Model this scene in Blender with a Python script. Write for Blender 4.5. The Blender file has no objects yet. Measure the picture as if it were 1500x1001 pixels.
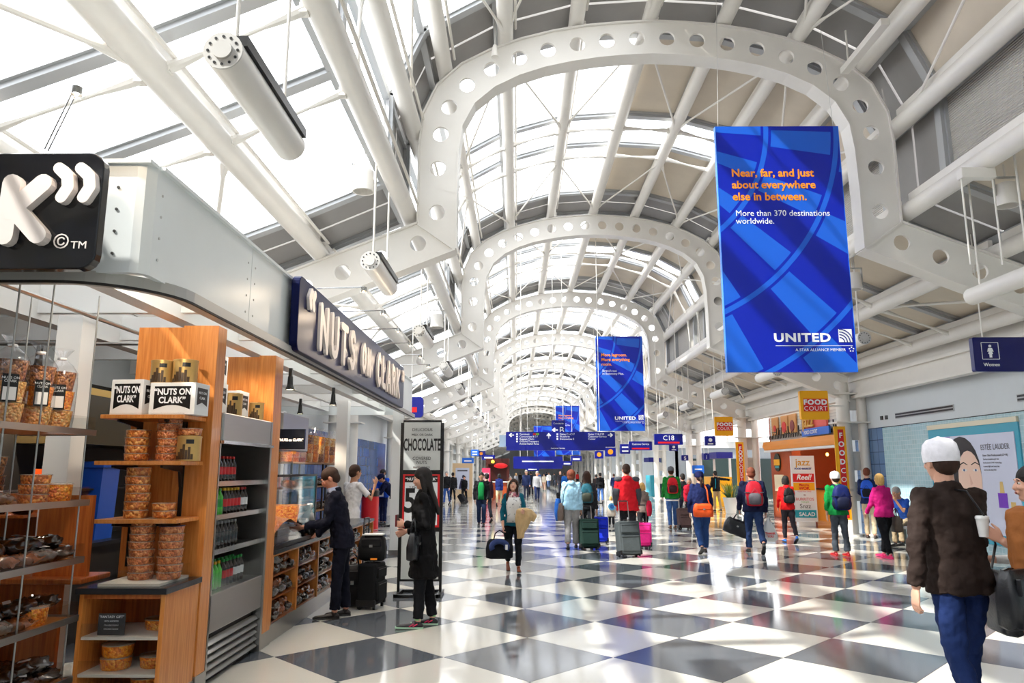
import bpy, bmesh, math, random
from mathutils import Vector, Matrix, noise
R = math.radians
PI = math.pi
random.seed(11)
sc = bpy.context.scene
C = sc.collection

# ------------------------------------------------------------------ camera, sky, sun, exposure
EYE = 1.68
PITCH = R(9.95)
YAW = 7.5 / 1083.0
FPX = 1083.0
cam = bpy.data.cameras.new('camera')
cam.lens = 36 * FPX / 1500
cam.clip_end = 500
camo = bpy.data.objects.new('camera', cam)
C.objects.link(camo)
camo.location = (0, 0, EYE)
camo.rotation_euler = (R(90) + PITCH, 0, YAW)
sc.camera = camo
w = bpy.data.worlds.new('sky')
sc.world = w
w.use_nodes = True
bg = w.node_tree.nodes['Background']
bg.inputs[0].default_value = (0.98, 0.985, 1.0, 1)
bg.inputs[1].default_value = 3.6
sun = bpy.data.lights.new('sun', 'SUN')
sun.energy = 7.5
sun.angle = R(1.2)
sun.color = (1.0, 0.95, 0.86)
suno = bpy.data.objects.new('sun', sun)
C.objects.link(suno)
suno.location = (-20, -10, 30)
suno.rotation_euler = Vector((0.66, 0.30, -0.80)).to_track_quat('-Z', 'Y').to_euler()
sc.view_settings.view_transform = 'Standard'
sc.view_settings.look = 'None'
sc.view_settings.gamma = 1
sc.view_settings.exposure = 0.22
sc.view_settings.use_curve_mapping = False
sc.cycles.use_denoising = True
sc.cycles.max_bounces = 8
sc.cycles.diffuse_bounces = 4
sc.cycles.glossy_bounces = 3
sc.cycles.transmission_bounces = 4
sc.cycles.transparent_max_bounces = 16
sc.cycles.caustics_reflective = False
sc.cycles.caustics_refractive = False
sc.cycles.sample_clamp_indirect = 8.0


# ------------------------------------------------------------------ where a point of the photograph lies in the hall
def ray(x, y):
    u = (x - 750) / FPX
    v = (500.5 - y) / FPX
    d = Vector((u, math.cos(PITCH) - v * math.sin(PITCH), math.sin(PITCH) + v * math.cos(PITCH)))
    c, s = math.cos(YAW), math.sin(YAW)
    return Vector((d.x * c - d.y * s, d.x * s + d.y * c, d.z))


def G(x, y, z=0.0):
    d = ray(x, y)
    return d * ((z - EYE) / d.z) + Vector((0, 0, EYE))


def atY(x, y, Y):
    d = ray(x, y)
    return d * (Y / d.y) + Vector((0, 0, EYE))


def atX(x, y, X):
    d = ray(x, y)
    return d * (X / d.x) + Vector((0, 0, EYE))


# ------------------------------------------------------------------ materials
def lin(c):
    return tuple(((v / 255) / 12.92 if v / 255 <= .04045 else ((v / 255 + .055) / 1.055) ** 2.4) for v in c)


MATS = {}


def mat(name, rgb, rough=.5, metal=0., var=0., vscale=8., bump=0., bscale=60., coat=0., emit=None, estr=1., alpha=None, spec=.5, kind='noise', stretch=(1, 1, 1)):
    if name in MATS:
        return MATS[name]
    m = bpy.data.materials.new(name)
    m.use_nodes = True
    nt = m.node_tree
    b = nt.nodes['Principled BSDF']
    c = lin(rgb)
    b.inputs['Base Color'].default_value = (*c, 1)
    b.inputs['Roughness'].default_value = rough
    b.inputs['Metallic'].default_value = metal
    b.inputs['Coat Weight'].default_value = coat
    b.inputs['Coat Roughness'].default_value = .08
    b.inputs['Specular IOR Level'].default_value = spec
    if alpha is not None:
        b.inputs['Alpha'].default_value = alpha
    if emit:
        b.inputs['Emission Color'].default_value = (*lin(emit), 1)
        b.inputs['Emission Strength'].default_value = estr
    if var > 0 or bump > 0:
        tc = nt.nodes.new('ShaderNodeTexCoord')
        mp = nt.nodes.new('ShaderNodeMapping')
        mp.inputs['Scale'].default_value = stretch
        nt.links.new(tc.outputs['Object'], mp.inputs[0])
    if var > 0:
        n = nt.nodes.new('ShaderNodeTexNoise')
        n.inputs['Scale'].default_value = vscale
        n.inputs['Detail'].default_value = 5
        n.inputs['Roughness'].default_value = .6
        r = nt.nodes.new('ShaderNodeValToRGB')
        r.color_ramp.elements[0].position = .3
        r.color_ramp.elements[1].position = .7
        r.color_ramp.elements[0].color = (*[v * (1 - var) for v in c], 1)
        r.color_ramp.elements[1].color = (*[min(1, v * (1 + var)) for v in c], 1)
        nt.links.new(mp.outputs[0], n.inputs['Vector'])
        nt.links.new(n.outputs['Fac'], r.inputs[0])
        nt.links.new(r.outputs[0], b.inputs['Base Color'])
    if bump > 0:
        n2 = nt.nodes.new('ShaderNodeTexNoise')
        n2.inputs['Scale'].default_value = bscale
        n2.inputs['Detail'].default_value = 4
        bp = nt.nodes.new('ShaderNodeBump')
        bp.inputs['Strength'].default_value = bump
        bp.inputs['Distance'].default_value = .01
        nt.links.new(mp.outputs[0], n2.inputs['Vector'])
        nt.links.new(n2.outputs['Fac'], bp.inputs['Height'])
        nt.links.new(bp.outputs[0], b.inputs['Normal'])
    MATS[name] = m
    return m


def wood_mat(name, a, b_, scale=(1, 1, .06)):
    m = mat(name, a, .38, coat=.25)
    nt = m.node_tree
    b = nt.nodes['Principled BSDF']
    tc = nt.nodes.new('ShaderNodeTexCoord')
    mp = nt.nodes.new('ShaderNodeMapping')
    mp.inputs['Scale'].default_value = scale
    n = nt.nodes.new('ShaderNodeTexNoise')
    n.inputs['Scale'].default_value = 55
    n.inputs['Detail'].default_value = 6
    r = nt.nodes.new('ShaderNodeValToRGB')
    r.color_ramp.elements[0].position = .35
    r.color_ramp.elements[1].position = .65
    r.color_ramp.elements[0].color = (*lin(b_), 1)
    r.color_ramp.elements[1].color = (*lin(a), 1)
    nt.links.new(tc.outputs['Object'], mp.inputs[0])
    nt.links.new(mp.outputs[0], n.inputs['Vector'])
    nt.links.new(n.outputs['Fac'], r.inputs[0])
    nt.links.new(r.outputs[0], b.inputs['Base Color'])
    return m


def glass_mat(name, tint=(1, 1, 1), gloss=.07, rough=.02, edge=None):
    if name in MATS:
        return MATS[name]
    m = bpy.data.materials.new(name)
    m.use_nodes = True
    nt = m.node_tree
    nt.nodes.clear()
    o = nt.nodes.new('ShaderNodeOutputMaterial')
    mx = nt.nodes.new('ShaderNodeMixShader')
    t = nt.nodes.new('ShaderNodeBsdfTransparent')
    g = nt.nodes.new('ShaderNodeBsdfGlossy')
    t.inputs[0].default_value = (*tint, 1)
    g.inputs['Roughness'].default_value = rough
    lw = nt.nodes.new('ShaderNodeLayerWeight')
    lw.inputs['Blend'].default_value = .5
    pw = nt.nodes.new('ShaderNodeMath')
    pw.operation = 'POWER'
    pw.inputs[1].default_value = 4.0
    mt = nt.nodes.new('ShaderNodeMath')
    mt.operation = 'MULTIPLY_ADD'
    mt.inputs[1].default_value = edge if edge is not None else .7
    mt.inputs[2].default_value = gloss
    mt.use_clamp = True
    nt.links.new(lw.outputs['Facing'], pw.inputs[0])
    nt.links.new(pw.outputs[0], mt.inputs[0])
    nt.links.new(mt.outputs[0], mx.inputs[0])
    nt.links.new(t.outputs[0], mx.inputs[1])
    nt.links.new(g.outputs[0], mx.inputs[2])
    nt.links.new(mx.outputs[0], o.inputs[0])
    MATS[name] = m
    return m


def kernel_mat(name, a, b_, c_, scale=70):
    m = mat(name, a, .35, coat=.5)
    nt = m.node_tree
    b = nt.nodes['Principled BSDF']
    tc = nt.nodes.new('ShaderNodeTexCoord')
    v = nt.nodes.new('ShaderNodeTexVoronoi')
    v.inputs['Scale'].default_value = scale
    sp = nt.nodes.new('ShaderNodeSeparateColor')
    r = nt.nodes.new('ShaderNodeValToRGB')
    r.color_ramp.elements[0].color = (*lin(b_), 1)
    r.color_ramp.elements[1].color = (*lin(c_), 1)
    e = r.color_ramp.elements.new(.5)
    e.color = (*lin(a), 1)
    bp = nt.nodes.new('ShaderNodeBump')
    bp.invert = True
    bp.inputs['Strength'].default_value = .9
    bp.inputs['Distance'].default_value = .012
    nt.links.new(tc.outputs['Object'], v.inputs['Vector'])
    nt.links.new(v.outputs['Color'], sp.inputs[0])
    nt.links.new(sp.outputs[0], r.inputs[0])
    nt.links.new(r.outputs[0], b.inputs['Base Color'])
    nt.links.new(v.outputs['Distance'], bp.inputs['Height'])
    nt.links.new(bp.outputs[0], b.inputs['Normal'])
    return m


def tile_mat(name, rgb, joint, size=.1, rough=.15, var=.12, axis='YZ', mortar=.03):
    m = mat(name, rgb, rough)
    nt = m.node_tree
    b = nt.nodes['Principled BSDF']
    tc = nt.nodes.new('ShaderNodeTexCoord')
    sx = nt.nodes.new('ShaderNodeSeparateXYZ')
    cx = nt.nodes.new('ShaderNodeCombineXYZ')
    nt.links.new(tc.outputs['Object'], sx.inputs[0])
    nt.links.new(sx.outputs['XYZ'.index(axis[0])], cx.inputs[0])
    nt.links.new(sx.outputs['XYZ'.index(axis[1])], cx.inputs[1])
    br = nt.nodes.new('ShaderNodeTexBrick')
    br.offset = 0
    br.inputs['Scale'].default_value = 1 / size
    br.inputs['Brick Width'].default_value = 1
    br.inputs['Row Height'].default_value = 1
    br.inputs['Mortar Size'].default_value = mortar
    c = lin(rgb)
    br.inputs['Color1'].default_value = (*[v * (1 - var) for v in c], 1)
    br.inputs['Color2'].default_value = (*[min(1, v * (1 + var)) for v in c], 1)
    br.inputs['Mortar'].default_value = (*lin(joint), 1)
    nt.links.new(cx.outputs[0], br.inputs['Vector'])
    nt.links.new(br.outputs['Color'], b.inputs['Base Color'])
    return m


STEEL = mat('white_painted_steel', (231, 227, 220), .38, var=.03, vscale=2)
STEEL2 = mat('grey_painted_steel', (196, 194, 190), .5, var=.04, vscale=3)
CREAM = mat('cream_roof_panel', (216, 204, 186), .6, var=.05, vscale=1.5)
GREYP = mat('grey_roof_panel', (150, 148, 146), .55, var=.05, vscale=2)
RAIL = mat('mill_rail', (178, 180, 182), .4, .3)
WALLW = mat('wall_white', (208, 214, 218), .5, var=.03, vscale=1)
BLACK = mat('black_plastic', (16, 16, 17), .35)
DARK = mat('dark_interior', (30, 26, 23), .6)
CHROME = mat('chrome', (205, 205, 205), .18, 1.)
STAIN = mat('stainless_steel', (172, 170, 166), .28, .9, var=.08, vscale=4, stretch=(1, .1, 1))
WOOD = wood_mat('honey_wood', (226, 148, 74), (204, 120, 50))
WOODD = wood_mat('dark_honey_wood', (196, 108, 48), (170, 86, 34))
WHITE = mat('white_paint', (235, 235, 233), .5)
NAVY = mat('sign_blue', (8, 22, 130), .35)
SIGNW = mat('sign_white', (240, 242, 245), .5)
GLASS = glass_mat('clear_glass')
SHEET = glass_mat('clear_acrylic', (.95, .96, .96), .045, .08, .18)
ROOFGLASS = glass_mat('roof_glass', (.97, .985, 1.0), .02, .1, .15)
RED = mat('sign_red', (214, 24, 28), .4)
YELLOW = mat('sign_yellow', (250, 178, 12), .4)
ORANGE = mat('sign_orange', (250, 150, 30), .45)
SKIN = {}
for k, c in {'light': (226, 172, 146), 'tan': (196, 142, 110), 'ruddy': (214, 150, 124)}.items():
    SKIN[k] = mat('skin_' + k, c, .5, var=.04, vscale=12)


def cloth(rgb, rough=.85):
    n = 'cloth_%d_%d_%d' % rgb
    return mat(n, rgb, rough, var=.10, vscale=14, bump=.25, bscale=45, spec=.2)


# ------------------------------------------------------------------ mesh building
class MB:
    def __init__(s):
        s.v = []
        s.f = []
        s.mi = []
        s.m = 0

    def add(s, vs, fs, M=None):
        o = len(s.v)
        s.v += [tuple(M @ Vector(p)) if M is not None else tuple(p) for p in vs]
        s.f += [tuple(i + o for i in f) for f in fs]
        s.mi += [s.m] * len(fs)
        return s

    def box(s, c, d, rz=0, M=None, rx=0):
        x, y, z = d[0] / 2, d[1] / 2, d[2] / 2
        vs = [(a * x, b * y, e * z) for e in (-1, 1) for b in (-1, 1) for a in (-1, 1)]
        T = Matrix.Translation(c) @ Matrix.Rotation(rz, 4, 'Z') @ Matrix.Rotation(rx, 4, 'X')
        if M is not None:
            T = M @ T
        return s.add(vs, [(0, 2, 3, 1), (4, 5, 7, 6), (0, 1, 5, 4), (2, 6, 7, 3), (0, 4, 6, 2), (1, 3, 7, 5)], T)

    def bb(s, x0, x1, y0, y1, z0, z1):
        return s.box(((x0 + x1) / 2, (y0 + y1) / 2, (z0 + z1) / 2), (abs(x1 - x0), abs(y1 - y0), abs(z1 - z0)))

    def rings(s, rings, cap=True):
        n = len(rings[0])
        vs = [p for r in rings for p in r]
        fs = []
        for i in range(len(rings) - 1):
            for j in range(n):
                k = (j + 1) % n
                fs.append((i * n + j, i * n + k, (i + 1) * n + k, (i + 1) * n + j))
        if cap:
            fs.append(tuple(range(n - 1, -1, -1)))
            fs.append(tuple((len(rings) - 1) * n + j for j in range(n)))
        return s.add(vs, fs)

    def tube(s, pts, rs, n=10, flat=1.0, cap=True):
        pts = [Vector(p) for p in pts]
        if not hasattr(rs, '__len__'):
            rs = [rs] * len(pts)
        rg = []
        up = None
        for i, p in enumerate(pts):
            a = pts[max(0, i - 1)]
            b = pts[min(len(pts) - 1, i + 1)]
            t = (b - a).normalized()
            if up is None:
                u = t.orthogonal().normalized() if abs(t.x) > .9 else t.cross(Vector((1, 0, 0))).cross(t).normalized()
            else:
                u = (up - t * up.dot(t)).normalized()
            up = u
            v = t.cross(u)
            rg.append([p + u * rs[i] * math.cos(2 * PI * k / n) + v * rs[i] * flat * math.sin(2 * PI * k / n) for k in range(n)])
        return s.rings(rg, cap)

    def capsule(s, a, b, ra, rb, n=10):
        a, b = Vector(a), Vector(b)
        t = (b - a).normalized() if (b - a).length > 1e-6 else Vector((0, 0, 1))
        pts = [a - t * ra * .95, a - t * ra * .7, a - t * ra * .3, a, b, b + t * rb * .3, b + t * rb * .7, b + t * rb * .95]
        return s.tube(pts, [ra * .3, ra * .71, ra * .95, ra, rb, rb * .95, rb * .71, rb * .3], n)

    def ell(s, c, r, n=14, m=9, M=None):
        rg = []
        c = Vector(c)
        for i in range(1, m):
            a = PI * i / m
            rg.append([Vector((r[0] * math.sin(a) * math.cos(2 * PI * k / n), r[1] * math.sin(a) * math.sin(2 * PI * k / n), -r[2] * math.cos(a))) for k in range(n)])
        rg.insert(0, [q * .02 + Vector((0, 0, -r[2] * .998)) for q in [Vector((p.x, p.y, 0)) for p in rg[0]]])
        rg.append([Vector((p.x * .02, p.y * .02, r[2] * .998)) for p in rg[-1]])
        rg = [[(M @ p if M is not None else p) + c for p in g] for g in rg]
        return s.rings(rg)

    def lathe(s, prof, c=(0, 0, 0), n=16, cap=True):
        return s.rings([[(c[0] + r * math.cos(2 * PI * k / n), c[1] + r * math.sin(2 * PI * k / n), c[2] + z) for k in range(n)] for r, z in prof], cap)

    def prism(s, poly, h0, h1, plane='XY'):
        def P(a, b, h):
            return {'XY': (a, b, h), 'XZ': (a, h, b), 'YZ': (h, a, b)}[plane]
        n = len(poly)
        vs = [P(a, b, h0) for a, b in poly] + [P(a, b, h1) for a, b in poly]
        fs = [tuple(range(n))[::-1], tuple(range(n, 2 * n))] + [(i, (i + 1) % n, n + (i + 1) % n, n + i) for i in range(n)]
        return s.add(vs, fs)

    def mesh(s, name, mats, smooth=False):
        me = bpy.data.meshes.new(name)
        me.from_pydata(s.v, [], s.f)
        if not isinstance(mats, (list, tuple)):
            mats = [mats]
        for m in mats:
            me.materials.append(m)
        if len(mats) > 1:
            me.polygons.foreach_set('material_index', s.mi)
        bm = bmesh.new()
        bm.from_mesh(me)
        bmesh.ops.recalc_face_normals(bm, faces=bm.faces)
        bm.to_mesh(me)
        bm.free()
        if smooth:
            me.polygons.foreach_set('use_smooth', [True] * len(me.polygons))
            if smooth != 'all':
                me.set_sharp_from_angle(angle=R(40))
        return me


def link(name, me, parent=None, loc=None, rot=None):
    o = bpy.data.objects.new(name, me)
    C.objects.link(o)
    if parent is not None:
        o.parent = parent
    if loc is not None:
        o.location = loc
    if rot is not None:
        o.rotation_euler = rot
    return o


def obj(name, mb, mats, parent=None, loc=None, smooth=False, bevel=0, rot=None):
    o = link(name, mb.mesh(name, mats, smooth), parent, loc, rot)
    if bevel:
        b = o.modifiers.new('bevel', 'BEVEL')
        b.width = bevel
        b.segments = 2
        b.limit_method = 'ANGLE'
    return o


def tag(o, label, cat, group=None):
    o['label'] = label
    o['category'] = cat
    if group:
        o['group'] = group
    return o


def thing(name, label, cat, loc=(0, 0, 0), rz=0, group=None):
    o = bpy.data.objects.new(name, None)
    C.objects.link(o)
    o.empty_display_size = .1
    o.location = loc
    o.rotation_euler = (0, 0, rz)
    return tag(o, label, cat, group)


def struct(o):
    o['kind'] = 'structure'
    return o


def copy_tree(o, parent=None):
    c = o.copy()
    C.objects.link(c)
    if parent is not None:
        c.parent = parent
    for ch in o.children:
        copy_tree(ch, c)
    return c


FONTS = {}


def text(s, size, loc, face, m, parent=None, ext=.002, bold=0., name='lettering', align='LEFT', sx=1., bevel=0., sp=1., shear=0.):
    cu = bpy.data.curves.new(name, 'FONT')
    cu.body = s
    cu.size = size
    cu.extrude = ext
    cu.offset = bold
    cu.align_x = align
    cu.space_character = sp
    cu.bevel_depth = bevel
    cu.bevel_resolution = 1
    cu.resolution_u = 3
    cu.shear = shear
    cu.materials.append(m)
    o = link(name, cu, parent, loc, {'-Y': (R(90), 0, 0), '+X': (R(90), 0, R(90)), '-X': (R(90), 0, R(-90)), '+Y': (R(90), 0, R(180))}[face])
    o.scale = (sx, 1, 1)
    return o


def rrect(w, h, r, n=4):
    out = []
    for cx, cy, a0 in ((w / 2 - r, h / 2 - r, 0), (-w / 2 + r, h / 2 - r, 90), (-w / 2 + r, -h / 2 + r, 180), (w / 2 - r, -h / 2 + r, 270)):
        for k in range(n + 1):
            a = R(a0 + 90 * k / n)
            out.append((cx + r * math.cos(a), cy + r * math.sin(a)))
    return out

# ================================================================== THE SETTING
XC = 2.17
BAY = 9.14
Y1 = 10.97
YB, YE = -8.0, 125.0

# ------------------------------------------------------------------ floor: rotated slabs with red joints
fl = struct(obj('floor', MB().bb(-7, 24, YB - .5, YE + .5, -.25, -.006), mat('floor_joint', (150, 62, 52), .4)))
dk = mat('dark_terrazzo', (92, 97, 104), .10, var=.45, vscale=160, spec=.5)
lt = mat('light_terrazzo', (216, 213, 203), .09, var=.07, vscale=140, spec=.6)
TX, TY = .777, .81


def slab(mb, cx, cy, top=0.):
    g = .004
    a, b = TX - g, TY - g
    vs = [(cx - a, cy, top), (cx, cy - b, top), (cx + a, cy, top), (cx, cy + b, top), (cx - a, cy, top - .02), (cx, cy - b, top - .02), (cx + a, cy, top - .02), (cx, cy + b, top - .02)]
    mb.add(vs, [(0, 1, 2, 3), (0, 4, 5, 1), (1, 5, 6, 2), (2, 6, 7, 3), (3, 7, 4, 0)])


sd, sl = MB(), MB()
slab(sd, 0, 0)
slab(sl, 0, 0)
sd = sd.mesh('floor_slab', dk)
sl = sl.mesh('floor_slab', lt)
far_d, far_l = MB(), MB()
spots = []
for j in range(-20, 190):
    for i in range(-9, 26):
        if (i + j) % 2:
            continue
        cx, cy = .1 + TX * i, 7.17 + TY * j
        if cy > YE or cy < YB:
            continue
        if cx > 10.3 and cy < 19.5:
            continue
        vis = cy > 4 and cx > -2.9 and cx < .85 * cy + 1.0 and cx > -.75 * cy - 1 and cx < 10
        spots.append((cy if vis else 1e6 + cy, cx, cy, j % 2 == 0))
spots.sort()
for n, (_, cx, cy, dark) in enumerate(spots):
    if n < 290 and _ < 1e5:
        o = link('floor_slab', sd if dark else sl, fl, (cx, cy, 0))
    else:
        slab(far_d if dark else far_l, cx, cy)
for mb, m in ((far_d, dk), (far_l, lt)):
    o = obj('distant_floor_slabs', mb, m, fl)
    o['kind'] = 'stuff'

# ------------------------------------------------------------------ arched frames
def smooth_curve(pts, step=.5):
    out = []
    P = [Vector((a, b)) for a, b in pts]
    for i in range(len(P) - 1):
        p0, p1, p2, p3 = P[max(0, i - 1)], P[i], P[i + 1], P[min(len(P) - 1, i + 2)]
        for k in range(12):
            t = k / 12
            out.append(.5 * ((2 * p1) + (p2 - p0) * t + (2 * p0 - 5 * p1 + 4 * p2 - p3) * t * t + (3 * p1 - p0 - 3 * p2 + p3) * t ** 3))
    out.append(P[-1])
    return out


def resample(P, n):
    L = [0]
    for i in range(1, len(P)):
        L.append(L[-1] + (P[i] - P[i - 1]).length)
    out = []
    j = 0
    for k in range(n + 1):
        s = L[-1] * k / n
        while j < len(P) - 2 and L[j + 1] < s:
            j += 1
        t = (s - L[j]) / max(1e-9, L[j + 1] - L[j])
        out.append(P[j].lerp(P[j + 1], min(1, t)))
    return out


outer_h = [(0, 8.80), (.83, 8.75), (1.44, 8.66), (1.9, 8.55), (2.4, 8.39), (2.95, 8.12), (3.3, 7.85), (3.55, 7.48), (3.66, 7.08), (3.68, 6.7)]
inner_h = [(0, 8.26), (.6, 8.23), (1.2, 8.15), (1.75, 8.03), (2.2, 7.87), (2.6, 7.65), (2.88, 7.38), (3.03, 7.08), (3.09, 6.8), (3.10, 6.6)]
No = 9
outc = resample(smooth_curve(outer_h), No)
inc = resample(smooth_curve(inner_h), No)
cells = []        # quads (a, b, c, d, hole?) in (dx, z)
for i in range(No):
    cells.append((outc[i], outc[i + 1], inc[i + 1], inc[i], True))
lo, li = outc[-1], inc[-1]
nl = 2
zo, zi = [lo.y, 6.08, 5.42], [li.y, 5.9, 5.02]
for i in range(nl):
    cells.append((Vector((3.68, zo[i])), Vector((3.68, zo[i + 1])), Vector((3.12, zi[i + 1])), Vector((3.11, zi[i])), True))
bo = [Vector((3.68 + 3.12 * k / 6, 5.42 - .40 * 3.12 * k / 6)) for k in range(7)]
bi = [Vector((3.12 + 3.68 * k / 6, 5.02 - .40 * 3.68 * k / 6)) for k in range(7)]
for i in range(6):
    cells.append((bo[i], bo[i + 1], bi[i + 1], bi[i], True))
path_o = outc + [Vector((3.68, z)) for z in zo[1:]] + bo[1:]
path_i = inc + [Vector((3.12, z)) for z in zi[1:]] + bi[1:]


def arch_mesh():
    mb = MB()
    N = 16
    y0, y1 = -.12, -.07
    for sgn in (1, -1):
        for a, b, c, d, hole in cells:
            cen = (a + b + c + d) / 4
            r = .125
            circ, sq = [], []
            q = [a, b, c, d]
            for k in range(N):
                t = 2 * PI * k / N
                dr = Vector((math.cos(t), math.sin(t)))
                circ.append(cen + dr * r)
                best = None
                for e in range(4):
                    p, s2 = q[e], q[(e + 1) % 4]
                    ed = s2 - p
                    den = dr.x * ed.y - dr.y * ed.x
                    if abs(den) < 1e-9:
                        continue
                    w_ = p - cen
                    tt = (w_.x * ed.y - w_.y * ed.x) / den
                    uu = (w_.x * dr.y - w_.y * dr.x) / den
                    if tt > 0 and -1e-6 <= uu <= 1 + 1e-6 and (best is None or tt < best):
                        best = tt
                sq.append(cen + dr * (best or r))
            # snap the nearest ray to each corner so that cells meet
            for cn in q:
                ki = min(range(N), key=lambda k: (sq[k] - cn).length)
                sq[ki] = cn
            vs = []
            for y in (y0, y1):
                for p in circ + sq:
                    vs.append((XC + sgn * p.x, y, p.y))
            fs = []
            for k in range(N):
                l = (k + 1) % N
                fs.append((k, l, N + l, N + k))
                fs.append((2 * N + k, 3 * N + k, 3 * N + l, 2 * N + l))
                fs.append((k, 2 * N + k, 2 * N + l, l))
            mb.add(vs, fs)
        # flanges
        for path, th in ((path_o, .028), (path_i, -.028)):
            for i in range(len(path) - 1):
                p, q2 = path[i], path[i + 1]
                t = (q2 - p).normalized()
                n = Vector((-t.y, t.x)) * th
                if n.dot(p - Vector((0, 4.5))) * th < 0:
                    n = -n
                pp, qq = p - t * .004, q2 + t * .004
                vs = []
                for y in (-.16, .16):
                    for v in (pp, qq, qq + n, pp + n):
                        vs.append((XC + sgn * v.x, y, v.y))
                mb.add(vs, [(0, 1, 2, 3), (7, 6, 5, 4), (0, 4, 5, 1), (1, 5, 6, 2), (2, 6, 7, 3), (3, 7, 4, 0)])
        # stiffener plate at the knee
        vs = []
        for y in (-.16, .16):
            for v in ((3.12, 5.02), (3.68, 5.42), (3.70, 5.40), (3.14, 5.0)):
                vs.append((XC + sgn * v[0], y, v[1]))
        mb.add(vs, [(0, 1, 2, 3), (7, 6, 5, 4), (0, 4, 5, 1), (1, 5, 6, 2), (2, 6, 7, 3), (3, 7, 4, 0)])
    return mb.mesh('roof_arch', STEEL, True)


am = arch_mesh()
ordn = ['nearest', 'second', 'third', 'fourth', 'fifth', 'sixth', 'seventh', 'eighth', 'ninth', 'tenth', 'eleventh', 'twelfth', 'thirteenth', 'fourteenth', 'fifteenth']
for k in range(-1, 13):
    o = link('roof_arch', am, None, (0, Y1 + BAY * k, 0))
    if k < 0:
        tag(o, 'white perforated steel arch overhead behind the viewer', 'arch', 'roof arches')
    else:
        tag(o, 'white steel arch frame with round holes, %s one down the concourse' % ordn[k], 'arch', 'roof arches')

# ------------------------------------------------------------------ purlin tubes, skin panels, rails
ceil = bpy.data.objects.new('ceiling', None)
C.objects.link(ceil)
struct(ceil)
purl = [(0, 8.95), (1.2, 8.88), (2.35, 8.55), (3.32, 8.02), (3.8, 7.0), (3.86, 5.62), (5.20, 4.98), (6.70, 4.42)]
for dx, z in purl:
    for sg in ((1, -1) if dx else (1,)):
        X = XC + sg * dx
        r_ = .125 if dx < 3.5 else .135
        for k in range(-1, 6):          # one tube per bay, then one long run
            ya, yb = Y1 + BAY * (k - 1) + .16, Y1 + BAY * k - .16
            if k == 5:
                yb = YE
            if k == -1:
                ya = YB
            mb = MB().tube([(X, ya - .17, z), (X, yb + .17, z)], r_, 14)
            # a flat strip and conduit on top of the tube
            mb.box((X - sg * .0, (ya + yb) / 2, z + r_ + .05), (.07, yb - ya, .12))
            mb.tube([(X + .16, ya, z + .12), (X + .16, yb, z + .12)], .022, 6)
            obj('purlin_tube', mb, STEEL, ceil, smooth=True)

# skin facets: (dx0,z0,dx1,z1)
skin = [(0, 9.28, 1.24, 9.20), (1.24, 9.20, 2.5, 8.84), (2.5, 8.84, 3.6, 8.22), (3.6, 8.22, 4.08, 7.15), (4.08, 7.15, 4.08, 5.85), (4.08, 5.85, 5.35, 5.30), (5.35, 5.30, 6.85, 4.72), (6.85, 4.72, 7.6, 4.45)]
segs = [(0, .85, 's'), (.85, 3.85, 'p'), (3.85, 5.25, 'm'), (5.25, 8.29, 'p'), (8.29, 9.14, 's')]


def facet(f, sg, ya, yb, th, off=0., marg=.03):
    x0, z0, x1, z1 = f
    t = Vector((x1 - x0, z1 - z0))
    L = t.length
    t.normalize()
    n = Vector((-t.y, t.x))
    if n.y < 0 or (abs(n.y) < 1e-6 and n.x < 0):
        n = -n
    a = Vector((x0, z0)) + t * marg + n * off
    b = Vector((x1, z1)) - t * marg + n * off
    vs = []
    for y in (ya + marg, yb - marg):
        for v in (a, b, b + n * th, a + n * th):
            vs.append((XC + sg * v.x, y, v.y))
    return vs, [(0, 1, 2, 3), (7, 6, 5, 4), (0, 4, 5, 1), (1, 5, 6, 2), (2, 6, 7, 3), (3, 7, 4, 0)]


corr = mat('corrugated_panel', (196, 192, 184), .55)
_nt = corr.node_tree
_tc = _nt.nodes.new('ShaderNodeTexCoord')
_wv = _nt.nodes.new('ShaderNodeTexWave')
_wv.bands_direction = 'Z'
_wv.inputs['Scale'].default_value = 9
_bp = _nt.nodes.new('ShaderNodeBump')
_bp.inputs['Strength'].default_value = .7
_bp.inputs['Distance'].default_value = .02
_nt.links.new(_tc.outputs['Object'], _wv.inputs['Vector'])
_nt.links.new(_wv.outputs['Fac'], _bp.inputs['Height'])
_nt.links.new(_bp.outputs[0], _nt.nodes['Principled BSDF'].inputs['Normal'])

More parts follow.
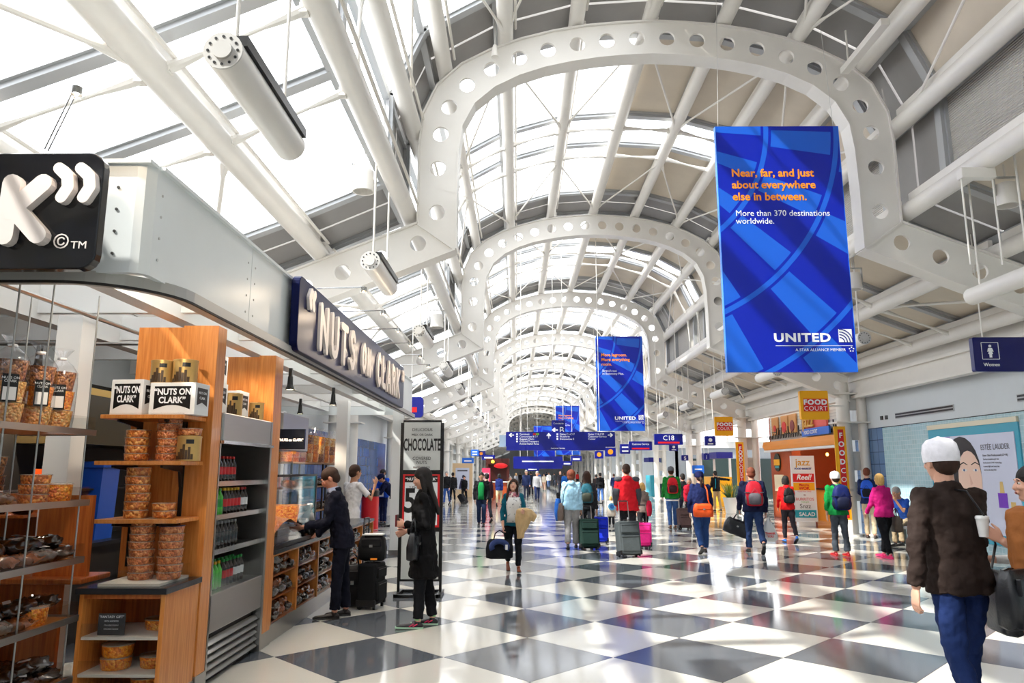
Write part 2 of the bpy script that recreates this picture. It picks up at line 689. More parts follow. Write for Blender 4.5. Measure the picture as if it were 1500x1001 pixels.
far_glass, far_pan, far_grey, far_rail, near_rail = MB(), MB(), MB(), MB(), MB()
for k in range(-2, 13):
    yb0 = Y1 + BAY * k - 0.0
    for s0, s1, kd in segs:
        for fi, f in enumerate(skin):
            for sg in (-1, 1):
                if k == -2 and yb0 + s0 < YB - 3:
                    pass
                glass = False
                if sg < 0:
                    glass = kd != 's'
                else:
                    if fi <= 3:
                        glass = (kd == 'm' and k >= 0) or (kd == 'p' and k >= 2)
                if fi == 7 or (k >= 8 and kd == 'p'):  # far bays given opaque panels so the distance goes darker
                    glass = False
                near = k in (-1, 0, 1)
                vs, fs = facet(f, sg, yb0 + s0, yb0 + s1, .012 if glass else .05)
                if near:
                    m = ROOFGLASS if glass else (corr if fi == 4 and sg > 0 and kd != 's' else (GREYP if kd == 's' else CREAM))
                    obj('glass_pane' if glass else 'roof_panel', MB().add(vs, fs), m, ceil)
                else:
                    (far_glass if glass else (far_grey if kd == 's' else far_pan)).add(vs, fs)
    # transverse rails between the strips
    for s in (.85, 3.85, 5.25, 8.29):
        for fi, f in enumerate(skin[:7]):
            for sg in (-1, 1):
                for off, w_, dd in ((-.10, .15, .08), (-.05, .22, .05)):
                    vs, fs = facet(f, sg, yb0 + s - w_ / 2, yb0 + s + w_ / 2, dd, off, 0)
                    if k in (-1, 0, 1):
                        near_rail.add(vs, fs) if False else None
                    (near_rail if k in (-1, 0, 1) else far_rail).add(vs, fs)
for nm, mb, m in (('distant_glass_panes', far_glass, ROOFGLASS), ('distant_roof_panels', far_pan, CREAM), ('distant_grey_panels', far_grey, GREYP), ('distant_rails', far_rail, RAIL), ('glazing_rails', near_rail, RAIL)):
    o = obj(nm, mb, m, ceil)
    o['kind'] = 'stuff'

# longitudinal bars beside each tube (carry the panes)
for dx, z in [(f[0], f[1]) for f in skin[1:]]:
    for sg in (-1, 1):
        obj('glazing_bar', MB().box((XC + sg * dx, (YB + YE) / 2, z - .05), (.10, YE - YB, .13)), RAIL, ceil)

# slim tie rods with forked ends between the tubes, and diagonal braces
def rod(mb, a, b, r=.022):
    a, b = Vector(a), Vector(b)
    t = (b - a).normalized()
    L = (b - a).length
    mb.tube([a + t * .12, a + t * .22, a + t * .38, a + t * .5, b - t * .5, b - t * .38, b - t * .22, b - t * .12],
            [r * 2.2, r * 2.2, r * 1.6, r, r, r * 1.6, r * 2.2, r * 2.2], 8)
    mb.box(a + t * .12, (.07, .09, .09))
    mb.box(b - t * .12, (.07, .09, .09))


PP = [(-d, z) for d, z in purl[1:]][::-1] + purl
far_rods = MB()
for k in range(-1, 9):
    yb0 = Y1 + BAY * k
    for s in (3.85, 5.25):
        for i in range(len(PP) - 1):
            a, b = PP[i], PP[i + 1]
            mb = MB() if k < 2 else far_rods
            rod(mb, (XC + a[0], yb0 + s, a[1] - .03), (XC + b[0], yb0 + s, b[1] - .03))
            if k < 2:
                obj('tie_rod', mb, STEEL, ceil, smooth=True)
    for i in range(3, len(PP) - 4):
        a, b = PP[i], PP[i + 1]
        if i % 2:
            a, b = b, a
        for (sa, sb) in ((.35, 3.7), (8.8, 5.4)):
            mb = MB() if k < 2 else far_rods
            rod(mb, (XC + b[0], yb0 + sa, b[1] - .06), (XC + a[0], yb0 + sb, a[1] - .06), .02)
            if k < 2:
                obj('brace_rod', mb, STEEL, ceil, smooth=True)
    for sg in (-1, 1):       # braces over the aisle roof
        for (sa, sb) in ((.4, 3.7), (8.7, 5.4)):
            mb = MB() if k < 2 else far_rods
            rod(mb, (XC + sg * 6.70, yb0 + sa, 4.42), (XC + sg * 5.20, yb0 + sb, 4.95), .028)
            if k < 2:
                obj('brace_rod', mb, STEEL, ceil, smooth=True)
o = obj('distant_tie_rods', far_rods, STEEL, ceil)
o['kind'] = 'stuff'

# ------------------------------------------------------------------ columns: paired tubes with a perforated plate
def column_mesh():
    ms = []
    for sg in (1,):
        mb = MB()
        mb.tube([(0, 0, 0), (0, 0, 4.05)], .17, 18)
        mb.tube([(0, 0, 0), (0, 0, .05)], .26, 18)
        a = mb
        mb = MB()
        mb.tube([(.50, 0, 0), (.50, 0, 4.3)], .14, 16)
        mb.tube([(.50, 0, 0), (.50, 0, .05)], .22, 16)
        b = mb
        mb = MB()
        for z in (.9, 1.7, 2.5, 3.3):
            mb.prism([(.14, z), (.40, z), (.40, z + .5), (.14, z + .5)], -.02, .02, 'XZ')
            mb.tube([(.27, -.026, z + .25), (.27, .026, z + .25)], .06, 14)
        c = mb
        mb = MB()
        for z in (2.95, 3.72):
            mb.prism([(-.3, -.28), (.72, -.28), (.72, .28), (-.3, .28)], z, z + .035, 'XY')
        d = mb
        ms = [a.mesh('column_tube', STEEL, True), b.mesh('column_tube', STEEL, True), c.mesh('tie_plate', STEEL2, True), d.mesh('collar_plate', STEEL)]
    return ms


cm = column_mesh()
for k in range(-1, 13):
    for sg in (1, -1):
        X = XC + sg * 6.65
        if sg < 0 and k in (-1, 0):
            pass
        side = 'right' if sg > 0 else 'left'
        lab = ('white twin-tube steel column on the %s, under the %s arch' % (side, ordn[k])) if k >= 0 else 'white twin-tube steel column on the %s behind the viewer' % side
        t = thing('steel_column', lab, 'column', (X, Y1 + BAY * k, 0), 0 if sg > 0 else PI, '%s hand columns' % side)
        for me in cm:
            link(me.name.split('.')[0], me, t)

# ------------------------------------------------------------------ eave fascia and walls
WX = 9.42
mb = MB()
mb.bb(9.12, 9.22, YB, YE, 3.66, 4.46)
mb.bb(9.06, 9.30, YB, YE, 3.62, 3.70)
mb.bb(9.04, 9.16, YB, YE, 4.06, 4.13)
mb.bb(9.12, 9.6, YB, YE, 4.36, 4.46)
o = struct(obj('trim_1', mb, STEEL))
mb = MB()
mb.bb(-4.88, -4.78, YB, YE, 3.62, 4.46)
mb.bb(-4.96, -4.72, YB, YE, 3.58, 3.66)
o = struct(obj('trim_2', mb, STEEL))
# right wall near part (Y < 20), with blue tile dado and long slot diffusers
wr = struct(obj('wall_right', MB().bb(WX, WX + .3, YB, 20.84, 2.80, 4.6), WALLW))
TILE_A = tile_mat('pale_blue_tile', (168, 200, 208), (214, 226, 230), .105, .12, .06)
TILE_B = tile_mat('mid_blue_tile', (96, 128, 168), (60, 80, 110), .31, .2, .12)
TILE_C = mat('teal_tile', (70, 164, 190), .15)
obj('tile_dado', MB().bb(WX, WX + .3, YB, 19.25, 0, 2.78), TILE_A, wr)
obj('tile_dado', MB().bb(WX - .005, WX + .3, 19.25, 20.84, 0, 2.80), TILE_B, wr)
obj('reveal_strip', MB().bb(WX + .02, WX + .3, YB, 20.84, 2.78, 2.80), BLACK, wr)
for y0, y1 in ((16.0, 18.5), (11.6, 13.95), (7.3, 9.7)):
    mb = MB()
    mb.m = 0
    mb.bb(WX - .02, WX, y0, y1, 2.96, 3.10)
    mb.m = 1
    mb.bb(WX - .026, WX - .02, y0 + .02, y1 - .02, 2.98, 3.02)
    mb.bb(WX - .026, WX - .02, y0 + .02, y1 - .02, 3.045, 3.085)
    obj('slot_diffuser', mb, [RAIL, BLACK], wr)
for y in (18.9, 19.15):
    obj('wall_socket', MB().bb(WX - .02, WX, y, y + .12, 2.98, 3.08), BLACK, wr)
# far walls
wf = struct(obj('wall_right_far', MB().bb(9.9, 10.1, 47, YE, 0, 4.6), WALLW))
wl = struct(obj('wall_left', MB().bb(-5.6, -5.3, YB, YE, 2.75, 4.6), WALLW))
BLUET = tile_mat('deep_blue_tile', (58, 92, 150), (30, 44, 84), .31, .2, .14)
obj('tile_dado', MB().bb(-5.6, -5.3, 15, 30, 0, 2.75), BLUET, wl)
obj('wall_base', MB().bb(-5.6, -5.3, YB, 15, 0, 2.75), DARK, wl)
obj('wall_base', MB().bb(-5.6, -5.3, 30, YE, 0, 2.75), WALLW, wl)
struct(obj('wall_back', MB().bb(-6, 12, YB - .3, YB, 0, 9.5), WALLW))
struct(obj('wall_front', MB().bb(-6, 24, YE, YE + .3, 0, 9.5), mat('dim_end_wall', (165, 167, 170), .6)))


def roofz(X):
    d = abs(X - XC)
    for x0, z0_, x1, z1_ in skin:
        if x0 <= d <= x1 and x1 > x0:
            return z0_ + (z1_ - z0_) * (d - x0) / (x1 - x0)
    return 4.4

# ================================================================== NUT SHOP KIOSK
FX = -2.45
CP = -2.25
metalw = mat('satin_fascia', (232, 236, 235), .35, .0, var=.03, vscale=1.2)
lip = mat('lip_metal', (186, 184, 178), .4, .3)

STROKES = {
    'N': (.62, [[(0, 0), (0, 1)], [(0, .95), (.6, .05)], [(.6, 0), (.6, 1)]]),
    'U': (.55, [[(0, 1), (0, .28), (.1, .08), (.27, .02), (.45, .08), (.55, .28), (.55, 1)]]),
    'T': (.6, [[(0, .95), (.62, .95)], [(.31, .95), (.31, 0)]]),
    'S': (.5, [[(.48, .84), (.34, .98), (.14, .95), (.04, .78), (.12, .6), (.36, .44), (.46, .24), (.36, .05), (.14, 0), (0, .14)]]),
    'O': (.5, [[(.25, 1), (.05, .8), (0, .5), (.05, .2), (.25, 0), (.45, .2), (.5, .5), (.45, .8), (.25, 1)]]),
    'n': (.46, [[(0, 0), (0, .95)], [(0, .9), (.42, .1)], [(.44, 0), (.44, .95)]]),
    'C': (.5, [[(.48, .82), (.3, 1), (.1, .85), (0, .5), (.1, .15), (.3, 0), (.48, .16)]]),
    'L': (.42, [[(0, 1), (0, .04), (.42, .04)]]),
    'A': (.6, [[(0, 0), (.3, 1), (.6, 0)], [(.14, .34), (.46, .34)]]),
    'R': (.5, [[(0, 0), (0, 1)], [(0, .96), (.36, .92), (.44, .72), (.34, .52), (0, .46)], [(.2, .48), (.5, 0)]]),
    'K': (.6, [[(0.02, 0), (0.05, 1)], [(.62, 1), (.08, .46)], [(.16, .5), (.62, .02)]]),
    '<': (.34, [[(.13, .98), (.0, .82), (.06, .66)], [(.37, .98), (.24, .82), (.30, .66)]]),
    '>': (.34, [[(0, 1), (.1, .86), (.05, .68)], [(.24, 1), (.34, .86), (.29, .68)]]),
}


def letter(ch, hgt, r, d, x0=0., z0=0.):
    """fat rounded strokes extruded in +y of a local XZ plane"""
    mb = MB()
    wd, st = STROKES[ch]
    n_ = 0
    for line in st:
        for i in range(len(line) - 1):
            a = Vector((line[i][0] * hgt + x0, line[i][1] * hgt + z0))
            b = Vector((line[i + 1][0] * hgt + x0, line[i + 1][1] * hgt + z0))
            t = (b - a).normalized()
            n = Vector((-t.y, t.x))
            poly = []
            for k in range(7):
                a_ = PI * k / 6
                poly.append(b + n * r * math.cos(a_) + t * r * math.sin(a_))
            for k in range(7):
                a_ = PI * k / 6
                poly.append(a - n * r * math.cos(a_) - t * r * math.sin(a_))
            n_ += 1
            mb.prism([tuple(p) for p in poly], -d - n_ * .0006, 0, 'XZ')
    return mb, wd * hgt


# ---- canopy
cn = thing('kiosk_canopy', 'white metal canopy running round the top of the nut shop', 'canopy')
yc0, yc1 = 4.3, 15.8
z0, z1 = 2.86, 3.55
for i, (ya, yb) in enumerate(((4.37, 6.05), (6.06, 9.1), (9.11, 12.4), (12.41, yc1))):
    obj('fascia_panel', MB().bb(CP - .04, CP, ya, yb, z0, z1), metalw, cn)
    mb = MB()
    for z in (2.98, 3.12, 3.26, 3.4):
        for y in (ya + .08, yb - .08):
            mb.tube([(CP - .001, y, z), (CP + .004, y, z)], .009, 8)
    obj('screw_heads', mb, STEEL2, cn)['kind'] = 'stuff'
obj('fascia_panel', MB().prism([(CP, 4.37), (CP - .04, 4.37), (CP - .09, 4.34), (CP - .09, 4.3), (CP - .04, 4.31)], z0, z1), metalw, cn)
obj('fascia_panel', MB().bb(CP - .09, CP - 1.0, 4.3, 4.34, z0, z1), metalw, cn)
obj('fascia_panel', MB().bb(CP - 1.01, -5.2, 4.3, 4.34, z0, z1), metalw, cn)
mb = MB()
for z in (2.98, 3.12, 3.26, 3.4):
    mb.tube([(CP - .2, 4.301, z), (CP - .2, 4.294, z)], .009, 8)
obj('screw_heads', mb, DARK, cn)['kind'] = 'stuff'
obj('fascia_panel', MB().bb(CP - .04, -5.2, yc1 - .04, yc1, z0, z1), metalw, cn)
obj('top_cap', MB().bb(CP - .3, CP + .03, 4.40, yc1, z1, z1 + .025).bb(-5.2, CP + .0, 4.27, 4.6, z1, z1 + .025), metalw, cn)
# lower lip with rounded corner
path = [(-5.2, 4.24)] + [(CP - .55 + .62 * math.sin(R(a)), 4.86 - .62 * math.cos(R(a))) for a in range(0, 91, 10)] + [(CP + .07, yc1)]
mb = MB()
inn = [(-5.2, 4.34)] + [(CP - .55 + .50 * math.sin(R(a)), 4.86 - .50 * math.cos(R(a))) for a in range(0, 91, 10)] + [(CP - .05, yc1)]
mb.prism(path + inn[::-1], 2.80, 2.87)
obj('lower_lip', mb, lip, cn)
mb = MB()
inn2 = [(-5.2, 4.26)] + [(CP - .55 + .605 * math.sin(R(a)), 4.86 - .605 * math.cos(R(a))) for a in range(0, 91, 10)] + [(CP + .055, yc1)]
mb.prism([(a, b) for a, b in path] + inn2[::-1], 2.785, 2.80)
obj('dark_edge', mb, DARK, cn)  # thin dark line along the lower edge of the lip
# beams below/inside the canopy
obj('long_beam', MB().bb(-2.95, -2.80, 4.4, yc1 - .1, 2.93, 3.28), WHITE, cn)
obj('long_beam', MB().bb(-4.15, -4.0, 4.4, yc1 - .1, 2.93, 3.28), WHITE, cn)
for y in (4.75, 6.0, 7.3, 8.6, 9.9, 11.2, 12.5, 13.8, 15.0):
    obj('cross_joist', MB().bb(-5.25, CP - .05, y, y + .07, 2.98, 3.22), WHITE, cn)
obj('conduit', MB().tube([(-3.4, 4.5, 2.9), (-3.4, 15, 2.9)], .018, 8), STAIN, cn)
obj('conduit', MB().tube([(-4.9, 6.6, 2.82), (-2.7, 6.6, 2.82)], .016, 8), STAIN, cn)
for (x, y, wh) in ((-3.62, 5.95, 'behind the hanging rack'), (-4.3, 11.9, 'at the rear of the shop'), (-3.12, 13.3, 'at the end of the serving counter'), (-2.5, 15.6, 'at the far corner of the shop'), (-5.0, 15.6, 'at the far rear corner of the shop')):
    t = thing('kiosk_post', 'square white post ' + wh, 'post', (x, y, 0))
    obj('shaft', MB().bb(-.1, .1, -.1, .1, 0, 2.93), WHITE, t)
    obj('foot', MB().bb(-.12, .12, -.12, .12, 0, .1), STAIN, t)

# ---- signs
signblk = mat('gloss_black_panel', (10, 12, 20), .12, coat=.3)
signrefl = mat('gloss_black_blue_reflection', (8, 16, 60), .32, spec=.12)  # black board; the reflected blue of the banner is put into its colour
puff = mat('letter_white', (236, 226, 220), .55)
ks = thing('shop_sign', 'black rounded sign board ending in a white K at the top left', 'sign', (0, 4.06, 0))
pl = [(x - 3.75, z + 3.155) for x, z in rrect(2.72, .70, .09)]
obj('panel', MB().prism(pl, -.035, .035, 'XZ'), signblk, ks, bevel=.008)
for ch, x, z, h in (('K', -2.895, 2.985, .315), ('>', -2.60, 3.04, .36), ('R', -3.27, 2.985, .315), ('A', -3.70, 2.985, .315), ('L', -4.02, 2.985, .315), ('C', -4.38, 2.985, .315)):
    mb, _ = letter(ch, h, .052 if ch != '>' else .036, .05)
    if ch == '>':
        mb = MB()
        for k, x_ in enumerate((-.02, .105)):
            pts = [(x_ + .0, .38), (x_ + .052, .33), (x_ + .062, .265), (x_ + .03, .205)]
            for i in range(3):
                a, b = Vector(pts[i]), Vector(pts[i + 1])
                t = (b - a).normalized()
                n = Vector((-t.y, t.x))
                r = .034
                poly = [b + n * r * math.cos(PI * k2 / 6) + t * r * math.sin(PI * k2 / 6) for k2 in range(7)] + [a - n * r * math.cos(PI * k2 / 6) - t * r * math.sin(PI * k2 / 6) for k2 in range(7)]
                mb.prism([tuple(p) for p in poly], -.045 - i * .0005, 0, 'XZ')
        z = 3.01
    obj('letter', mb, puff, ks, (x, -.037, z))
text('\u00a9', .12, (-2.635, -.037, 2.925), '-Y', puff, ks, .002)
text('TM', .062, (-2.535, -.037, 2.925), '-Y', puff, ks, .002, sx=1.1)

bs = thing('shop_sign', 'long black sign board tinted by blue reflection, lettered "NUTS ON CLARK" along the canopy', 'sign', (-2.15, 0, 0))
ya, yb = 7.0, 13.75
pl = [(y + (ya + yb) / 2, z + 3.205) for y, z in rrect(yb - ya, .75, .09)]
obj('panel', MB().prism(pl, -.05, .03, 'YZ'), signrefl, bs, bevel=.008)


def sign_word(chars, y, z, h, gap, r, parent):
    for ch in chars:
        mb, wd = letter(ch, h, r, .03)
        o = obj('letter', mb, puff, parent, (.032, y, z), rot=(0, 0, R(90)))
        y += wd + gap
    return y


sign_word('<', 7.28, 3.035, .45, .1, .045, bs)
sign_word('NUTS', 7.74, 2.98, .44, .215, .047, bs)
sign_word('On', 9.90, 3.03, .34, .19, .045, bs)
sign_word('CLARK', 11.0, 2.98, .44, .225, .047, bs)
sign_word('>', 13.42, 3.03, .44, .1, .036, bs)
for w_ in bs.children:
    pass


def tiny_lamp(loc, arm_from, label, group):
    t = thing('sign_lamp', label, 'lamp', loc, 0, group)
    mb = MB().tube([(0, 0, -.045), (0, 0, .0)], .03, 10)
    obj('socket', mb, CHROME, t)
    obj('shade', MB().lathe([(.045, -.05), (.03, 0), (.028, .0), (.043, -.05)], n=12, cap=False), SHEET, t)
    obj('bulb', MB().ell((0, 0, -.035), (.014, .014, .02), 8, 6), mat('halogen', (255, 214, 150), .4, emit=(255, 200, 130), estr=14), t)
    Lh = bpy.data.lights.new('halogen', 'POINT')
    Lh.energy = 7
    Lh.color = (1, .78, .55)
    Lh.shadow_soft_size = .03
    link('glow', Lh, t, (0, 0, -.08))
    af = Vector(arm_from) - Vector(loc)
    mb = MB()
    for d in (-.015, .015):
        mb.tube([(0, d, 0), tuple(af + Vector((0, d, 0)))], .004, 6)
    obj('arm', mb, CHROME, t)


for i, y in enumerate((7.6, 8.75, 9.9, 11.05, 12.2, 13.35)):
    tiny_lamp((-1.62, y, 3.60), (-2.12, y, 3.585), 'tiny bare halogen lamp on a wire arm, %s along the long sign' % ('first', 'second', 'third', 'fourth', 'fifth', 'last')[i], 'halogen lamps on the long sign')
p_ = atY(113, 128, 3.8)
tiny_lamp(tuple(p_), (-2.72, 4.0, 3.51), 'tiny glowing halogen lamp on long wires above the black K sign', None)

# ---- wood partitions
for (yy, xl, xp, top, lab) in ((5.95, -3.12, -2.74, 2.86, 'tall honey wood partition holding the boxed popcorn shelves'), (7.42, -3.05, -2.62, 2.84, 'tall honey wood partition between drinks cooler and glass counter')):
    t = thing('wood_partition', lab, 'partition', (0, yy, 0))
    dd = .18 if yy < 6 else .25
    obj('pillar', MB().bb(xp, FX, 0, dd, .1, top), WOOD, t, bevel=.004)
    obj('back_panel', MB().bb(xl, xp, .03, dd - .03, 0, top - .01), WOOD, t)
    obj('kick_plate', MB().bb(xp - .005, FX + .005, -.005, dd + .005, 0, .14), STAIN, t)

# ---- popcorn goods
POP = kernel_mat('caramel_popcorn', (214, 122, 50), (160, 78, 26), (240, 176, 96), 52)
POPO = kernel_mat('cheese_popcorn', (240, 132, 20), (206, 92, 8), (252, 176, 60), 60)
POPB = kernel_mat('brown_popcorn', (150, 84, 38), (84, 44, 20), (206, 140, 76), 60)
POPY = kernel_mat('yellow_popcorn', (232, 170, 80), (206, 120, 30), (244, 206, 136), 60)
NUT = kernel_mat('roasted_nuts', (206, 116, 62), (150, 74, 34), (232, 166, 106), 60)
CHOC = kernel_mat('chocolate_pieces', (52, 30, 22), (20, 12, 10), (104, 64, 44), 45)
film = glass_mat('clear_film', (.95, .95, .96), .07, .12, .5)
lidm = mat('clear_lid', (222, 206, 186), .12, coat=.8, alpha=.45)


def tub_mesh(r, h, m):
    return (MB().lathe([(r * .9, 0), (r * .95, h * .15), (r, h * .85), (r, h * .9)], n=18).mesh('popcorn_fill', m, True),
            MB().lathe([(r * 1.0, h * .90), (r * 1.06, h * .90), (r * 1.06, h * .97), (r * .98, h), (r * .2, h)], n=18).mesh('lid', lidm, True))


TUBS = {}


def tub(kind, r, h, m, loc, label, group, lidmat=None):
    key = (kind, r, h)
    if key not in TUBS:
        TUBS[key] = tub_mesh(r, h, m)
    t = thing('popcorn_tub', label, 'tub', loc, random.random() * 6, group)
    link('popcorn_fill', TUBS[key][0], t)
    o = link('lid', TUBS[key][1], t)
    if lidmat:
        o.data = TUBS[key][1].copy()
        o.data.materials[0] = lidmat


def stack(n, kind, r, h, m, x, y, z, where, lidmat=None):
    for i in range(n):
        tub(kind, r, h, m, (x + random.uniform(-.006, .006), y + random.uniform(-.006, .006), z + i * (h + .001)),
            ('clear tub of %s %s' % (kind, where)) if n == 1 else '%s %s tub %s' % (('top' if i == n - 1 else ('bottom' if i == 0 else ordn[i] + ' from bottom')), kind, where), 'tubs ' + where if n > 1 else None, lidmat if i == n - 1 else None)


# shelves on the partition (facing the viewer), lower cabinet
def px_x(px, Y, z):       # X at given column of the picture for depth Y, height z
    D = Y * math.cos(PITCH) + (z - EYE) * math.sin(PITCH)
    return (px - 757.5) / FPX * D


st = thing('wall_shelving', 'three bracketed wooden shelves stacked with tubs on the partition', 'shelves', (0, 5.95, 0))
for z, xa, xb in ((2.10, 150, 303), (1.755, 141, 300), (1.33, 141, 296)):
    xl = px_x(xa, 5.6, z)
    obj('shelf_board', MB().bb(xl, -2.50, -.40, 0, z - .03, z), WOOD, st, bevel=.003)
    obj('acrylic_edge', MB().bb(xl - .004, -2.50, -.412, -.402, z - .03, z + .012), SHEET, st)
    for xx in (xl + .12, -2.66):
        obj('bracket', MB().prism([(-.36, z - .032), (0, z - .032), (0, z - .2), (-.03, z - .2), (-.06, z - .08), (-.36, z - .05)], xx - .01, xx + .01, 'YZ'), BLACK, st)
obj('standard', MB().bb(-2.675, -2.645, -.014, 0, .95, 2.08), BLACK, st)
obj('standard', MB().bb(-3.05, -3.03, -.014, 0, .95, 2.08), BLACK, st)

cb = thing('shelf_cabinet', 'low wooden cabinet with black top holding big popcorn tubs', 'cabinet', (0, 5.38, 0))
xl, xr = -3.06, -2.46
obj('side_panel', MB().bb(xl, xl + .03, 0, .56, 0, .83), WOOD, cb)
obj('side_panel', MB().bb(xr - .03, xr, 0, .56, .1, .83), WOOD, cb)
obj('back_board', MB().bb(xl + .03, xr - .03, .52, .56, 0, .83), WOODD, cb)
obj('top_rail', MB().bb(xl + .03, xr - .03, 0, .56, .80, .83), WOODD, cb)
obj('counter_top', MB().bb(xl - .02, xr + .02, -.03, .565, .832, .875), mat('black_laminate', (36, 38, 42), .25), cb, bevel=.004)
obj('kick_plate', MB().bb(xr - .05, xr + .006, 0, .56, 0, .12), STAIN, cb)
for z in (.545, .30, .06):
    obj('shelf', MB().bb(xl + .03, xr - .03, .01, .52, z - .02, z), mat('pale_shelf', (226, 218, 204), .4), cb)
    obj('acrylic_lip', MB().bb(xl + .03, xr - .03, .0, .006, z - .015, z + .09), SHEET, cb)
tr = thing('display_tray', 'shallow clear-lipped tray under the tallest tub stacks on the black top', 'tray', (0, 0, 0))
tz = .876
obj('base', MB().bb(-2.97, -2.53, 5.43, 5.90, tz, tz + .018), mat('pale_shelf', (226, 218, 204), .4), tr)
obj('acrylic_lip', MB().bb(-2.97, -2.53, 5.424, 5.43, tz, tz + .11), SHEET, tr)
obj('acrylic_lip', MB().bb(-2.53, -2.524, 5.43, 5.90, tz, tz + .11), SHEET, tr)

# stacks on the wall shelves
stack(4, 'caramel corn', .088, .058, POP, px_x(196, 5.68, 1.8), 5.70, 1.757, 'stacked at the left end of the second wooden shelf')
stack(6, 'caramel nuts', .09, .056, NUT, px_x(243, 5.7, 1.8), 5.72, 1.757, 'stacked in the middle of the second wooden shelf')
stack(6, 'caramel corn', .088, .062, POP, px_x(195, 5.68, 1.4), 5.70, 1.332, 'stacked at the left end of the lowest wooden shelf')
stack(2, 'caramel corn', .085, .056, POP, px_x(236, 5.7, 1.4), 5.72, 1.332, 'in the short pair on the lowest wooden shelf')
stack(8, 'mixed nuts', .09, .054, NUT, px_x(205, 5.68, .95), 5.66, tz + .02, 'in the tall left column on the tray')
navyl = mat('navy_lid', (24, 34, 80), .3)
stack(7, 'mixed nuts', .088, .054, NUT, px_x(248, 5.7, .95), 5.68, tz + .02, 'in the right column on the tray', navyl)
stack(2, 'cheese corn', .105, .085, POPO, px_x(172, 5.6, .35), 5.56, .302, 'stacked at the left of the middle cabinet shelf')
stack(1, 'cheese corn', .10, .085, POPO, px_x(222, 5.6, .35), 5.62, .302, 'alone at the right of the middle cabinet shelf')
stack(1, 'cheese corn', .10, .075, POPO, px_x(223, 5.6, .6), 5.68, .547, 'alone on the top cabinet shelf')
stack(1, 'caramel corn', .115, .08, POPY, px_x(160, 5.6, .1), 5.56, .062, 'at the left of the bottom cabinet shelf')
stack(2, 'cheese corn', .10, .085, POPO, px_x(205, 5.6, .1), 5.64, .062, 'stacked at the right of the bottom cabinet shelf')
cd = thing('tent_card', 'dark tent card with pale lettering on the top cabinet shelf', 'card', (px_x(158, 5.42, .6), 5.44, .547))
obj('card', MB().bb(-.095, .095, 0, .006, 0, .145), mat('card_grey', (62, 62, 64), .5), cd)
text('"FANTASY GIFT"', .024, (0, -.003, .115), '-Y', SIGNW, cd, .0005, align='CENTER')
for i, s in enumerate(('Assorted chocolates', 'Caramel CheeseCorn', 'ask for samples')):
    text('Chocolate Caramel' if i else 'WITH ASSORTED', .013, (0, -.003, .09 - i * .026), '-Y', SIGNW, cd, .0004, align='CENTER')

# gift boxes and tins
GBX = mat('white_card_box', (226, 226, 226), .5)


def gift_box(x, y, z, w, d, h, rz, label):
    t = thing('gift_box', label, 'box', (x, y, z), rz)
    obj('carton', MB().bb(-w / 2, w / 2, -d / 2, d / 2, 0, h), GBX, t, bevel=.003)
    mb = MB()
    a = w * .40
    poly = [(-a, h * .88), (-a, h * .16)] + [(-a + 2 * a * k / 8, h * (.16 + .14 * math.sin(PI * k / 8))) for k in range(1, 8)] + [(a, h * .16), (a, h * .88)]
    mb.prism(poly, -d / 2 - .0012, -d / 2 - .0002, 'XZ')
    obj('print', mb, BLACK, t)
    s = h * .27
    text('\u201cNUTS ON', s, (0, -d / 2 - .002, h * .62), '-Y', SIGNW, t, .0005, .0016 * s / .05, align='CENTER', sx=min(1, w / h * .62))
    text('CLARK\u201d', s, (0, -d / 2 - .002, h * .36), '-Y', SIGNW, t, .0005, .0016 * s / .05, align='CENTER', sx=min(1, w / h * .62))
    a = d * .36
    obj('side_print', MB().prism([(-a, h * .85), (-a, h * .3), (0, h * .4), (a, h * .3), (a, h * .85)], w / 2, w / 2 + .001, 'YZ'), BLACK, t)
    text('NUTS ON', s * .42, (w / 2 + .0015, 0, h * .66), '+X', SIGNW, t, .0005, align='CENTER')
    text('CLARK', s * .42, (w / 2 + .0015, 0, h * .50), '+X', SIGNW, t, .0005, align='CENTER')


gift_box(px_x(258, 5.66, 2.2), 5.70, 2.102, .36, .22, .245, R(-4), 'large white lettered box in front of the gold tins on the top shelf')
gift_box(px_x(190, 5.66, 2.2), 5.72, 2.102, .26, .22, .27, R(-6), 'white lettered box at the left end of the top wooden shelf')
GOLD = mat('gold_tin', (206, 168, 104), .3, .6, var=.12, vscale=6)


def tin(x, y, z, r, h, label, group=None):
    t = thing('gold_tin', label, 'tin', (x, y, z), 0, group)
    obj('can', MB().lathe([(r, 0), (r, h * .92)], n=24), GOLD, t, smooth=True)
    obj('lid', MB().lathe([(r * 1.03, h * .92), (r * 1.03, h * .985), (r * .97, h)], n=24), GOLD, t, smooth=True)
    mb = MB()
    for k in range(7):        # city skyline print wrapped on the can
        a = R(-130 + k * 13)
        hh = h * (.15, .3, .42, .6, .38, .5, .22)[k]
        mb.box((math.cos(a) * (r + .0008), math.sin(a) * (r + .0008), h * .05 + hh / 2), (.002, r * .21, hh), a)
    obj('skyline_print', mb, mat('sepia_print', (64, 44, 24), .5), t)
    mb = MB()
    for k in range(3):
        a = R(-75 + k * 12)
        mb.box((math.cos(a) * (r + .0008), math.sin(a) * (r + .0008), h * .76), (.002, r * .215, h * .17), a)
    obj('name_print', mb, BLACK, t)


tin(px_x(234, 5.72, 2.4), 5.74, 2.349, .085, .185, 'gold tin on the left, atop the white lettered box')
tin(px_x(268, 5.72, 2.4), 5.74, 2.349, .093, .19, 'wider gold tin on the right, atop the white lettered box')
tin(px_x(276, 5.72, 1.9), 5.72, 1.757, .088, .19, 'gold tin standing on the second wooden shelf')
stack(1, 'nut clusters', .088, .055, NUT, px_x(276, 5.72, 1.9), 5.72, 1.95, 'on top of the shelf tin')
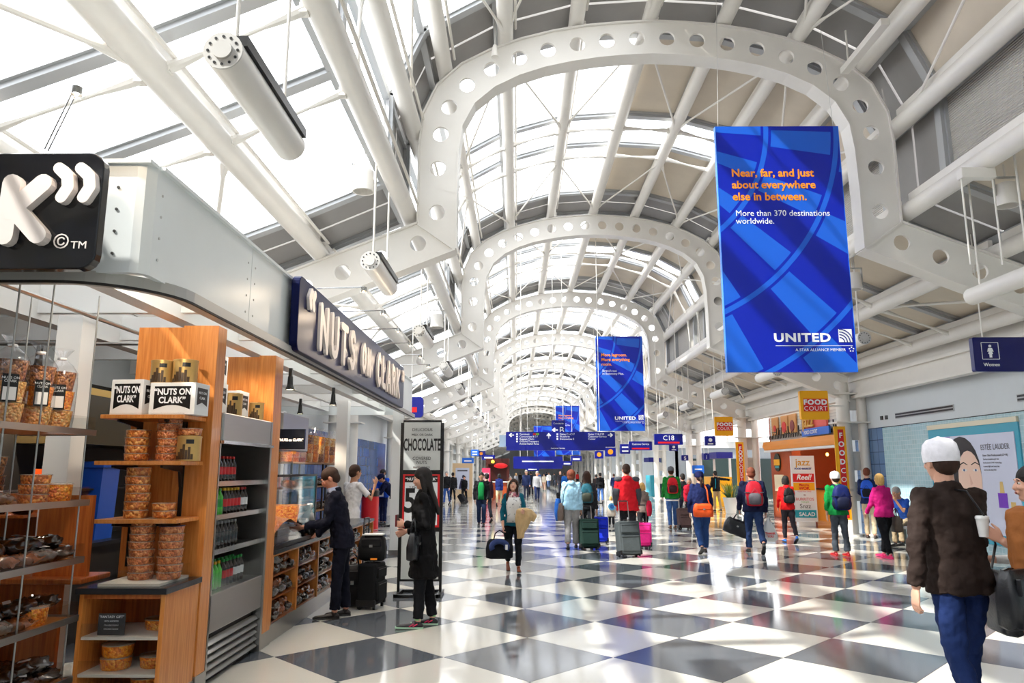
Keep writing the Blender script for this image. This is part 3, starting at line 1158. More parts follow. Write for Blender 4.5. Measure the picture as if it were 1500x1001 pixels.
# on top of the cooler
gift_box(-2.68, 6.36, 2.172, .26, .24, .26, 0, 'white lettered box at the front of the cooler top')
gift_box(-2.68, 6.36, 2.434, .24, .22, .24, 0, 'white lettered box stacked upon another above the cooler')
gift_box(-2.70, 6.98, 2.172, .24, .22, .25, 0, 'white lettered box farther back above the cooler')
tin(-2.56, 6.66, 2.172, .075, .2, 'gold tin between the boxes above the cooler')
tin(-2.56, 7.25, 2.172, .07, .17, 'gold tin at the far end above the cooler')

# ---- drinks cooler
ck = thing('drinks_cooler', 'open-front stainless drinks cooler between two wood partitions', 'cooler', (0, 0, 0))
ca, cbb = 6.14, 7.41
obj('back', MB().bb(-3.12, -3.06, ca, cbb, 0, 2.16), STAIN, ck)
obj('side_panel', MB().bb(-3.06, FX - .0, ca, ca + .025, 0, 2.16), STAIN, ck)
obj('side_panel', MB().bb(-3.06, FX + .01, cbb - .05, cbb, 0, 2.16), STAIN, ck)
obj('header', MB().bb(-3.06, FX + .01, ca + .025, cbb - .05, 1.93, 2.165), STAIN, ck, bevel=.01)
obj('header_trim', MB().bb(FX - .02, FX + .03, ca + .0, cbb, 1.905, 1.93), CHROME, ck)
for z in (1.585, 1.31, 1.03):
    obj('shelf', MB().bb(-3.06, FX - .05, ca + .025, cbb - .05, z - .02, z), STAIN, ck)
    obj('price_rail', MB().bb(FX - .05, FX - .03, ca + .025, cbb - .05, z - .03, z + .012), CHROME, ck)
obj('well', MB().bb(-3.06, FX - .02, ca + .025, cbb - .05, .64, .70), STAIN, ck)
obj('acrylic_front', MB().bb(FX - .02, FX - .012, ca + .03, cbb - .06, .70, .86), SHEET, ck)
obj('front_panel', MB().bb(FX - .04, FX, ca + .0, cbb - .05, .40, .70), STAIN, ck, bevel=.008)
for k in range(5):
    z = .335 - k * .062
    obj('louvre', MB().prism([(FX - .06, z), (FX - .015, z - .035), (FX - .01, z - .03), (FX - .052, z + .008)], ca + .02, cbb - .06, 'XZ'), STAIN, ck)
obj('toe_kick', MB().bb(-3.0, FX - .07, ca, cbb - .05, 0, .38), DARK, ck)

BOT = {}
capm = {'red': mat('cap_red', (200, 24, 24), .4), 'green': mat('cap_green', (30, 150, 60), .4), 'yellow': mat('cap_yellow', (240, 190, 30), .4), 'silver': mat('cap_grey', (150, 150, 150), .4), 'orange': mat('cap_orange', (236, 120, 20), .4)}
drink = {'cola': mat('cola', (30, 12, 8), .08, coat=.6), 'lime': mat('lime_drink', (70, 190, 50), .08, coat=.6), 'red': mat('red_label', (200, 22, 30), .3), 'dark': mat('dark_drink', (32, 24, 24), .08, coat=.6), 'white': mat('label_white', (225, 225, 225), .4), 'green': mat('green_label', (28, 150, 52), .3)}


ORDX = ['first'] + ['second', 'third', 'fourth', 'fifth', 'sixth', 'seventh', 'eighth', 'ninth', 'tenth', 'eleventh']


def bottle(liq, lab_, cap, loc, label, group):
    key = (liq, lab_, cap)
    if key not in BOT:
        BOT[key] = (MB().lathe([(.028, 0), (.032, .008), (.032, .07), (.029, .09), (.032, .12), (.031, .15), (.013, .19), (.012, .205)], n=12).mesh('bottle_body', drink[liq], True),
                    MB().lathe([(.0328, .065), (.0322, .072), (.0322, .125), (.0328, .13)], n=12, cap=False).mesh('paper_label', drink[lab_], True),
                    MB().lathe([(.0145, .2), (.0145, .222)], n=10).mesh('cap', capm[cap]))
    t = thing('drink_bottle', label, 'bottle', loc, random.random() * 6, group)
    for n_, me in zip(('body', 'paper_label', 'cap'), BOT[key]):
        link(n_, me, t)


def bottle_row(z, spec, x=-2.56):
    y = ca + .1
    for liq, lab_, cap, n, desc in spec:
        for i in range(n):
            for row in range(2):
                bottle(liq, lab_, cap, (x - row * .075, y, z), desc + ', %s from the left, %s row' % (ORDX[i], 'back' if row else 'front'), desc.replace('bottle', 'bottles', 1))
            y += .078
        y += .02


bottle_row(1.587, [('cola', 'white', 'silver', 2, 'silver-capped cola bottle on the top cooler shelf'), ('cola', 'red', 'red', 5, 'red-labelled cola bottle on the top cooler shelf')])
bottle_row(1.312, [('lime', 'green', 'green', 4, 'green soda bottle on the second cooler shelf'), ('cola', 'red', 'yellow', 5, 'yellow-capped cola bottle on the second cooler shelf'), ('cola', 'white', 'red', 2, 'white-labelled cola bottle on the second cooler shelf')])
bottle_row(1.032, [('dark', 'dark', 'silver', 9, 'dark tea bottle on the third cooler shelf')])
bottle_row(.702, [('lime', 'lime', 'yellow', 5, 'lime bottle with yellow cap in the cooler well'), ('cola', 'red', 'green', 3, 'red-labelled bottle with green cap in the cooler well'), ('cola', 'white', 'green', 3, 'white-labelled dark bottle in the cooler well')])

# ---- crumpled bags of chocolate
CHBAG = {}


def crumple(seed, L, W, H, m):
    rnd = random.Random(seed)
    off = Vector((rnd.random() * 50, rnd.random() * 50, rnd.random() * 50))
    n, k = 18, 12
    mb = MB()
    rg = []
    for i in range(k + 1):
        u = i / k
        s = math.sin(PI * min(.97, max(.03, u))) ** .5
        fl_ = .35 if u > .85 else 1
        ring = []
        for j in range(n):
            a = 2 * PI * j / n
            p = Vector((L * (u - .5), W * s * math.cos(a) * (1.15 if u > .85 else 1), H * s * fl_ * math.sin(a)))
            d = noise.noise(p * 22 + off) * .022 + noise.noise(p * 50 + off) * .010
            p += Vector((d, d * .6, d)) * (L / .2)
            ring.append(p + Vector((0, 0, H)))
        rg.append(ring)
    mb.rings(rg)
    return mb.mesh('bag', m, True)


bagm = mat('chocolate_bag', (44, 27, 20), .22, var=.5, vscale=30, bump=.6, bscale=30, coat=.6)
bagm2 = mat('amber_bag', (120, 62, 26), .22, var=.5, vscale=30, bump=.6, bscale=30, coat=.6)
bagm3 = mat('silvery_bag', (104, 96, 92), .2, var=.5, vscale=25, bump=.6, bscale=30, coat=.8)
for i in range(4):
    CHBAG[i] = crumple(i, .24, .085, .045, (bagm, bagm, bagm2, bagm3)[i])
tagme = MB().bb(-.035, .035, -.022, .022, 0, .001).mesh('sticker', drink['white'])


def choc_bag(x, y, z, rz, label, group, s=1., k=None, tilt=0.):
    t = thing('candy_bag', label, 'bag', (x, y, z), rz, group)
    t.rotation_euler = (tilt, 0, rz)
    t.scale = (s, s, s)
    i = random.randrange(4) if k is None else k
    link('film_bag', CHBAG[i], t)
    if random.random() < .55:
        link('sticker', tagme, t, (random.uniform(-.05, .05), 0, .103), (random.uniform(-.2, .2), random.uniform(-.2, .2), random.random() * 3))


# ---- hanging rack at the left
RX = -3.05
rk = thing('hanging_rack', 'rack of wood shelves hung on thin steel rods at the left edge', 'shelves', (0, 0, 0))
rz_ = (1.96, 1.47, 1.08, .69, .29)
for z in rz_:
    obj('shelf_board', MB().bb(RX - .55, RX, 4.36, 5.33, z - .022, z), WOOD, rk)
    obj('steel_edge', MB().bb(RX, RX + .014, 4.34, 5.35, z - .03, z + .012).bb(RX - .55, RX, 5.33, 5.345, z - .03, z + .012), STAIN, rk)
    obj('acrylic_lip', MB().bb(RX + .006, RX + .012, 4.36, 5.34, z + .012, z + .10).bb(RX - .5, RX, 5.338, 5.344, z + .012, z + .10), SHEET, rk)
for y in (4.42, 4.75, 5.28):
    for x in (RX - .02, RX - .52):
        obj('rod', MB().tube([(x, y, .1), (x, y, 2.95)], .006, 8), STAIN, rk)
for z in rz_[1:]:
    pass


def pop_bag(x, y, z, label, k):
    t = thing('popcorn_bag', label, 'popcorn bag', (x, y, z), random.uniform(-.3, .3))
    ms = [(POPY, POPO, POPB), (POPY, POPO, POPB), (POPY, POPY, POPB)][k % 3]
    for i in range(3):
        obj('cup', MB().lathe([(.082, i * .135 + .002), (.096, i * .135 + .118), (.098, i * .135 + .13), (.04, i * .135 + .134)], n=20), ms[i], t, smooth=True)
    rg = []
    for (r, zz) in ((.10, 0), (.105, .1), (.108, .3), (.106, .40), (.075, .45), (.03, .49), (.024, .50), (.05, .54), (.07, .565)):
        rg.append([(r * math.cos(2 * PI * q / 20) * (1 + .05 * math.sin(q * 3.1 + zz * 9)), r * math.sin(2 * PI * q / 20) * (1 + .05 * math.cos(q * 2.3 + zz * 7)), zz) for q in range(20)])
    obj('wrapping', MB().rings(rg, False), film, t, smooth=True)
    obj('twist_tie', MB().lathe([(.027, .487), (.03, .495), (.027, .503)], n=10), drink['white'], t)
    a = R(-50)
    obj('tag', MB().box((math.cos(a) * .111, math.sin(a) * .111, .22), (.003, .085, .17), a), BLACK, t)
    obj('tag_print', MB().box((math.cos(a) * .1135, math.sin(a) * .1135, .185), (.003, .07, .08), a), drink['white'], t)
    o = text('NUTS ON\nCLARK', .021, (math.cos(a) * .115 - .03 * math.sin(-a) * 0, math.sin(a) * .115, .275), '-Y', SIGNW, t, .0005, align='CENTER')
    o.rotation_euler = (R(90), 0, a + R(90))


pop_bag(RX - .16, 5.14, 1.963, 'three-layer popcorn bag at the right end of the top hanging shelf', 0)
pop_bag(RX - .13, 4.86, 1.963, 'three-layer popcorn bag in the middle of the top hanging shelf', 1)
pop_bag(RX - .12, 4.56, 1.963, 'three-layer popcorn bag cut by the left edge of the picture', 2)
stack(1, 'cheese corn', .105, .13, POPO, RX - .13, 5.16, 1.472, 'at the right end of the second hanging shelf')
stack(3, 'caramel corn', .09, .062, POP, RX - .12, 4.93, 1.472, 'stacked mid way along the second hanging shelf')
stack(5, 'dark nut mix', .085, .06, POPB, RX - .38, 4.86, 1.472, 'stacked at the rear of the second hanging shelf')
stack(5, 'caramel corn', .085, .06, POP, RX - .36, 4.62, 1.472, 'stacked at the rear left of the second hanging shelf')
stack(1, 'caramel corn', .10, .12, POPO, RX - .14, 5.06, .692, 'among candy bags on the fourth hanging shelf')
for z, nm in ((1.08, 'third'), (.69, 'fourth'), (.29, 'bottom')):
    for i in range(15):
        y = 4.45 + (i % 5) * .185 + random.uniform(-.02, .02)
        if z == .69 and i % 5 in (3, 4) and i < 5:
            continue
        choc_bag(RX - (.10, .24, .17)[i // 5], y, z + .005 + (.07 if i > 9 else 0), random.uniform(-.5, .5) + (1.4 if i % 2 else 0), 'bag of chocolates on the %s hanging shelf, %s rank, %s from the left' % (nm, ('front', 'rear', 'upper')[i // 5], ORDX[i % 5]), 'chocolate bags on the %s hanging shelf' % nm, 1.0)
choc_bag(RX - .14, 4.62, 1.475, 1.2, 'small gift bag with a sticker beside the tubs, second hanging shelf', None, .8, 3)

# ---- wood gondola and dark fittings inside
gd = thing('wood_gondola', 'honey wood display unit behind the hanging rack', 'display unit', (0, 0, 0))
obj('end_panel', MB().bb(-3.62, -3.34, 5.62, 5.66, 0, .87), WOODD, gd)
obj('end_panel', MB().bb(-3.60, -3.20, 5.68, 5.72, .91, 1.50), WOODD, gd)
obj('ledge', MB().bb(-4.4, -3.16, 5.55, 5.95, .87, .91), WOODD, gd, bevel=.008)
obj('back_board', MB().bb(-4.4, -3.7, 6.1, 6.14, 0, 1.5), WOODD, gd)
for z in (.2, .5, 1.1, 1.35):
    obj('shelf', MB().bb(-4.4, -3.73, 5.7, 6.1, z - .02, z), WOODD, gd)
for z in (.2, .5, 1.1, 1.35):
    for i in range(3):
        choc_bag(-4.22 + i * .2, 5.82, z + .003, random.random() * 6, 'dark candy bag on the wooden unit, %s shelf up, %s from left' % (ORDX[(.2, .5, 1.1, 1.35).index(z)], ORDX[i]), 'candy bags on the wooden unit', .9)
bk = thing('back_fitting', 'dark cabinet wall with pale top strip at the rear of the shop', 'cabinet', (0, 0, 0))
obj('carcass', MB().bb(-5.25, -4.95, 5.0, 11.6, 0, 2.3), DARK, bk)
obj('worktop', MB().bb(-4.95, -4.3, 6.4, 11.6, .92, .96), BLACK, bk)
obj('under_cabinet', MB().bb(-4.95, -4.4, 6.4, 11.6, 0, .92), DARK, bk)
obj('hood', MB().bb(-5.2, -4.35, 7.3, 10.8, 1.95, 2.45), mat('olive_hood', (70, 58, 34), .35), bk)
obj('yellow_strip', MB().bb(-4.36, -4.34, 7.3, 10.8, 2.45, 2.52), mat('warm_strip', (236, 196, 110), .5), bk)  # plain yellow strip along the top of the hood
obj('upper_shelf', MB().bb(-4.95, -4.5, 6.4, 11.6, 1.48, 1.5), DARK, bk)
BB = mat('bin_blue', (20, 80, 190), .35)
b = thing('storage_bin', 'blue plastic bin on the rear worktop left of the shelves', 'bin', (-4.62, 8.15, .962))
obj('tub', MB().prism([(-.17, 0), (.17, 0), (.2, .75), (-.2, .75)], -.17, .17, 'XZ'), BB, b)
obj('lid', MB().bb(-.22, .22, -.2, .2, .75, .82), BB, b, bevel=.01)
for i in range(2):
    b = thing('juice_carton', 'bright orange carton on the dark rear shelf, %s one' % ('near', 'far')[i], 'carton', (-4.72, 7.45 + i * .15, 1.502), 0, 'orange cartons on the rear shelf')
    obj('carton', MB().bb(-.06, .06, -.06, .06, 0, .2), mat('carton_orange', (226, 84, 24), .4), b)
    obj('spout', MB().tube([(0, 0, .2), (0, 0, .23)], .018, 8), drink['white'], b)
for i in range(8):
    bottle('cola', 'dark', ('yellow', 'red')[i % 2], (-4.5 - (i % 2) * .09, 6.75 + (i // 2) * .12, .962), 'dark bottle on the rear worktop, %s from the near end' % ORDX[i], 'dark bottles on the rear worktop')

# ---- serving counter with bins
ct = thing('serving_counter', 'long wooden counter with candy bins under a black top', 'counter', (0, 0, 0))
y0, y1 = 7.68, 12.9
obj('counter_top', MB().bb(-3.3, FX + .02, y0, y1, .85, .89), mat('black_laminate', (36, 38, 42), .25), ct, bevel=.004)
obj('base_plate', MB().bb(-3.2, FX - .01, y0, y1, 0, .17), STAIN, ct)
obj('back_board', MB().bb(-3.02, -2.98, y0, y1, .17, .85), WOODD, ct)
ny = 6
dy = (y1 - y0) / ny
for i in range(ny + 1):
    obj('divider', MB().bb(-2.98, FX, y0 + i * dy - .015, y0 + i * dy + .015, .17, .85), WOOD, ct)
for r_ in range(3):
    z = .17 + r_ * .225
    for i in range(ny):
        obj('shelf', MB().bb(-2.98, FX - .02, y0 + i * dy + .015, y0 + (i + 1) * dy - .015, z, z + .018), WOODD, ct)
        obj('acrylic_lip', MB().bb(FX - .018, FX - .012, y0 + i * dy + .015, y0 + (i + 1) * dy - .015, z, z + .075), SHEET, ct)
        for q in range(5):
            choc_bag(-2.535 - .008 * q, y0 + (i + (.2, .5, .8, .36, .66)[q]) * dy, z + .02 + (.07 if q > 2 else 0), random.uniform(-1.9, -1.2), 'candy bag in the counter, %s row, %s bin, %s one' % (('bottom', 'middle', 'top')[r_], ORDX[i], ('near', 'middle', 'far', 'upper near', 'upper far')[q]), 'candy bags in the counter bins', 1.12)
obj('top_rail', MB().bb(-2.98, FX, y0, y1, .83, .85), WOOD, ct)
gc = thing('popcorn_case', 'glass popcorn warmer with steel hood on the counter', 'display case', (0, 0, 0))
ga, gb = 7.74, 9.25
obj('case_glass', MB().bb(FX - .03, FX - .022, ga, gb, .91, 1.62).bb(-3.2, FX - .03, gb - .008, gb, .91, 1.62), GLASS, gc)
obj('case_frame', MB().bb(FX - .045, FX - .015, ga, gb, .89, .93).bb(FX - .045, FX - .015, gb - .02, gb + .01, .89, 1.64).bb(FX - .045, FX - .015, ga, gb, 1.62, 1.645), BLACK, gc)
obj('hood_back', MB().bb(-3.25, -3.2, ga, gb, .9, 2.0), STAIN, gc)
hp = MB()
for i in range(13):
    rr = []
    for j in range(13):
        pass
hv, hf = [], []
nx = 14
for i in range(nx + 1):
    for j in range(nx + 1):
        u, v = i / nx, j / nx
        h = .12 + .20 * math.sin(PI * min(1, v * 1.4)) * (1 - .6 * abs(u - .5)) + .02 * noise.noise(Vector((u * 9, v * 9, 1)))
        if v > .62:
            h = .38 + .02 * noise.noise(Vector((u * 9, v * 9, 1)))
        hv.append((-3.15 + u * .65, ga + .03 + v * (gb - ga - .08), .90 + h))
for i in range(nx):
    for j in range(nx):
        a = i * (nx + 1) + j
        hf.append((a, a + nx + 1, a + nx + 2, a + 1))
pc = tag(obj('loose_popcorn', MB().add(hv, hf), POPO, smooth='all'), 'heap of loose orange popcorn inside the glass warmer', 'popcorn')
pc['kind'] = 'stuff'
wm = thing('popcorn_machine', 'steel popcorn machine box with black lettered panel above the counter', 'machine', (0, 0, 0))
obj('housing', MB().bb(-3.45, -2.95, 9.35, 10.5, 1.95, 2.42), STAIN, wm, bevel=.01)
obj('glass_body', MB().bb(-3.43, -2.97, 9.37, 10.48, .9, 1.95), GLASS, wm)
obj('base', MB().bb(-3.45, -2.95, 9.35, 10.5, .89, .96), STAIN, wm)
obj('sign_panel', MB().bb(-3.0, -2.66, 9.315, 9.345, 1.95, 2.2), signblk, wm)
text('"NUTS on CLARK"', .045, (-2.83, 9.312, 2.05), '-Y', puff, wm, .001, .002, align='CENTER', sx=.85)

# ---- rear shelf rack with popcorn towers
rr_ = thing('display_rack', 'metal rack with popcorn towers on top behind the serving counter', 'rack', (0, 0, 0))
for z in (1.05, 1.44, 1.82):
    obj('shelf', MB().bb(-3.75, -3.3, 11.0, 14.6, z - .025, z), mat('tan_shelf', (150, 110, 74), .5), rr_)
for y in (11.02, 12.8, 14.58):
    for x in (-3.72, -3.32):
        obj('upright', MB().bb(x - .015, x + .015, y - .015, y + .015, 0, 1.82), BLACK, rr_)
for i in range(9):
    t = thing('popcorn_tower', 'tall layered popcorn bag above the rear rack, %s from the near end' % ORDX[i], 'popcorn bag', (-3.5, 11.25 + i * .37, 1.822), 0, 'popcorn towers above the rear rack')
    for q in range(3):
        obj('cup', MB().lathe([(.10, q * .15), (.115, q * .15 + .13), (.117, q * .15 + .148)], n=14), (POPY, POPO, POPB)[(q + i) % 3] if i % 2 else (POPO, POPO, POPY)[q], t, smooth=True)
    obj('wrapping', MB().lathe([(.12, 0), (.125, .4), (.06, .52), (.09, .6)], n=12, cap=False), film, t, smooth=True)
for z in (1.05, 1.44):
    for i in range(11):
        choc_bag(-3.42, 11.2 + i * .3, z + .003, random.uniform(1.2, 1.9), 'foil candy bag on the rear rack, %s shelf, %s from the near end' % ('lower' if z < 1.2 else 'upper', ORDX[i]), 'candy bags on the rear display rack', 1.15, (2, 0, 3, 1)[i % 4])

# ---- spotlights under the canopy; the four away from the counter added to brighten goods
for i, (x, y, tx, tz_) in enumerate(((-2.72, 8.8, 0, 0), (-2.72, 10.9, 0, 0), (-2.50, 4.62, -.25, .9), (-2.42, 6.8, -.25, .05), (-4.6, 7.0, 0, 0), (-3.7, 12.6, 0, 0))):
    t = thing('track_spotlight', 'black track spotlight under the canopy, %s' % ('over the glass warmer', 'over the middle of the counter', 'added out of view to brighten the partition shelves', 'added out of view to brighten the drinks cooler', 'added to brighten the rear worktop', 'added to brighten the rear rack')[i], 'spotlight', (x, y, 3.1 if i == 2 else (3.12 if i == 3 else 2.78)))
    obj('bracket', MB().bb(-.02, .02, -.02, .02, 0, .12), BLACK, t)
    obj('can', MB().lathe([(.03, .02), (.035, -.08), (.055, -.14), (.05, -.14), (.03, -.08)], n=14), BLACK, t)
    obj('lens', MB().lathe([(.048, -.135), (.048, -.13)], n=14), mat('lens_glow', (255, 240, 205), .3, emit=(255, 230, 180), estr=9), t)
    L = bpy.data.lights.new('spot', 'SPOT')
    L.energy = (80, 100, 45, 45, 110, 130)[i]
    L.spot_size = R(130)
    L.spot_blend = .6
    L.color = (1, .84, .64)
    L.shadow_soft_size = .05
    o = link('lamp', L, t, (0, 0, -.17))
    o.rotation_euler = Vector((tx, tz_, -1)).to_track_quat('-Z', 'Y').to_euler()

# ---- chocolate sign stand
b = G(614, 872)
sg_ = thing('sign_stand', 'black-framed standing sign reading CHOCOLATE beside the shop', 'sign', (b.x, b.y, 0))
W2 = .29
for x in (-W2, W2):
    obj('post', MB().bb(x - .018, x + .018, -.018, .018, .04, 2.36), BLACK, sg_)
    obj('foot', MB().bb(x - .03, x + .03, -.25, .25, 0, .045), BLACK, sg_)
obj('foot_bar', MB().bb(-W2, W2, -.25, -.20, 0, .04), BLACK, sg_)
obj('foot_bar', MB().bb(-W2, W2, .20, .25, 0, .04), BLACK, sg_)
gp = mat('sign_pale_grey', (196, 200, 198), .35)


def fz(py):
    return atY(614, py, b.y).z


zs = [fz(616), fz(692), fz(776), fz(852)]
for i, (c_, zt, zb) in enumerate(((gp, zs[0], zs[1]), (RED, zs[1], zs[2]), (gp, zs[2], zs[3]))):
    obj('frame_panel', MB().bb(-W2 + .015, W2 - .015, -.015, .015, zb, zt), BLACK, sg_)
    m_ = .03
    obj('sign_face', MB().bb(-W2 + m_, W2 - m_, -.019, -.0155, zb + .03, zt - .03), c_, sg_)
o = obj('sign_face', MB().bb(-W2 + .06, W2 - .06, -.022, -.0195, zs[2] + .06, zs[1] - .06), SIGNW, sg_)
obj('header_print', MB().bb(-W2 + .06, W2 - .06, -.025, -.0225, zs[1] - .14, zs[1] - .05), BLACK, sg_)
text('\u201cNUTS on CLARK\u201d', .055, (0, -.027, zs[1] - .115), '-Y', SIGNW, sg_, .001, .002, align='CENTER')
for s, sz, py, bd, sx in (('DELICIOUS', .062, 632, 0, .95), ('MILK OR DARK', .046, 639, 0, .95), ('COVERED', .062, 674, 0, .95), ('NUTS', .062, 680, 0, .95), ('PRICED IN BACK', .034, 686, 0, .95)):
    text(s, sz, (0, -.022, fz(py)), '-Y', BLACK, sg_, .001, bd, align='CENTER', sx=sx)
text('CHOCOLATE', .235, (0, -.022, fz(660)), '-Y', BLACK, sg_, .001, .006, align='CENTER', sx=.37)
text('2 PACK', .05, (-.17, -.024, fz(716)), '-Y', BLACK, sg_, .001, align='LEFT')
text('5', .46, (-.245, -.024, fz(750)), '-Y', BLACK, sg_, .001, .012, align='LEFT', sx=.8)
text('ER', .11, (.24, -.022, fz(812)), '-Y', BLACK, sg_, .001, .003, align='RIGHT', sx=.7)

b = G(541, 775)
t = thing('trash_can', 'round red litter bin with black rim beyond the shop counter', 'trash can', (b.x, b.y, 0))
obj('drum', MB().lathe([(.25, 0), (.255, .04), (.255, .92), (.25, .94)], n=28), RED, t, smooth=True)
obj('rim', MB().lathe([(.262, .94), (.262, 1.10), (.24, 1.12), (.17, 1.10), (.17, .95)], n=28), BLACK, t, smooth=True)

# ================================================================== HANGING BANNERS, SIGNS, LIGHTS
def banner_material():
    m = mat('banner_print', (0, 28, 160), .35)
    nt = m.node_tree
    b = nt.nodes['Principled BSDF']
    tc = nt.nodes.new('ShaderNodeTexCoord')
    sx = nt.nodes.new('ShaderNodeSeparateXYZ')
    nt.links.new(tc.outputs['Object'], sx.inputs[0])

    def M(op, a, b_=None, c_=None):
        n = nt.nodes.new('ShaderNodeMath')
        n.operation = op
        for i, v in enumerate((a, b_, c_)):
            if v is None:
                continue
            if isinstance(v, (int, float)):
                n.inputs[i].default_value = v
            else:
                nt.links.new(v, n.inputs[i])
        return n.outputs[0]
    x = M('ADD', sx.outputs[0], 2.3)
    z = M('ADD', sx.outputs[2], -3.75)
    r = M('SQRT', M('ADD', M('MULTIPLY', x, x), M('MULTIPLY', z, z)))
    th = M('ARCTAN2', z, x)
    fr = M('FRACT', M('MULTIPLY', r, 1 / 1.05))
    row = M('FLOOR', M('MULTIPLY', r, 1 / 1.05))
    ft = M('FRACT', M('ADD', M('MULTIPLY', th, 1 / .33), M('MULTIPLY', row, .23)))
    arc = M('LESS_THAN', fr, .07)
    band = M('LESS_THAN', ft, .36)
    clear = M('MULTIPLY', M('GREATER_THAN', fr, .11), M('LESS_THAN', fr, .96))
    f = M('MAXIMUM', arc, M('MULTIPLY', band, clear))
    mx = nt.nodes.new('ShaderNodeMix')
    mx.data_type = 'RGBA'
    mx.inputs[6].default_value = (*lin((0, 30, 165)), 1)
    mx.inputs[7].default_value = (*lin((22, 92, 205)), 1)
    nt.links.new(f, mx.inputs[0])
    nt.links.new(mx.outputs[2], b.inputs['Base Color'])
    return m


BANNER = banner_material()
BEDGE = mat('banner_edge', (30, 120, 230), .4)
BW, BH = 1.84, 3.74


def banner(X, Y, zb, head, sub, label):
    t = thing('hanging_banner', label, 'banner', (X, Y, zb))
    obj('panel', MB().bb(-BW / 2, BW / 2, -.04, .04, 0, BH), BANNER, t)
    obj('edge_strip', MB().bb(-BW / 2 - .008, -BW / 2, -.042, .042, 0, BH), BEDGE, t)
    obj('edge_strip', MB().bb(BW / 2, BW / 2 + .008, -.042, .042, 0, BH), BEDGE, t)
    y = -.043
    for i, s in enumerate(head):
        text(s, .168, (-BW / 2 + .2, y, BH - .80 - i * .185), '-Y', ORANGE, t, .001, .004)
    zz = BH - .80 - len(head) * .185 - .06
    for i, s in enumerate(sub):
        text(s, .125, (-BW / 2 + .23, y, zz - i * .12), '-Y', SIGNW, t, .001)
    text('UNITED', .17, (-.24, y, .44), '-Y', SIGNW, t, .001, .006, sx=1.25, sp=1.1)
    # globe corner emblem
    obj('emblem', MB().bb(.76 - .07, .88, y - .002, y, .43, .62), SIGNW, t)
    mb = MB()
    for k in range(4):
        r = .06 + .04 * k
        pts = [(.70 + r * math.cos(R(a)), .43 + r * math.sin(R(a))) for a in range(0, 91, 15)]
        pts2 = [(.70 + (r + .015) * math.cos(R(a)), .43 + (r + .015) * math.sin(R(a))) for a in range(90, -1, -15)]
        mb.prism([(min(a, .88), min(b, .62)) for a, b in pts + pts2], y - .004, y - .0025, 'XZ')
    obj('emblem_lines', mb, NAVY, t)
    obj('rule', MB().bb(-.22, .88, y - .001, y, .375, .381), SIGNW, t)
    text('A STAR ALLIANCE MEMBER', .058, (.06, y, .30), '-Y', SIGNW, t, .0005, sx=1.02)
    mb = MB()
    for k in range(5):
        a = R(90 + 72 * k)
        mb.box((.86 + .03 * math.cos(a), y - .001, .325 + .03 * math.sin(a)), (.016, .002, .016))
    obj('star_mark', mb, SIGNW, t)
    for x in (-BW / 2 + .05, BW / 2 - .05):
        mb = MB().tube([(x, 0, BH), (x * .9, 0, roofz(X + x * .9) + .02 - zb)], .004, 5)
        obj('wire', mb, STEEL2, t)
    return t


banner(3.92, 10.5, 1.68 - 0 + 1.39 - 0, ['Near, far, and just', 'about everywhere', 'else in between.'], ['More than 370 destinations', 'worldwide.'], 'large blue banner hanging beside the nearest arch, orange headline')
banner(4.05, 29.0, 3.22, ['More legroom.', 'More everything', 'room.'], ['Stretch out', 'in Economy Plus.'], 'second blue banner with orange headline, above the walkway centre')
banner(3.9, 57.0, 2.9, ['More legroom.', 'More everything', 'room.'], ['Stretch out', 'in Economy Plus.'], 'third blue banner partly behind the hanging signs')
banner(2.4, 66, 1.9, [], [], 'fourth blue banner low behind the overhead gate signs')


def board(X, Y, z0, wd, ht, label, parts=(), col=NAVY, th=.12, hang=2.2, cat='sign', name='hanging_sign', r=.03, rz=0):
    t = thing(name, label, cat, (X, Y, z0), rz)
    pl = [(x, z + ht / 2) for x, z in rrect(wd, ht, min(r, ht * .3))]
    obj('panel', MB().prism(pl, -th / 2, th / 2, 'XZ'), col, t)
    if hang:
        for x in (-wd * .36, wd * .36):
            obj('hanger_rod', MB().tube([(x, 0, ht), (x, 0, roofz(X + x) - z0)], .012, 6), STEEL, t)
    for p in parts:
        s, sz, x, z = p[:4]
        c_ = p[4] if len(p) > 4 else SIGNW
        text(s, sz, (x, -th / 2 - .002, z), '-Y', c_, t, .001, .0, align=p[5] if len(p) > 5 else 'LEFT')
    return t


def arrow(t, x, z, s, ang, y, m=None):
    pts = [(-.5, 0), (-.05, .42), (.12, .28), (-.05, .09), (.5, .09), (.5, -.09), (-.05, -.09), (.12, -.28), (-.05, -.42)]
    ca, sa = math.cos(ang), math.sin(ang)
    obj('arrow', MB().prism([(x + s * (a * ca - b_ * sa), z + s * (a * sa + b_ * ca)) for a, b_ in pts], y - .002, y, 'XZ'), m or SIGNW, t)


def sxz(x, y, Y):
    p = atY(x, y, Y)
    return p.x, p.z


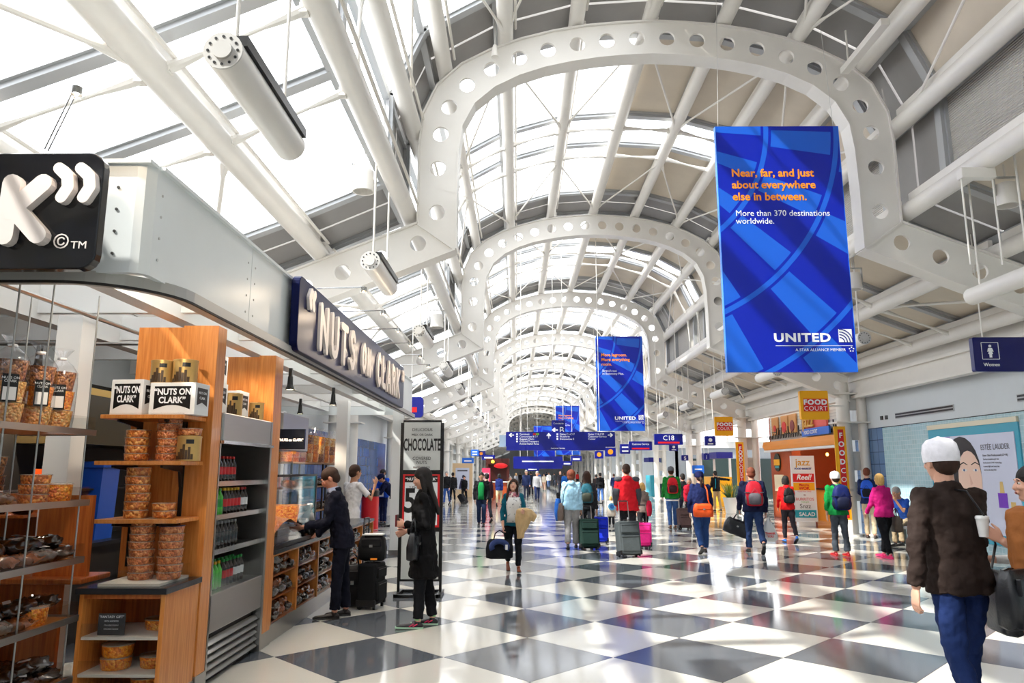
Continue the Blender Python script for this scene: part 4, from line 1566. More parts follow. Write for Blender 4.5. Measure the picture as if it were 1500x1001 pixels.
# main overhead directional sign
Y = 23.0
xa, zt = sxz(741, 633, Y)
xb, zb = sxz(901, 655, Y)
t = board((xa + xb) / 2, Y, zb, xb - xa, zt - zb, 'wide blue overhead sign with white arrows listing terminals and gates', (), hang=3.0)
hw, hh = (xb - xa) / 2, zt - zb
obj('lower_panel', MB().bb(-hw + .02, hw - .3, -.06, .06, -.11, .0), NAVY, t)
obj('end_wing', MB().bb(-hw - .22, -hw, -.05, .05, .0, .04).bb(-hw - .2, -hw, .0, .04, .04, .36), mat('wing_grey', (150, 170, 190), .4), t)
arrow(t, -hw + .17, hh - .1, .16, 0, -.061)
arrow(t, -.36, hh - .12, .17, R(-90), -.061)
arrow(t, hw - .14, hh - .1, .16, PI, -.061)
for x, ls in ((-hw + .42, ('Terminals', 'Concourses B E F', 'Baggage Claim', 'Ground Transport', 'Animal Relief Area')), (-.02, ('Gates C1-C17', 'Shuttle to', 'Concourses E', )), (.85, ('Gates C18-C29', 'Customer Service', 'Center'))):
    for i, s in enumerate(ls):
        text(s, .078, (x, -.062, hh - .10 - i * .073), '-Y', SIGNW, t, .001)
        if i < 4 and x < 0:
            obj('icon', MB().bb(x - .1, x - .05, -.062, -.061, hh - .10 - i * .073, hh - .05 - i * .073), SIGNW, t)
obj('colour_chip', MB().bb(-hw + .84, -hw + .93, -.063, -.061, hh - .10, hh - .045), RED, t)
obj('colour_chip', MB().bb(-hw + .93, -hw + 1.02, -.063, -.061, hh - .10, hh - .045), mat('chip_green', (120, 190, 30), .4), t)
text('Customer Service', .06, (-.3, -.062, -.06), '-Y', SIGNW, t, .001)
xa, zt = sxz(808, 616, 24.5)
xb, zb = sxz(828, 640, 24.5)
t = board((xa + xb) / 2, 24.5, zb, xb - xa, zt - zb, 'small square blue sign with a big white letter B', [('Concourse', .075, 0, (zt - zb) * .76, SIGNW, 'CENTER'), ('B', .30, .02, (zt - zb) * .2, SIGNW)], hang=2.6)
arrow(t, -.12, (zt - zb) * .4, .2, 0, -.061)

SGN = [
    (958, 636, 1000, 652, 27.0, 'blue gate sign reading C18', [('C18', .62, .42)], True),
    (921, 647, 955, 660, 33.0, 'dark blue customer service sign with a red line', [('Customer Service', .3, .6)], True),
    (871, 661, 884, 672, 38.0, 'small blue sign with orange round icon, left one of two', [], 'icon'),
    (886, 656, 902, 669, 34.0, 'small blue sign with orange round icon, right one of two', [], 'icon'),
    (908, 651, 923, 665, 37.0, 'small blue sign with two white lines of print', [('Airline', .3, .55), ('Phones', .3, .15)], False),
    (1032, 639, 1048, 653, 26.5, 'blue square sign with white phone pictogram', [], 'pict'),
    (980, 651, 993, 661, 31.0, 'smaller blue square pictogram sign under the C18 sign', [], 'pict'),
    (998, 667, 1008, 675, 30.0, 'little blue sign with a white dollar mark', [('$', .9, .15)], False),
    (1030, 665, 1039, 674, 31.0, 'little blue information sign near the food hall', [('i', .9, .15)], False),
    (752, 669, 824, 687, 44.0, 'distant wide blue directional sign across the walkway', [('Gates C9-C16', .2, .5)], False),
    (770, 684, 790, 690, 60.0, 'far blue overhead strip sign deep down the walkway', [('Gates', .5, .2)], False),
    (677, 671, 694, 679, 50.0, 'pale blue lit sign low on the left side shops', [('News', .55, .25)], False),
    (690, 659, 701, 668, 44.0, 'light blue two-line sign on the left, topmost', [('Now', .35, .5), ('Open', .35, .1)], False),
    (699, 661, 711, 669, 48.0, 'blue sign with tan diamond on the left', [], 'icon'),
    (706, 667, 725, 674, 54.0, 'blue gate sign far on the left side', [('C17', .6, .25)], False),
    (1014, 682, 1031, 694, 30.0, 'blue display board reading in white, beside the pillar', [('Delay info', .3, .4)], False),
    (836, 668, 852, 676, 52.0, 'blue strip sign hanging far down right of centre', [('C14', .6, .2)], False),
    (823, 676, 838, 682, 66.0, 'tiny blue strip sign deep in the vanishing distance', [('C12', .6, .2)], False),
]
BRI = mat('sign_bright_blue', (30, 110, 220), .35)
for x0, y0_, x1, y1_, Y, lab, lines, fl_ in SGN:
    xa, zt = sxz(x0, y0_, Y)
    xb, zb = sxz(x1, y1_, Y)
    wd, ht = xb - xa, zt - zb
    bright = 'pale' in lab or 'light blue' in lab or 'display' in lab
    hang = 0 if 'display' in lab else min(3.2, 7.5 - zt)
    t = board((xa + xb) / 2, Y, zb, wd, ht, lab, [], col=BRI if bright else NAVY, hang=hang)
    if 'display' in lab:
        obj('stand', MB().tube([(0, 0, -zb), (0, 0, 0)], .03, 8), STEEL, t)
    for s, sz, zz in lines:
        if s not in ('C18', 'Customer Service', '$', 'i'):      # too small to read in the photograph
            obj('print_line', MB().bb(-wd * .32, wd * .32, -.064, -.061, ht * (zz + .05), ht * (zz + .05 + sz * .5)), SIGNW, t)
            continue
        text(s, ht * sz, (0, -.063, ht * zz), '-Y', SIGNW, t, .001, align='CENTER', sx=min(1, wd / (len(s) * ht * sz * .62)))
    if fl_ is True:
        obj('red_line', MB().bb(-wd * .38, wd * .38, -.063, -.061, ht * .12, ht * .28), RED, t)
    if fl_ == 'icon':
        obj('disc', MB().tube([(0, -.064, ht * .52), (0, -.061, ht * .52)], ht * .3, 16), ORANGE, t)
    if fl_ == 'pict':
        obj('pictogram', MB().tube([(0, -.064, ht * .58), (0, -.061, ht * .58)], ht * .2, 14).bb(-wd * .25, wd * .25, -.064, -.061, ht * .12, ht * .24), SIGNW, t)

# blue rounded sign at the far end of the kiosk
xa, zt = sxz(600, 582, 17.5)
xb, zb = sxz(620, 612, 17.5)
t = board((xa + xb) / 2, 17.5, zb, xb - xa, zt - zb, 'rounded blue sign projecting at the far end of the nut shop', (), r=.08, hang=1.3)
obj('red_patch', MB().bb(-.12, .02, -.064, -.061, .12, .24), RED, t)

# Women sign
Yw = 11.4
xa, zt = sxz(1421, 495, Yw)
_, zb = sxz(1427, 545, Yw)
wd, ht = 1.35, zt - zb
t = board(xa + wd / 2, Yw, zb, wd, ht, 'long navy sign reading Women with a pictogram at upper right', (), col=mat('sign_navy', (6, 14, 92), .3), hang=1.1, th=.09)
a = .13
mb = MB()
cx, cz = -wd / 2 + .26, ht * .60
for dx, dz, ww, hh_ in ((0, a, 2 * a, .008), (0, -a, 2 * a, .008), (a, 0, .008, 2 * a), (-a, 0, .008, 2 * a)):
    mb.box((cx + dx, -.047, cz + dz), (ww, .003, hh_))
obj('icon_border', mb, SIGNW, t)
mb = MB()
mb.tube([(cx, -.05, cz + .075), (cx, -.046, cz + .075)], .022, 14)
mb.prism([(cx - .03, cz + .045), (cx + .03, cz + .045), (cx + .048, cz - .015), (cx + .024, cz - .01), (cx + .036, cz - .05), (cx + .02, cz - .05), (cx + .02, cz - .105), (cx - .02, cz - .105), (cx - .02, cz - .05), (cx - .036, cz - .05), (cx - .024, cz - .01), (cx - .048, cz - .015)], -.05, -.046, 'XZ')
obj('woman_pictogram', mb, SIGNW, t)
text('Women', .075, (cx, -.048, cz - .24), '-Y', SIGNW, t, .001, .001, align='CENTER')

# ---- hanging cylinder lights
def cyl_light(X, Y, z, L, label, group):
    t = thing('cylinder_light', label, 'light', (X, Y, z), 0, group)
    obj('housing', MB().tube([(0, 0, 0), (0, L, 0)], .12, 28), STEEL, t, smooth=True)
    obj('end_disc', MB().tube([(0, -.012, 0), (0, 0, 0)], .122, 28).tube([(0, -.03, 0), (0, 0, 0)], .06, 20), STEEL2, t, smooth=True)
    mb = MB()
    for k in range(12):
        a = 2 * PI * k / 12
        mb.tube([(.092 * math.cos(a), -.016, .092 * math.sin(a)), (.092 * math.cos(a), -.01, .092 * math.sin(a))], .009, 8)
    obj('bolt_holes', mb, BLACK, t)['kind'] = 'stuff'
    if X < 2:
        obj('louvre_top', MB().bb(.05 if X < 2 else -.13, .13 if X < 2 else -.05, .04, L - .02, .06, .13), BLACK, t)
    for y in (.18, L - .2):
        obj('rod', MB().tube([(0, y, .1), (0, y, (5.6 if X < 2 else 5.79) - z)], .014, 8), STEEL, t)


for k in range(10):
    y = 4.15 + 4.6 * k
    cyl_light(-1.8, y, 4.22, 1.35, 'white cylinder light on rods, %s one along the left' % ordn[k], 'cylinder lights along the left')
for k in range(8):
    y = 8.75 + 4.6 * k
    cyl_light(6.35, y, 4.08, 1.35, 'white cylinder light on rods, %s one along the right' % ordn[k], 'cylinder lights along the right')
# bucket floodlights on the tubes
for i, (px, py, Y) in enumerate(((533, 265, 9.6), (640, 470, 16.5), (1250, 412, 13.2), (1475, 285, 9.4), (497, 90, 8.6))):
    p = atY(px, py, Y)
    t = thing('flood_light', 'white bucket floodlight %s' % ('left of the nearest arch leg', 'left of the second arch leg', 'right of the large banner', 'at the top right above the restroom sign', 'high at upper left between roof tubes')[i], 'floodlight', p)
    obj('bucket', MB().lathe([(.05, .16), (.13, .14), (.15, -.16), (.13, -.16), (.12, .1)], n=20), STEEL, t, smooth=True)
    obj('yoke', MB().bb(-.17, -.15, -.02, .02, -.02, .25).bb(.15, .17, -.02, .02, -.02, .25).bb(-.17, .17, -.02, .02, .23, .25), STEEL2, t)
    obj('stem', MB().tube([(0, 0, .25), (0, 0, .75)], .012, 6), STEEL, t)
# track box at the top right
p = atY(1430, 255, 9.0)
t = thing('track_light_box', 'white junction box with two long rods at upper right', 'light fitting', p)
obj('box', MB().bb(-.22, .22, -.06, .06, -.07, .07), STEEL, t, bevel=.01)
for x in (-.2, .2):
    obj('rod', MB().tube([(x, 0, -.07), (x, 0, -1.2)], .012, 8), STEEL, t)
p = atY(1265, 70, 10.0)
t = thing('fluorescent_box', 'slim white fluorescent batten above the nearest arch on the right', 'light fitting', p)
obj('box', MB().box((0, 0, 0), (.12, 1.3, .1)), STEEL, t)
obj('bracket', MB().tube([(0, .5, .05), (0, .5, .6)], .015, 6), STEEL, t)
p = atY(725, 75, 10.6)
t = thing('loudspeaker_can', 'small white can speaker on a pipe atop the nearest arch', 'speaker', p)
obj('can', MB().lathe([(.03, .1), (.05, .02), (.06, -.1), (.05, -.1)], n=14), STEEL, t, smooth=True)
obj('pipe', MB().tube([(0, 0, .1), (0, 0, .6)], .015, 6), STEEL2, t)

# ================================================================== RIGHT SIDE
# poster
pp = thing('wall_poster', 'large pale perfume poster with a dark-haired face on the blue tiled wall', 'poster', (WX, 0, 0))
ya, yb = 16.75, 14.12
zb_, zt_ = .45, 2.42
PW = mat('poster_lilac', (206, 210, 230), .25, var=.05, vscale=.6)
obj('surround', MB().bb(-.03, 0, yb - .12, ya + .32, .25, 2.60), TILE_C, pp)
obj('top_lintel', MB().bb(-.05, 0, yb - .12, ya + .32, 2.60, 2.70), mat('cream_lintel', (222, 214, 190), .4), pp)  # plain cream strip along the top of the surround
obj('sheet', MB().bb(-.045, -.03, yb, ya, zb_, zt_), PW, pp)


def YZ(pts, m, name, d=.0, r=None):
    obj(name, MB().prism([(y, z) for y, z in pts], -.048 - d, -.0455 - d, 'YZ'), m, pp)


def oval(cy, cz, ry, rz_, a0=0, a1=360, n=20):
    return [(cy + ry * math.cos(R(a0 + (a1 - a0) * k / n)), cz + rz_ * math.sin(R(a0 + (a1 - a0) * k / n))) for k in range(n + (0 if a1 - a0 == 360 else 1))]


YZ([(ya, zb_), (15.9, zb_), (16.2, zt_), (ya, zt_)], mat('poster_violet', (176, 160, 214), .25), 'violet_field')
hair = mat('print_black_hair', (30, 22, 26), .25)
face = mat('print_face', (232, 196, 176), .25)
YZ(oval(15.85, 1.66, .62, .74), hair, 'print_hair', .001)
YZ([(16.45, zb_), (16.0, zb_), (16.0, 1.6), (16.45, 1.7)], hair, 'print_hair', .0012)
YZ(oval(15.62, 1.52, .40, .58), face, 'print_face', .004)
YZ([(15.82, zb_), (15.42, zb_), (15.42, 1.1), (15.82, 1.1)], face, 'print_neck', .0035)
YZ(oval(15.40, 1.70, .09, .026), mat('eye_white', (225, 220, 214), .2), 'print_eye', .006)
YZ(oval(15.39, 1.70, .028, .026), mat('print_eye', (60, 84, 130), .25), 'print_iris', .0075)
YZ(oval(15.78, 1.70, .09, .026), mat('eye_white', (225, 220, 214), .2), 'print_eye', .006)
YZ(oval(15.79, 1.70, .028, .026), mat('print_eye', (60, 84, 130), .25), 'print_iris', .0075)
for c_ in (15.39, 15.79):
    YZ([(c_ + .14, 1.80), (c_, 1.845), (c_ - .13, 1.80), (c_ - .13, 1.815), (c_, 1.87), (c_ + .14, 1.82)], hair, 'print_brow', .006)
YZ([(15.62, 1.62), (15.53, 1.42), (15.62, 1.39)], mat('print_shade', (206, 160, 140), .3), 'print_nose', .006)
YZ(oval(15.60, 1.20, .12, .035), mat('print_lip', (176, 70, 80), .3), 'print_lips', .006)
GY = mat('print_grey', (96, 92, 100), .3)
text('EST\u00c9E LAUDER', .155, (-.05, 15.17, 2.10), '-X', GY, pp, .001, 0, sx=.88)
for i, (s, sz) in enumerate((('New: Skin Professional (CP+R)', .062), ('The first breakthrough that', .045), ('Perfectionist CP+R Technology', .045), ('in every light and every day', .045), ('see it at the duty free', .045))):
    text(s, sz, (-.05, 15.13, 1.97 - i * .07), '-X', GY, pp, .001, 0)
pur = mat('print_purple', (120, 60, 190), .2)
YZ([(14.78, .98), (14.50, .98), (14.50, 1.26), (14.78, 1.26)], pur, 'print_bottle')
YZ([(14.71, 1.26), (14.57, 1.26), (14.60, 1.48), (14.68, 1.48)], mat('print_gold', (212, 180, 110), .3), 'print_bottle_cap')
YZ([(14.42, .98), (14.28, .98), (14.28, 1.1), (14.42, 1.1)], mat('print_gold', (212, 180, 110), .3), 'print_jar')

# ---- food court shopfront
SX = 9.75
fc = thing('food_court_front', 'food court shopfront with jazz themed sign band and orange fascia', 'shopfront', (0, 0, 0))
FA, FB = 21.0, 28.7
ofm = mat('orange_fascia', (240, 150, 50), .4, var=.04, vscale=1)
obj('sign_band', MB().bb(SX, SX + .1, FA, FB, 2.78, 3.72), mat('corrugated_white', (214, 212, 204), .5), fc)
mb = MB()
for k in range(9):
    mb.bb(SX - .015, SX, FA, FB, 2.84 + k * .1, 2.86 + k * .1)
obj('band_ribs', mb, STEEL2, fc)
obj('orange_fascia', MB().prism([(SX, 2.78), (SX - .30, 2.76), (SX - .34, 2.6), (SX - .28, 2.46), (SX, 2.44)], FA, FB, 'XZ'), ofm, fc)
obj('white_lip', MB().bb(SX - .30, SX, FA, FB, 2.38, 2.45), WHITE, fc)
brn = mat('russet_wall', (176, 74, 26), .5, var=.12, vscale=2)
drk = mat('dark_mahogany', (74, 26, 16), .4, var=.2, vscale=3)
obj('end_wall', MB().bb(SX, SX + 3.6, FB, FB + .15, 0, 3.7), brn, fc)
obj('end_wall', MB().bb(SX + .35, SX + 3.6, FA - .15, FA, 0, 3.7), brn, fc)
obj('corner_pier', MB().bb(WX, SX + .35, FA - .15, FA + .1, 0, 3.7), WALLW, fc)
obj('rear_wall', MB().bb(SX + 3.5, SX + 3.6, FA, FB, 0, 3.0), drk, fc)
obj('ceiling_slab', MB().bb(SX + .1, SX + 3.6, FA, FB, 2.75, 2.85), drk, fc)
obj('pier', MB().bb(SX - .02, SX + .3, FB - 2.1, FB, .0, 2.40), brn, fc)
obj('counter_front', MB().bb(SX + .7, SX + .8, FA, FB - 2.2, 0, 1.05), ofm, fc)
obj('counter_top', MB().bb(SX + .6, SX + 1.3, FA, FB - 2.2, 1.05, 1.1), BLACK, fc)
mb = MB()
for k in range(6):
    mb.bb(SX + 3.2, SX + 3.45, FA + .4 + k * 1.1, FA + 1.3 + k * 1.1, 1.1, 2.3)
obj('rear_cabinets', mb, brn, fc)
for k in range(5):
    obj('pendant_bulb', MB().ell((SX + 1.0, FA + .8 + k * 1.05, 2.25), (.05, .05, .06), 8, 6), mat('pendant_glow', (255, 190, 110), .4, emit=(255, 170, 80), estr=9), fc)
for y in (22.5, 25.0):
    L = bpy.data.lights.new('pendant', 'POINT')
    L.energy = 90
    L.color = (1, .6, .3)
    L.shadow_soft_size = .1
    link('lamp', L, fc, (SX + 1.6, y, 2.2))
# signs on the band
kr = mat('kraft_board', (206, 150, 92), .6)
iron = mat('black_iron', (22, 20, 22), .5)
for i, (y, c1) in enumerate(((28.0, kr), (27.0, kr), (26.2, kr), (21.9, kr))):
    p_ = obj('plaque', MB().bb(SX - .07, SX - .02, y - .33, y + .33, 3.0, 3.66), c1, fc)
    obj('plaque_disc', MB().tube([(-.09, y, 3.25), (-.07, y, 3.25)], .2 if i else .12, 16), RED if i != 2 else mat('maroon', (130, 30, 36), .4), fc, (SX, 0, 0))
mb = MB()
rnd = random.Random(5)
for k in range(46):
    y = FA + .1 + k * .167
    h = rnd.uniform(.08, .42)
    mb.bb(SX - .09, SX - .06, y, y + .03, 2.86, 2.86 + h)
    if k % 4 == 0:
        mb.bb(SX - .09, SX - .06, y, y + .5, 2.9 + h * .5, 2.93 + h * .5)
obj('iron_skyline', mb, iron, fc)
obj('jazz_backing', MB().bb(SX - .12, SX - .05, 23.2, 24.9, 3.0, 3.72), mat('coral', (226, 96, 86), .5), fc)
obj('jazz_post', MB().bb(SX - .16, SX - .1, 24.9, 25.1, 2.95, 3.7), mat('brass_brown', (160, 92, 30), .4), fc)
text('jazz', .62, (SX - .17, 25.0, 3.12), '-X', mat('brass_gold', (214, 160, 60), .35), fc, .02, .01)
text('FOOD COURT', .17, (SX - .20, 24.85, 2.88), '-X', SIGNW, fc, .002, .003)
obj('blue_ribbon', MB().bb(SX - .18, SX - .12, 22.9, 25.1, 2.82, 3.06), BRI, fc)
rs = obj('round_plaque', MB().tube([(0, 0, 0), (-.04, 0, 0)], .33, 24), mat('dark_green', (24, 44, 30), .4), fc, (SX - .03, 28.0, 2.0))
obj('plaque_band', MB().box((-.045, 0, 0), (.01, .6, .22)), YELLOW, rs)
obj('plaque_base', MB().box((-.045, 0, -.17), (.01, .4, .08)), mat('teal_print', (60, 160, 170), .4), rs)
obj('menu_case', MB().bb(SX - .06, SX, 27.5, 28.4, .95, 1.55), mat('menu_cream', (240, 226, 190), .4), fc)

# square FOOD COURT signs and vertical column strips
for i, (x0, y0_, x1, y1_, Y) in enumerate(((1170, 573, 1214, 615, 19.4), (1046, 611, 1074, 639, 28.6))):
    xa, zt = sxz(x0, y0_, Y)
    xb, zb = sxz(x1, y1_, Y)
    wd, ht = xb - xa, zt - zb
    t = board((xa + xb) / 2, Y, zb, wd, ht, ('nearer' if i == 0 else 'farther') + ' square yellow FOOD COURT sign hung beside a column', (), col=YELLOW, r=.03, hang=0)
    obj('red_field', MB().bb(-wd * .40, wd * .46, -.064, -.061, ht * .28, ht * .72), RED, t)
    text('FOOD', ht * .24, (.02, -.066, ht * .52), '-Y', SIGNW, t, .001, .008, align='CENTER', sx=1.1, sp=1.15)
    text('COURT', ht * .22, (.02, -.066, ht * .31), '-Y', SIGNW, t, .001, -.001, align='CENTER', sx=1.0, sp=1.12)
    obj('mount_arm', MB().bb(wd / 2, wd / 2 + .42, -.02, .02, ht * .45, ht * .5), STEEL, t)
for i, (x, y0_, y1_, Y, wd) in enumerate(((1229, 625, 762, 19.75, .30), (1083, 648, 712, 28.9, .30))):
    xa, zt = sxz(x, y0_, Y)
    _, zb = sxz(x, y1_, Y)
    t = thing('column_banner', ('nearer' if i == 0 else 'farther') + ' tall yellow and red FOOD COURT strip strapped to a column', 'banner', (xa, Y, zb))
    ht = zt - zb
    obj('panel', MB().bb(-wd / 2, wd / 2, -.02, .02, 0, ht), YELLOW, t)
    obj('red_strip', MB().bb(-wd * .2, wd * .3, -.024, -.021, .05, ht - .08), RED, t)
    for k, ch in enumerate('FOODCOURT'):
        text(ch, .19, (wd * .05, -.026, ht - .30 - k * (ht - .35) / 9), '-Y', SIGNW, t, .001, .006 if k < 4 else 0, align='CENTER')
    obj('strap', MB().bb(wd / 2, wd / 2 + .1, -.01, .01, ht * .3, ht * .33), STEEL2, t)

# menu tower
b = G(1181, 770)
t = thing('menu_tower', 'tall white free-standing panel of food court logos', 'sign', (b.x, b.y, 0), R(-6))
w_, h_ = .36, atY(1181, 668, b.y).z
obj('panel', MB().bb(-w_, w_, -.05, .05, .12, h_), mat('tower_white', (232, 234, 236), .4), t)
obj('foot', MB().bb(-.25, .25, -.15, .15, 0, .12), WHITE, t)
fy = -.053


def strip(z0, z1, c, nm='logo_field'):
    obj(nm, MB().bb(-w_ * .9, w_ * .9, fy, -.0505, h_ * z0, h_ * z1), c, t)


strip(.62, .74, RED)
strip(.50, .61, YELLOW)
strip(.06 + .05, .22, mat('teal_field', (30, 160, 180), .4))
text('jazz', .30, (0, fy, h_ * .86), '-Y', mat('brass_gold', (214, 160, 60), .35), t, .002, .004, align='CENTER')
text('FOOD MARKET', .075, (0, fy, h_ * .80), '-Y', NAVY, t, .001, .003, align='CENTER')
text('Reel!', .22, (0, fy - .002, h_ * .655), '-Y', SIGNW, t, .001, .006, align='CENTER', shear=.3)
text('Manchu', .10, (0, fy - .002, h_ * .565), '-Y', RED, t, .001, .003, align='CENTER')
text('WOK', .13, (0, fy - .002, h_ * .51), '-Y', RED, t, .001, .006, align='CENTER')
for s, sz, zz, c in (('NUESTRA CAFE', .06, .475, RED), ('o', .12, .42, mat('maroon', (130, 30, 36), .4)), ('BURRITOS', .12, .355, RED), ('fresh grill', .06, .325, mat('chip_green', (120, 190, 30), .4)), ('Snzz', .19, .245, BLACK)):
    text(s, sz, (0, fy, h_ * zz), '-Y', c, t, .001, 0, align='CENTER')
text('SALAD', .16, (.04, fy - .002, h_ * .135), '-Y', SIGNW, t, .001, .004, align='CENTER')

# touch-screen kiosk
b = G(1262, 779)
t = thing('information_kiosk', 'grey touch-screen kiosk with glowing blue screen by the column', 'kiosk', (b.x - .0, b.y + .3, 0), R(-14))
ht = 1.42
obj('cabinet', MB().prism([(-.25, 0), (.25, 0), (.25, ht), (-.12, ht), (-.22, .75)], -.42, .42, 'YZ').v and MB().add([], []) if False else MB().bb(-.45, .45, -.2, .25, 0, ht), mat('kiosk_grey', (170, 174, 176), .4, .2), t, bevel=.02)
obj('screen', MB().bb(-.36, .36, -.215, -.202, .45, 1.32), mat('blue_screen', (60, 140, 210), .2, emit=(70, 150, 220), estr=.7), t)
mb = MB()
for k in range(6):
    mb.bb(-.28, .28 - .07 * (k % 3), -.219, -.216, .6 + k * .11, .64 + k * .11)
obj('screen_text', mb, SIGNW, t)
obj('top_sign', MB().bb(-.3, .3, -.12, -.06, ht + .02, ht + .22), BRI, t)
obj('print_line', MB().bb(-.2, .2, -.124, -.121, ht + .1, ht + .15), SIGNW, t)
obj('base', MB().bb(-.5, .5, -.26, .3, 0, .08), WHITE, t)

# plant in tapered pot
b = G(1071, 752)
t = thing('potted_plant', 'spiky green plant in a tapered white pot by the column', 'plant', (b.x, b.y, 0))
obj('pot', MB().lathe([(.19, 0), (.2, .02), (.30, .60), (.32, .62), (.28, .62), (.26, .5)], n=24), WHITE, t, smooth=True)
obj('soil', MB().lathe([(.26, .52), (.26, .54)], n=20), DARK, t)
LEAF = mat('yellow_green_leaf', (128, 142, 44), .5, var=.3, vscale=10)
LEAF2 = mat('dark_green_leaf', (60, 104, 52), .5, var=.3, vscale=10)
rnd = random.Random(3)


def blade(L, w, bend, m):
    mb = MB()
    rg = []
    for i in range(6):
        u = i / 5
        ww = w * (math.sin(PI * min(.98, .15 + .8 * u))) * (1 if u < 1 else .1)
        c = Vector((bend * u * u * L, 0, L * u * (1 - .3 * bend * u)))
        rg.append([(c.x, -ww, c.z), (c.x + .006, 0, c.z), (c.x, ww, c.z), (c.x - .006, 0, c.z)])
    mb.rings(rg)
    return mb.mesh('leaf', m)


bl = [blade(.62, .03, .15, LEAF), blade(.75, .032, .3, LEAF), blade(.55, .05, .9, LEAF2)]
for k in range(34):
    i = rnd.choice((0, 1, 0, 1, 2))
    a = rnd.random() * 2 * PI
    r = rnd.random() * .16
    o = link('leaf', bl[i], t, (r * math.cos(a), r * math.sin(a), .54), (0, rnd.uniform(0, .25), a))

# ---- crossing wall beyond the food court and the hall behind it
wc = struct(obj('wall_cross', MB().bb(9.9, 23, 47, 47.3, 0, 3.5), mat('blue_grey_wall', (150, 160, 170), .5)))
obj('dark_opening', MB().bb(10.8, 16.5, 46.9, 46.99, 0, 2.45), mat('dark_green_glass', (40, 58, 58), .2), wc)
obj('white_band', MB().bb(9.9, 23, 46.85, 47.0, 3.1, 3.5), WALLW, wc)
wn = struct(obj('window_1', MB(), RAIL)) if False else bpy.data.objects.new('window_1', None)
C.objects.link(wn)
struct(wn)
for k in range(5):
    obj('mullion', MB().bb(10 + k * 3.2, 10.1 + k * 3.2, 47, 47.15, 3.5, 7.6), STEEL, wn)
for z in (5.4, 7.5):
    obj('transom', MB().bb(9.9, 23, 47, 47.15, z, z + .1), STEEL, wn)
for k in range(4):
    obj('glass_pane', MB().bb(10.1 + k * 3.2, 13.2 + k * 3.2, 47.05, 47.07, 3.5, 5.4), ROOFGLASS, wn)
obj('side_glazing', MB().bb(23, 23.1, 28.9, 47, 0, 5), ROOFGLASS, wn)
rf = struct(obj('ceiling_side_hall', MB().bb(9.6, 23.2, 28.9, 47.3, 7.6, 7.75), CREAM))
struct(obj('wall_side', MB().bb(13.4, 23, 28.85, 28.95, 0, 7.6), WALLW))
# check-in desk/ropes
p = G(954, 716)
t = thing('queue_barrier', 'blue belt barrier posts beside the fourth column', 'barrier', (p.x, p.y, 0))
for k in range(3):
    obj('post', MB().tube([(-1.2 + k * 1.2, 0, 0), (-1.2 + k * 1.2, 0, .98)], .035, 10).tube([(-1.2 + k * 1.2, 0, 0), (-1.2 + k * 1.2, 0, .03)], .17, 14), BLACK, t)
obj('belt', MB().bb(-1.2, 1.2, -.006, .006, .88, .94), BRI, t)
p = G(951, 722)
t = thing('easel_stand', 'white oval-topped information stand left of the columns', 'stand', (p.x, p.y, 0))
obj('body', MB().bb(-.25, .25, -.1, .1, 0, 1.3), WHITE, t)
obj('oval_frame', MB().tube([(.17 * math.cos(R(a)), 0, 1.75 + .42 * math.sin(R(a))) for a in range(0, 361, 20)], .03, 8), STEEL, t)

# ---- left side beyond the shop
def poster_case(px0, py0, px1, py1, Y, label, body, face, inner=None):
    xa, zt = sxz(px0, py0, Y)
    xb, zb = sxz(px1, py1, Y)
    t = thing('advert_case', label, 'advert', ((xa + xb) / 2, Y, 0))
    w2 = (xb - xa) / 2
    obj('frame', MB().bb(-w2, w2, -.1, .1, 0, zt), body, t)
    obj('sheet', MB().bb(-w2 * .68, w2 * .68, -.115, -.101, zt * .22, zt * .86), face, t)
    if inner:
        mb = MB()
        mb.ell((w2 * .1, -.12, zt * .60), (.09, .004, .12), 10, 8)
        mb.prism([(-w2 * .35, zt * .24), (w2 * .45, zt * .24), (w2 * .35, zt * .52), (-w2 * .15, zt * .54)], -.122, -.116, 'XZ')
        obj('printed_figure', mb, inner, t)
        obj('printed_line', MB().bb(-w2 * .5, w2 * .5, -.12, -.116, zt * .76, zt * .80), GY, t)
    return t


poster_case(663, 679, 692, 722, 50.0, 'tan framed advert case with a printed figure on the left', mat('tan_case', (222, 190, 148), .5), PW, mat('print_navy', (44, 40, 80), .4))
t = poster_case(706, 686, 718, 718, 42.0, 'pink and white heart patterned poster stand', mat('pink_case', (214, 60, 100), .5), mat('pink_sheet', (246, 196, 210), .5), RED)
# small shops: brown front with red oval sign
xa, zt = sxz(712, 672, 46)
xb, _ = sxz(746, 672, 46)
t = thing('snack_stand', 'brown snack stand with red oval sign far on the left', 'stand', ((xa + xb) / 2, 46, 0))
hw = (xb - xa) / 2
obj('canopy', MB().bb(-hw, hw, -.3, .9, 2.1, zt), drk, t)
obj('post', MB().bb(-hw, -hw + .15, -.3, -.15, 0, 2.1), drk, t)
obj('post', MB().bb(hw - .15, hw, -.3, -.15, 0, 2.1), drk, t)
obj('counter', MB().bb(-hw + .15, hw - .15, -.3, .3, 0, 1.0), brn, t)
obj('counter_top', MB().bb(-hw + .1, hw - .1, -.38, .3, 1.0, 1.06), WHITE, t)
obj('oval_sign', MB().ell((.2, -.34, 2.0), (.42, .03, .16), 16, 10), RED, t)
obj('lamp', MB().ell((-hw * .4, -.35, 2.25), (.1, .1, .1), 10, 8), mat('yellow_lamp', (250, 220, 60), .4, emit=(250, 220, 60), estr=2), t)
obj('back_wall', MB().bb(-hw, hw, .8, .9, 0, 2.1), drk, t)
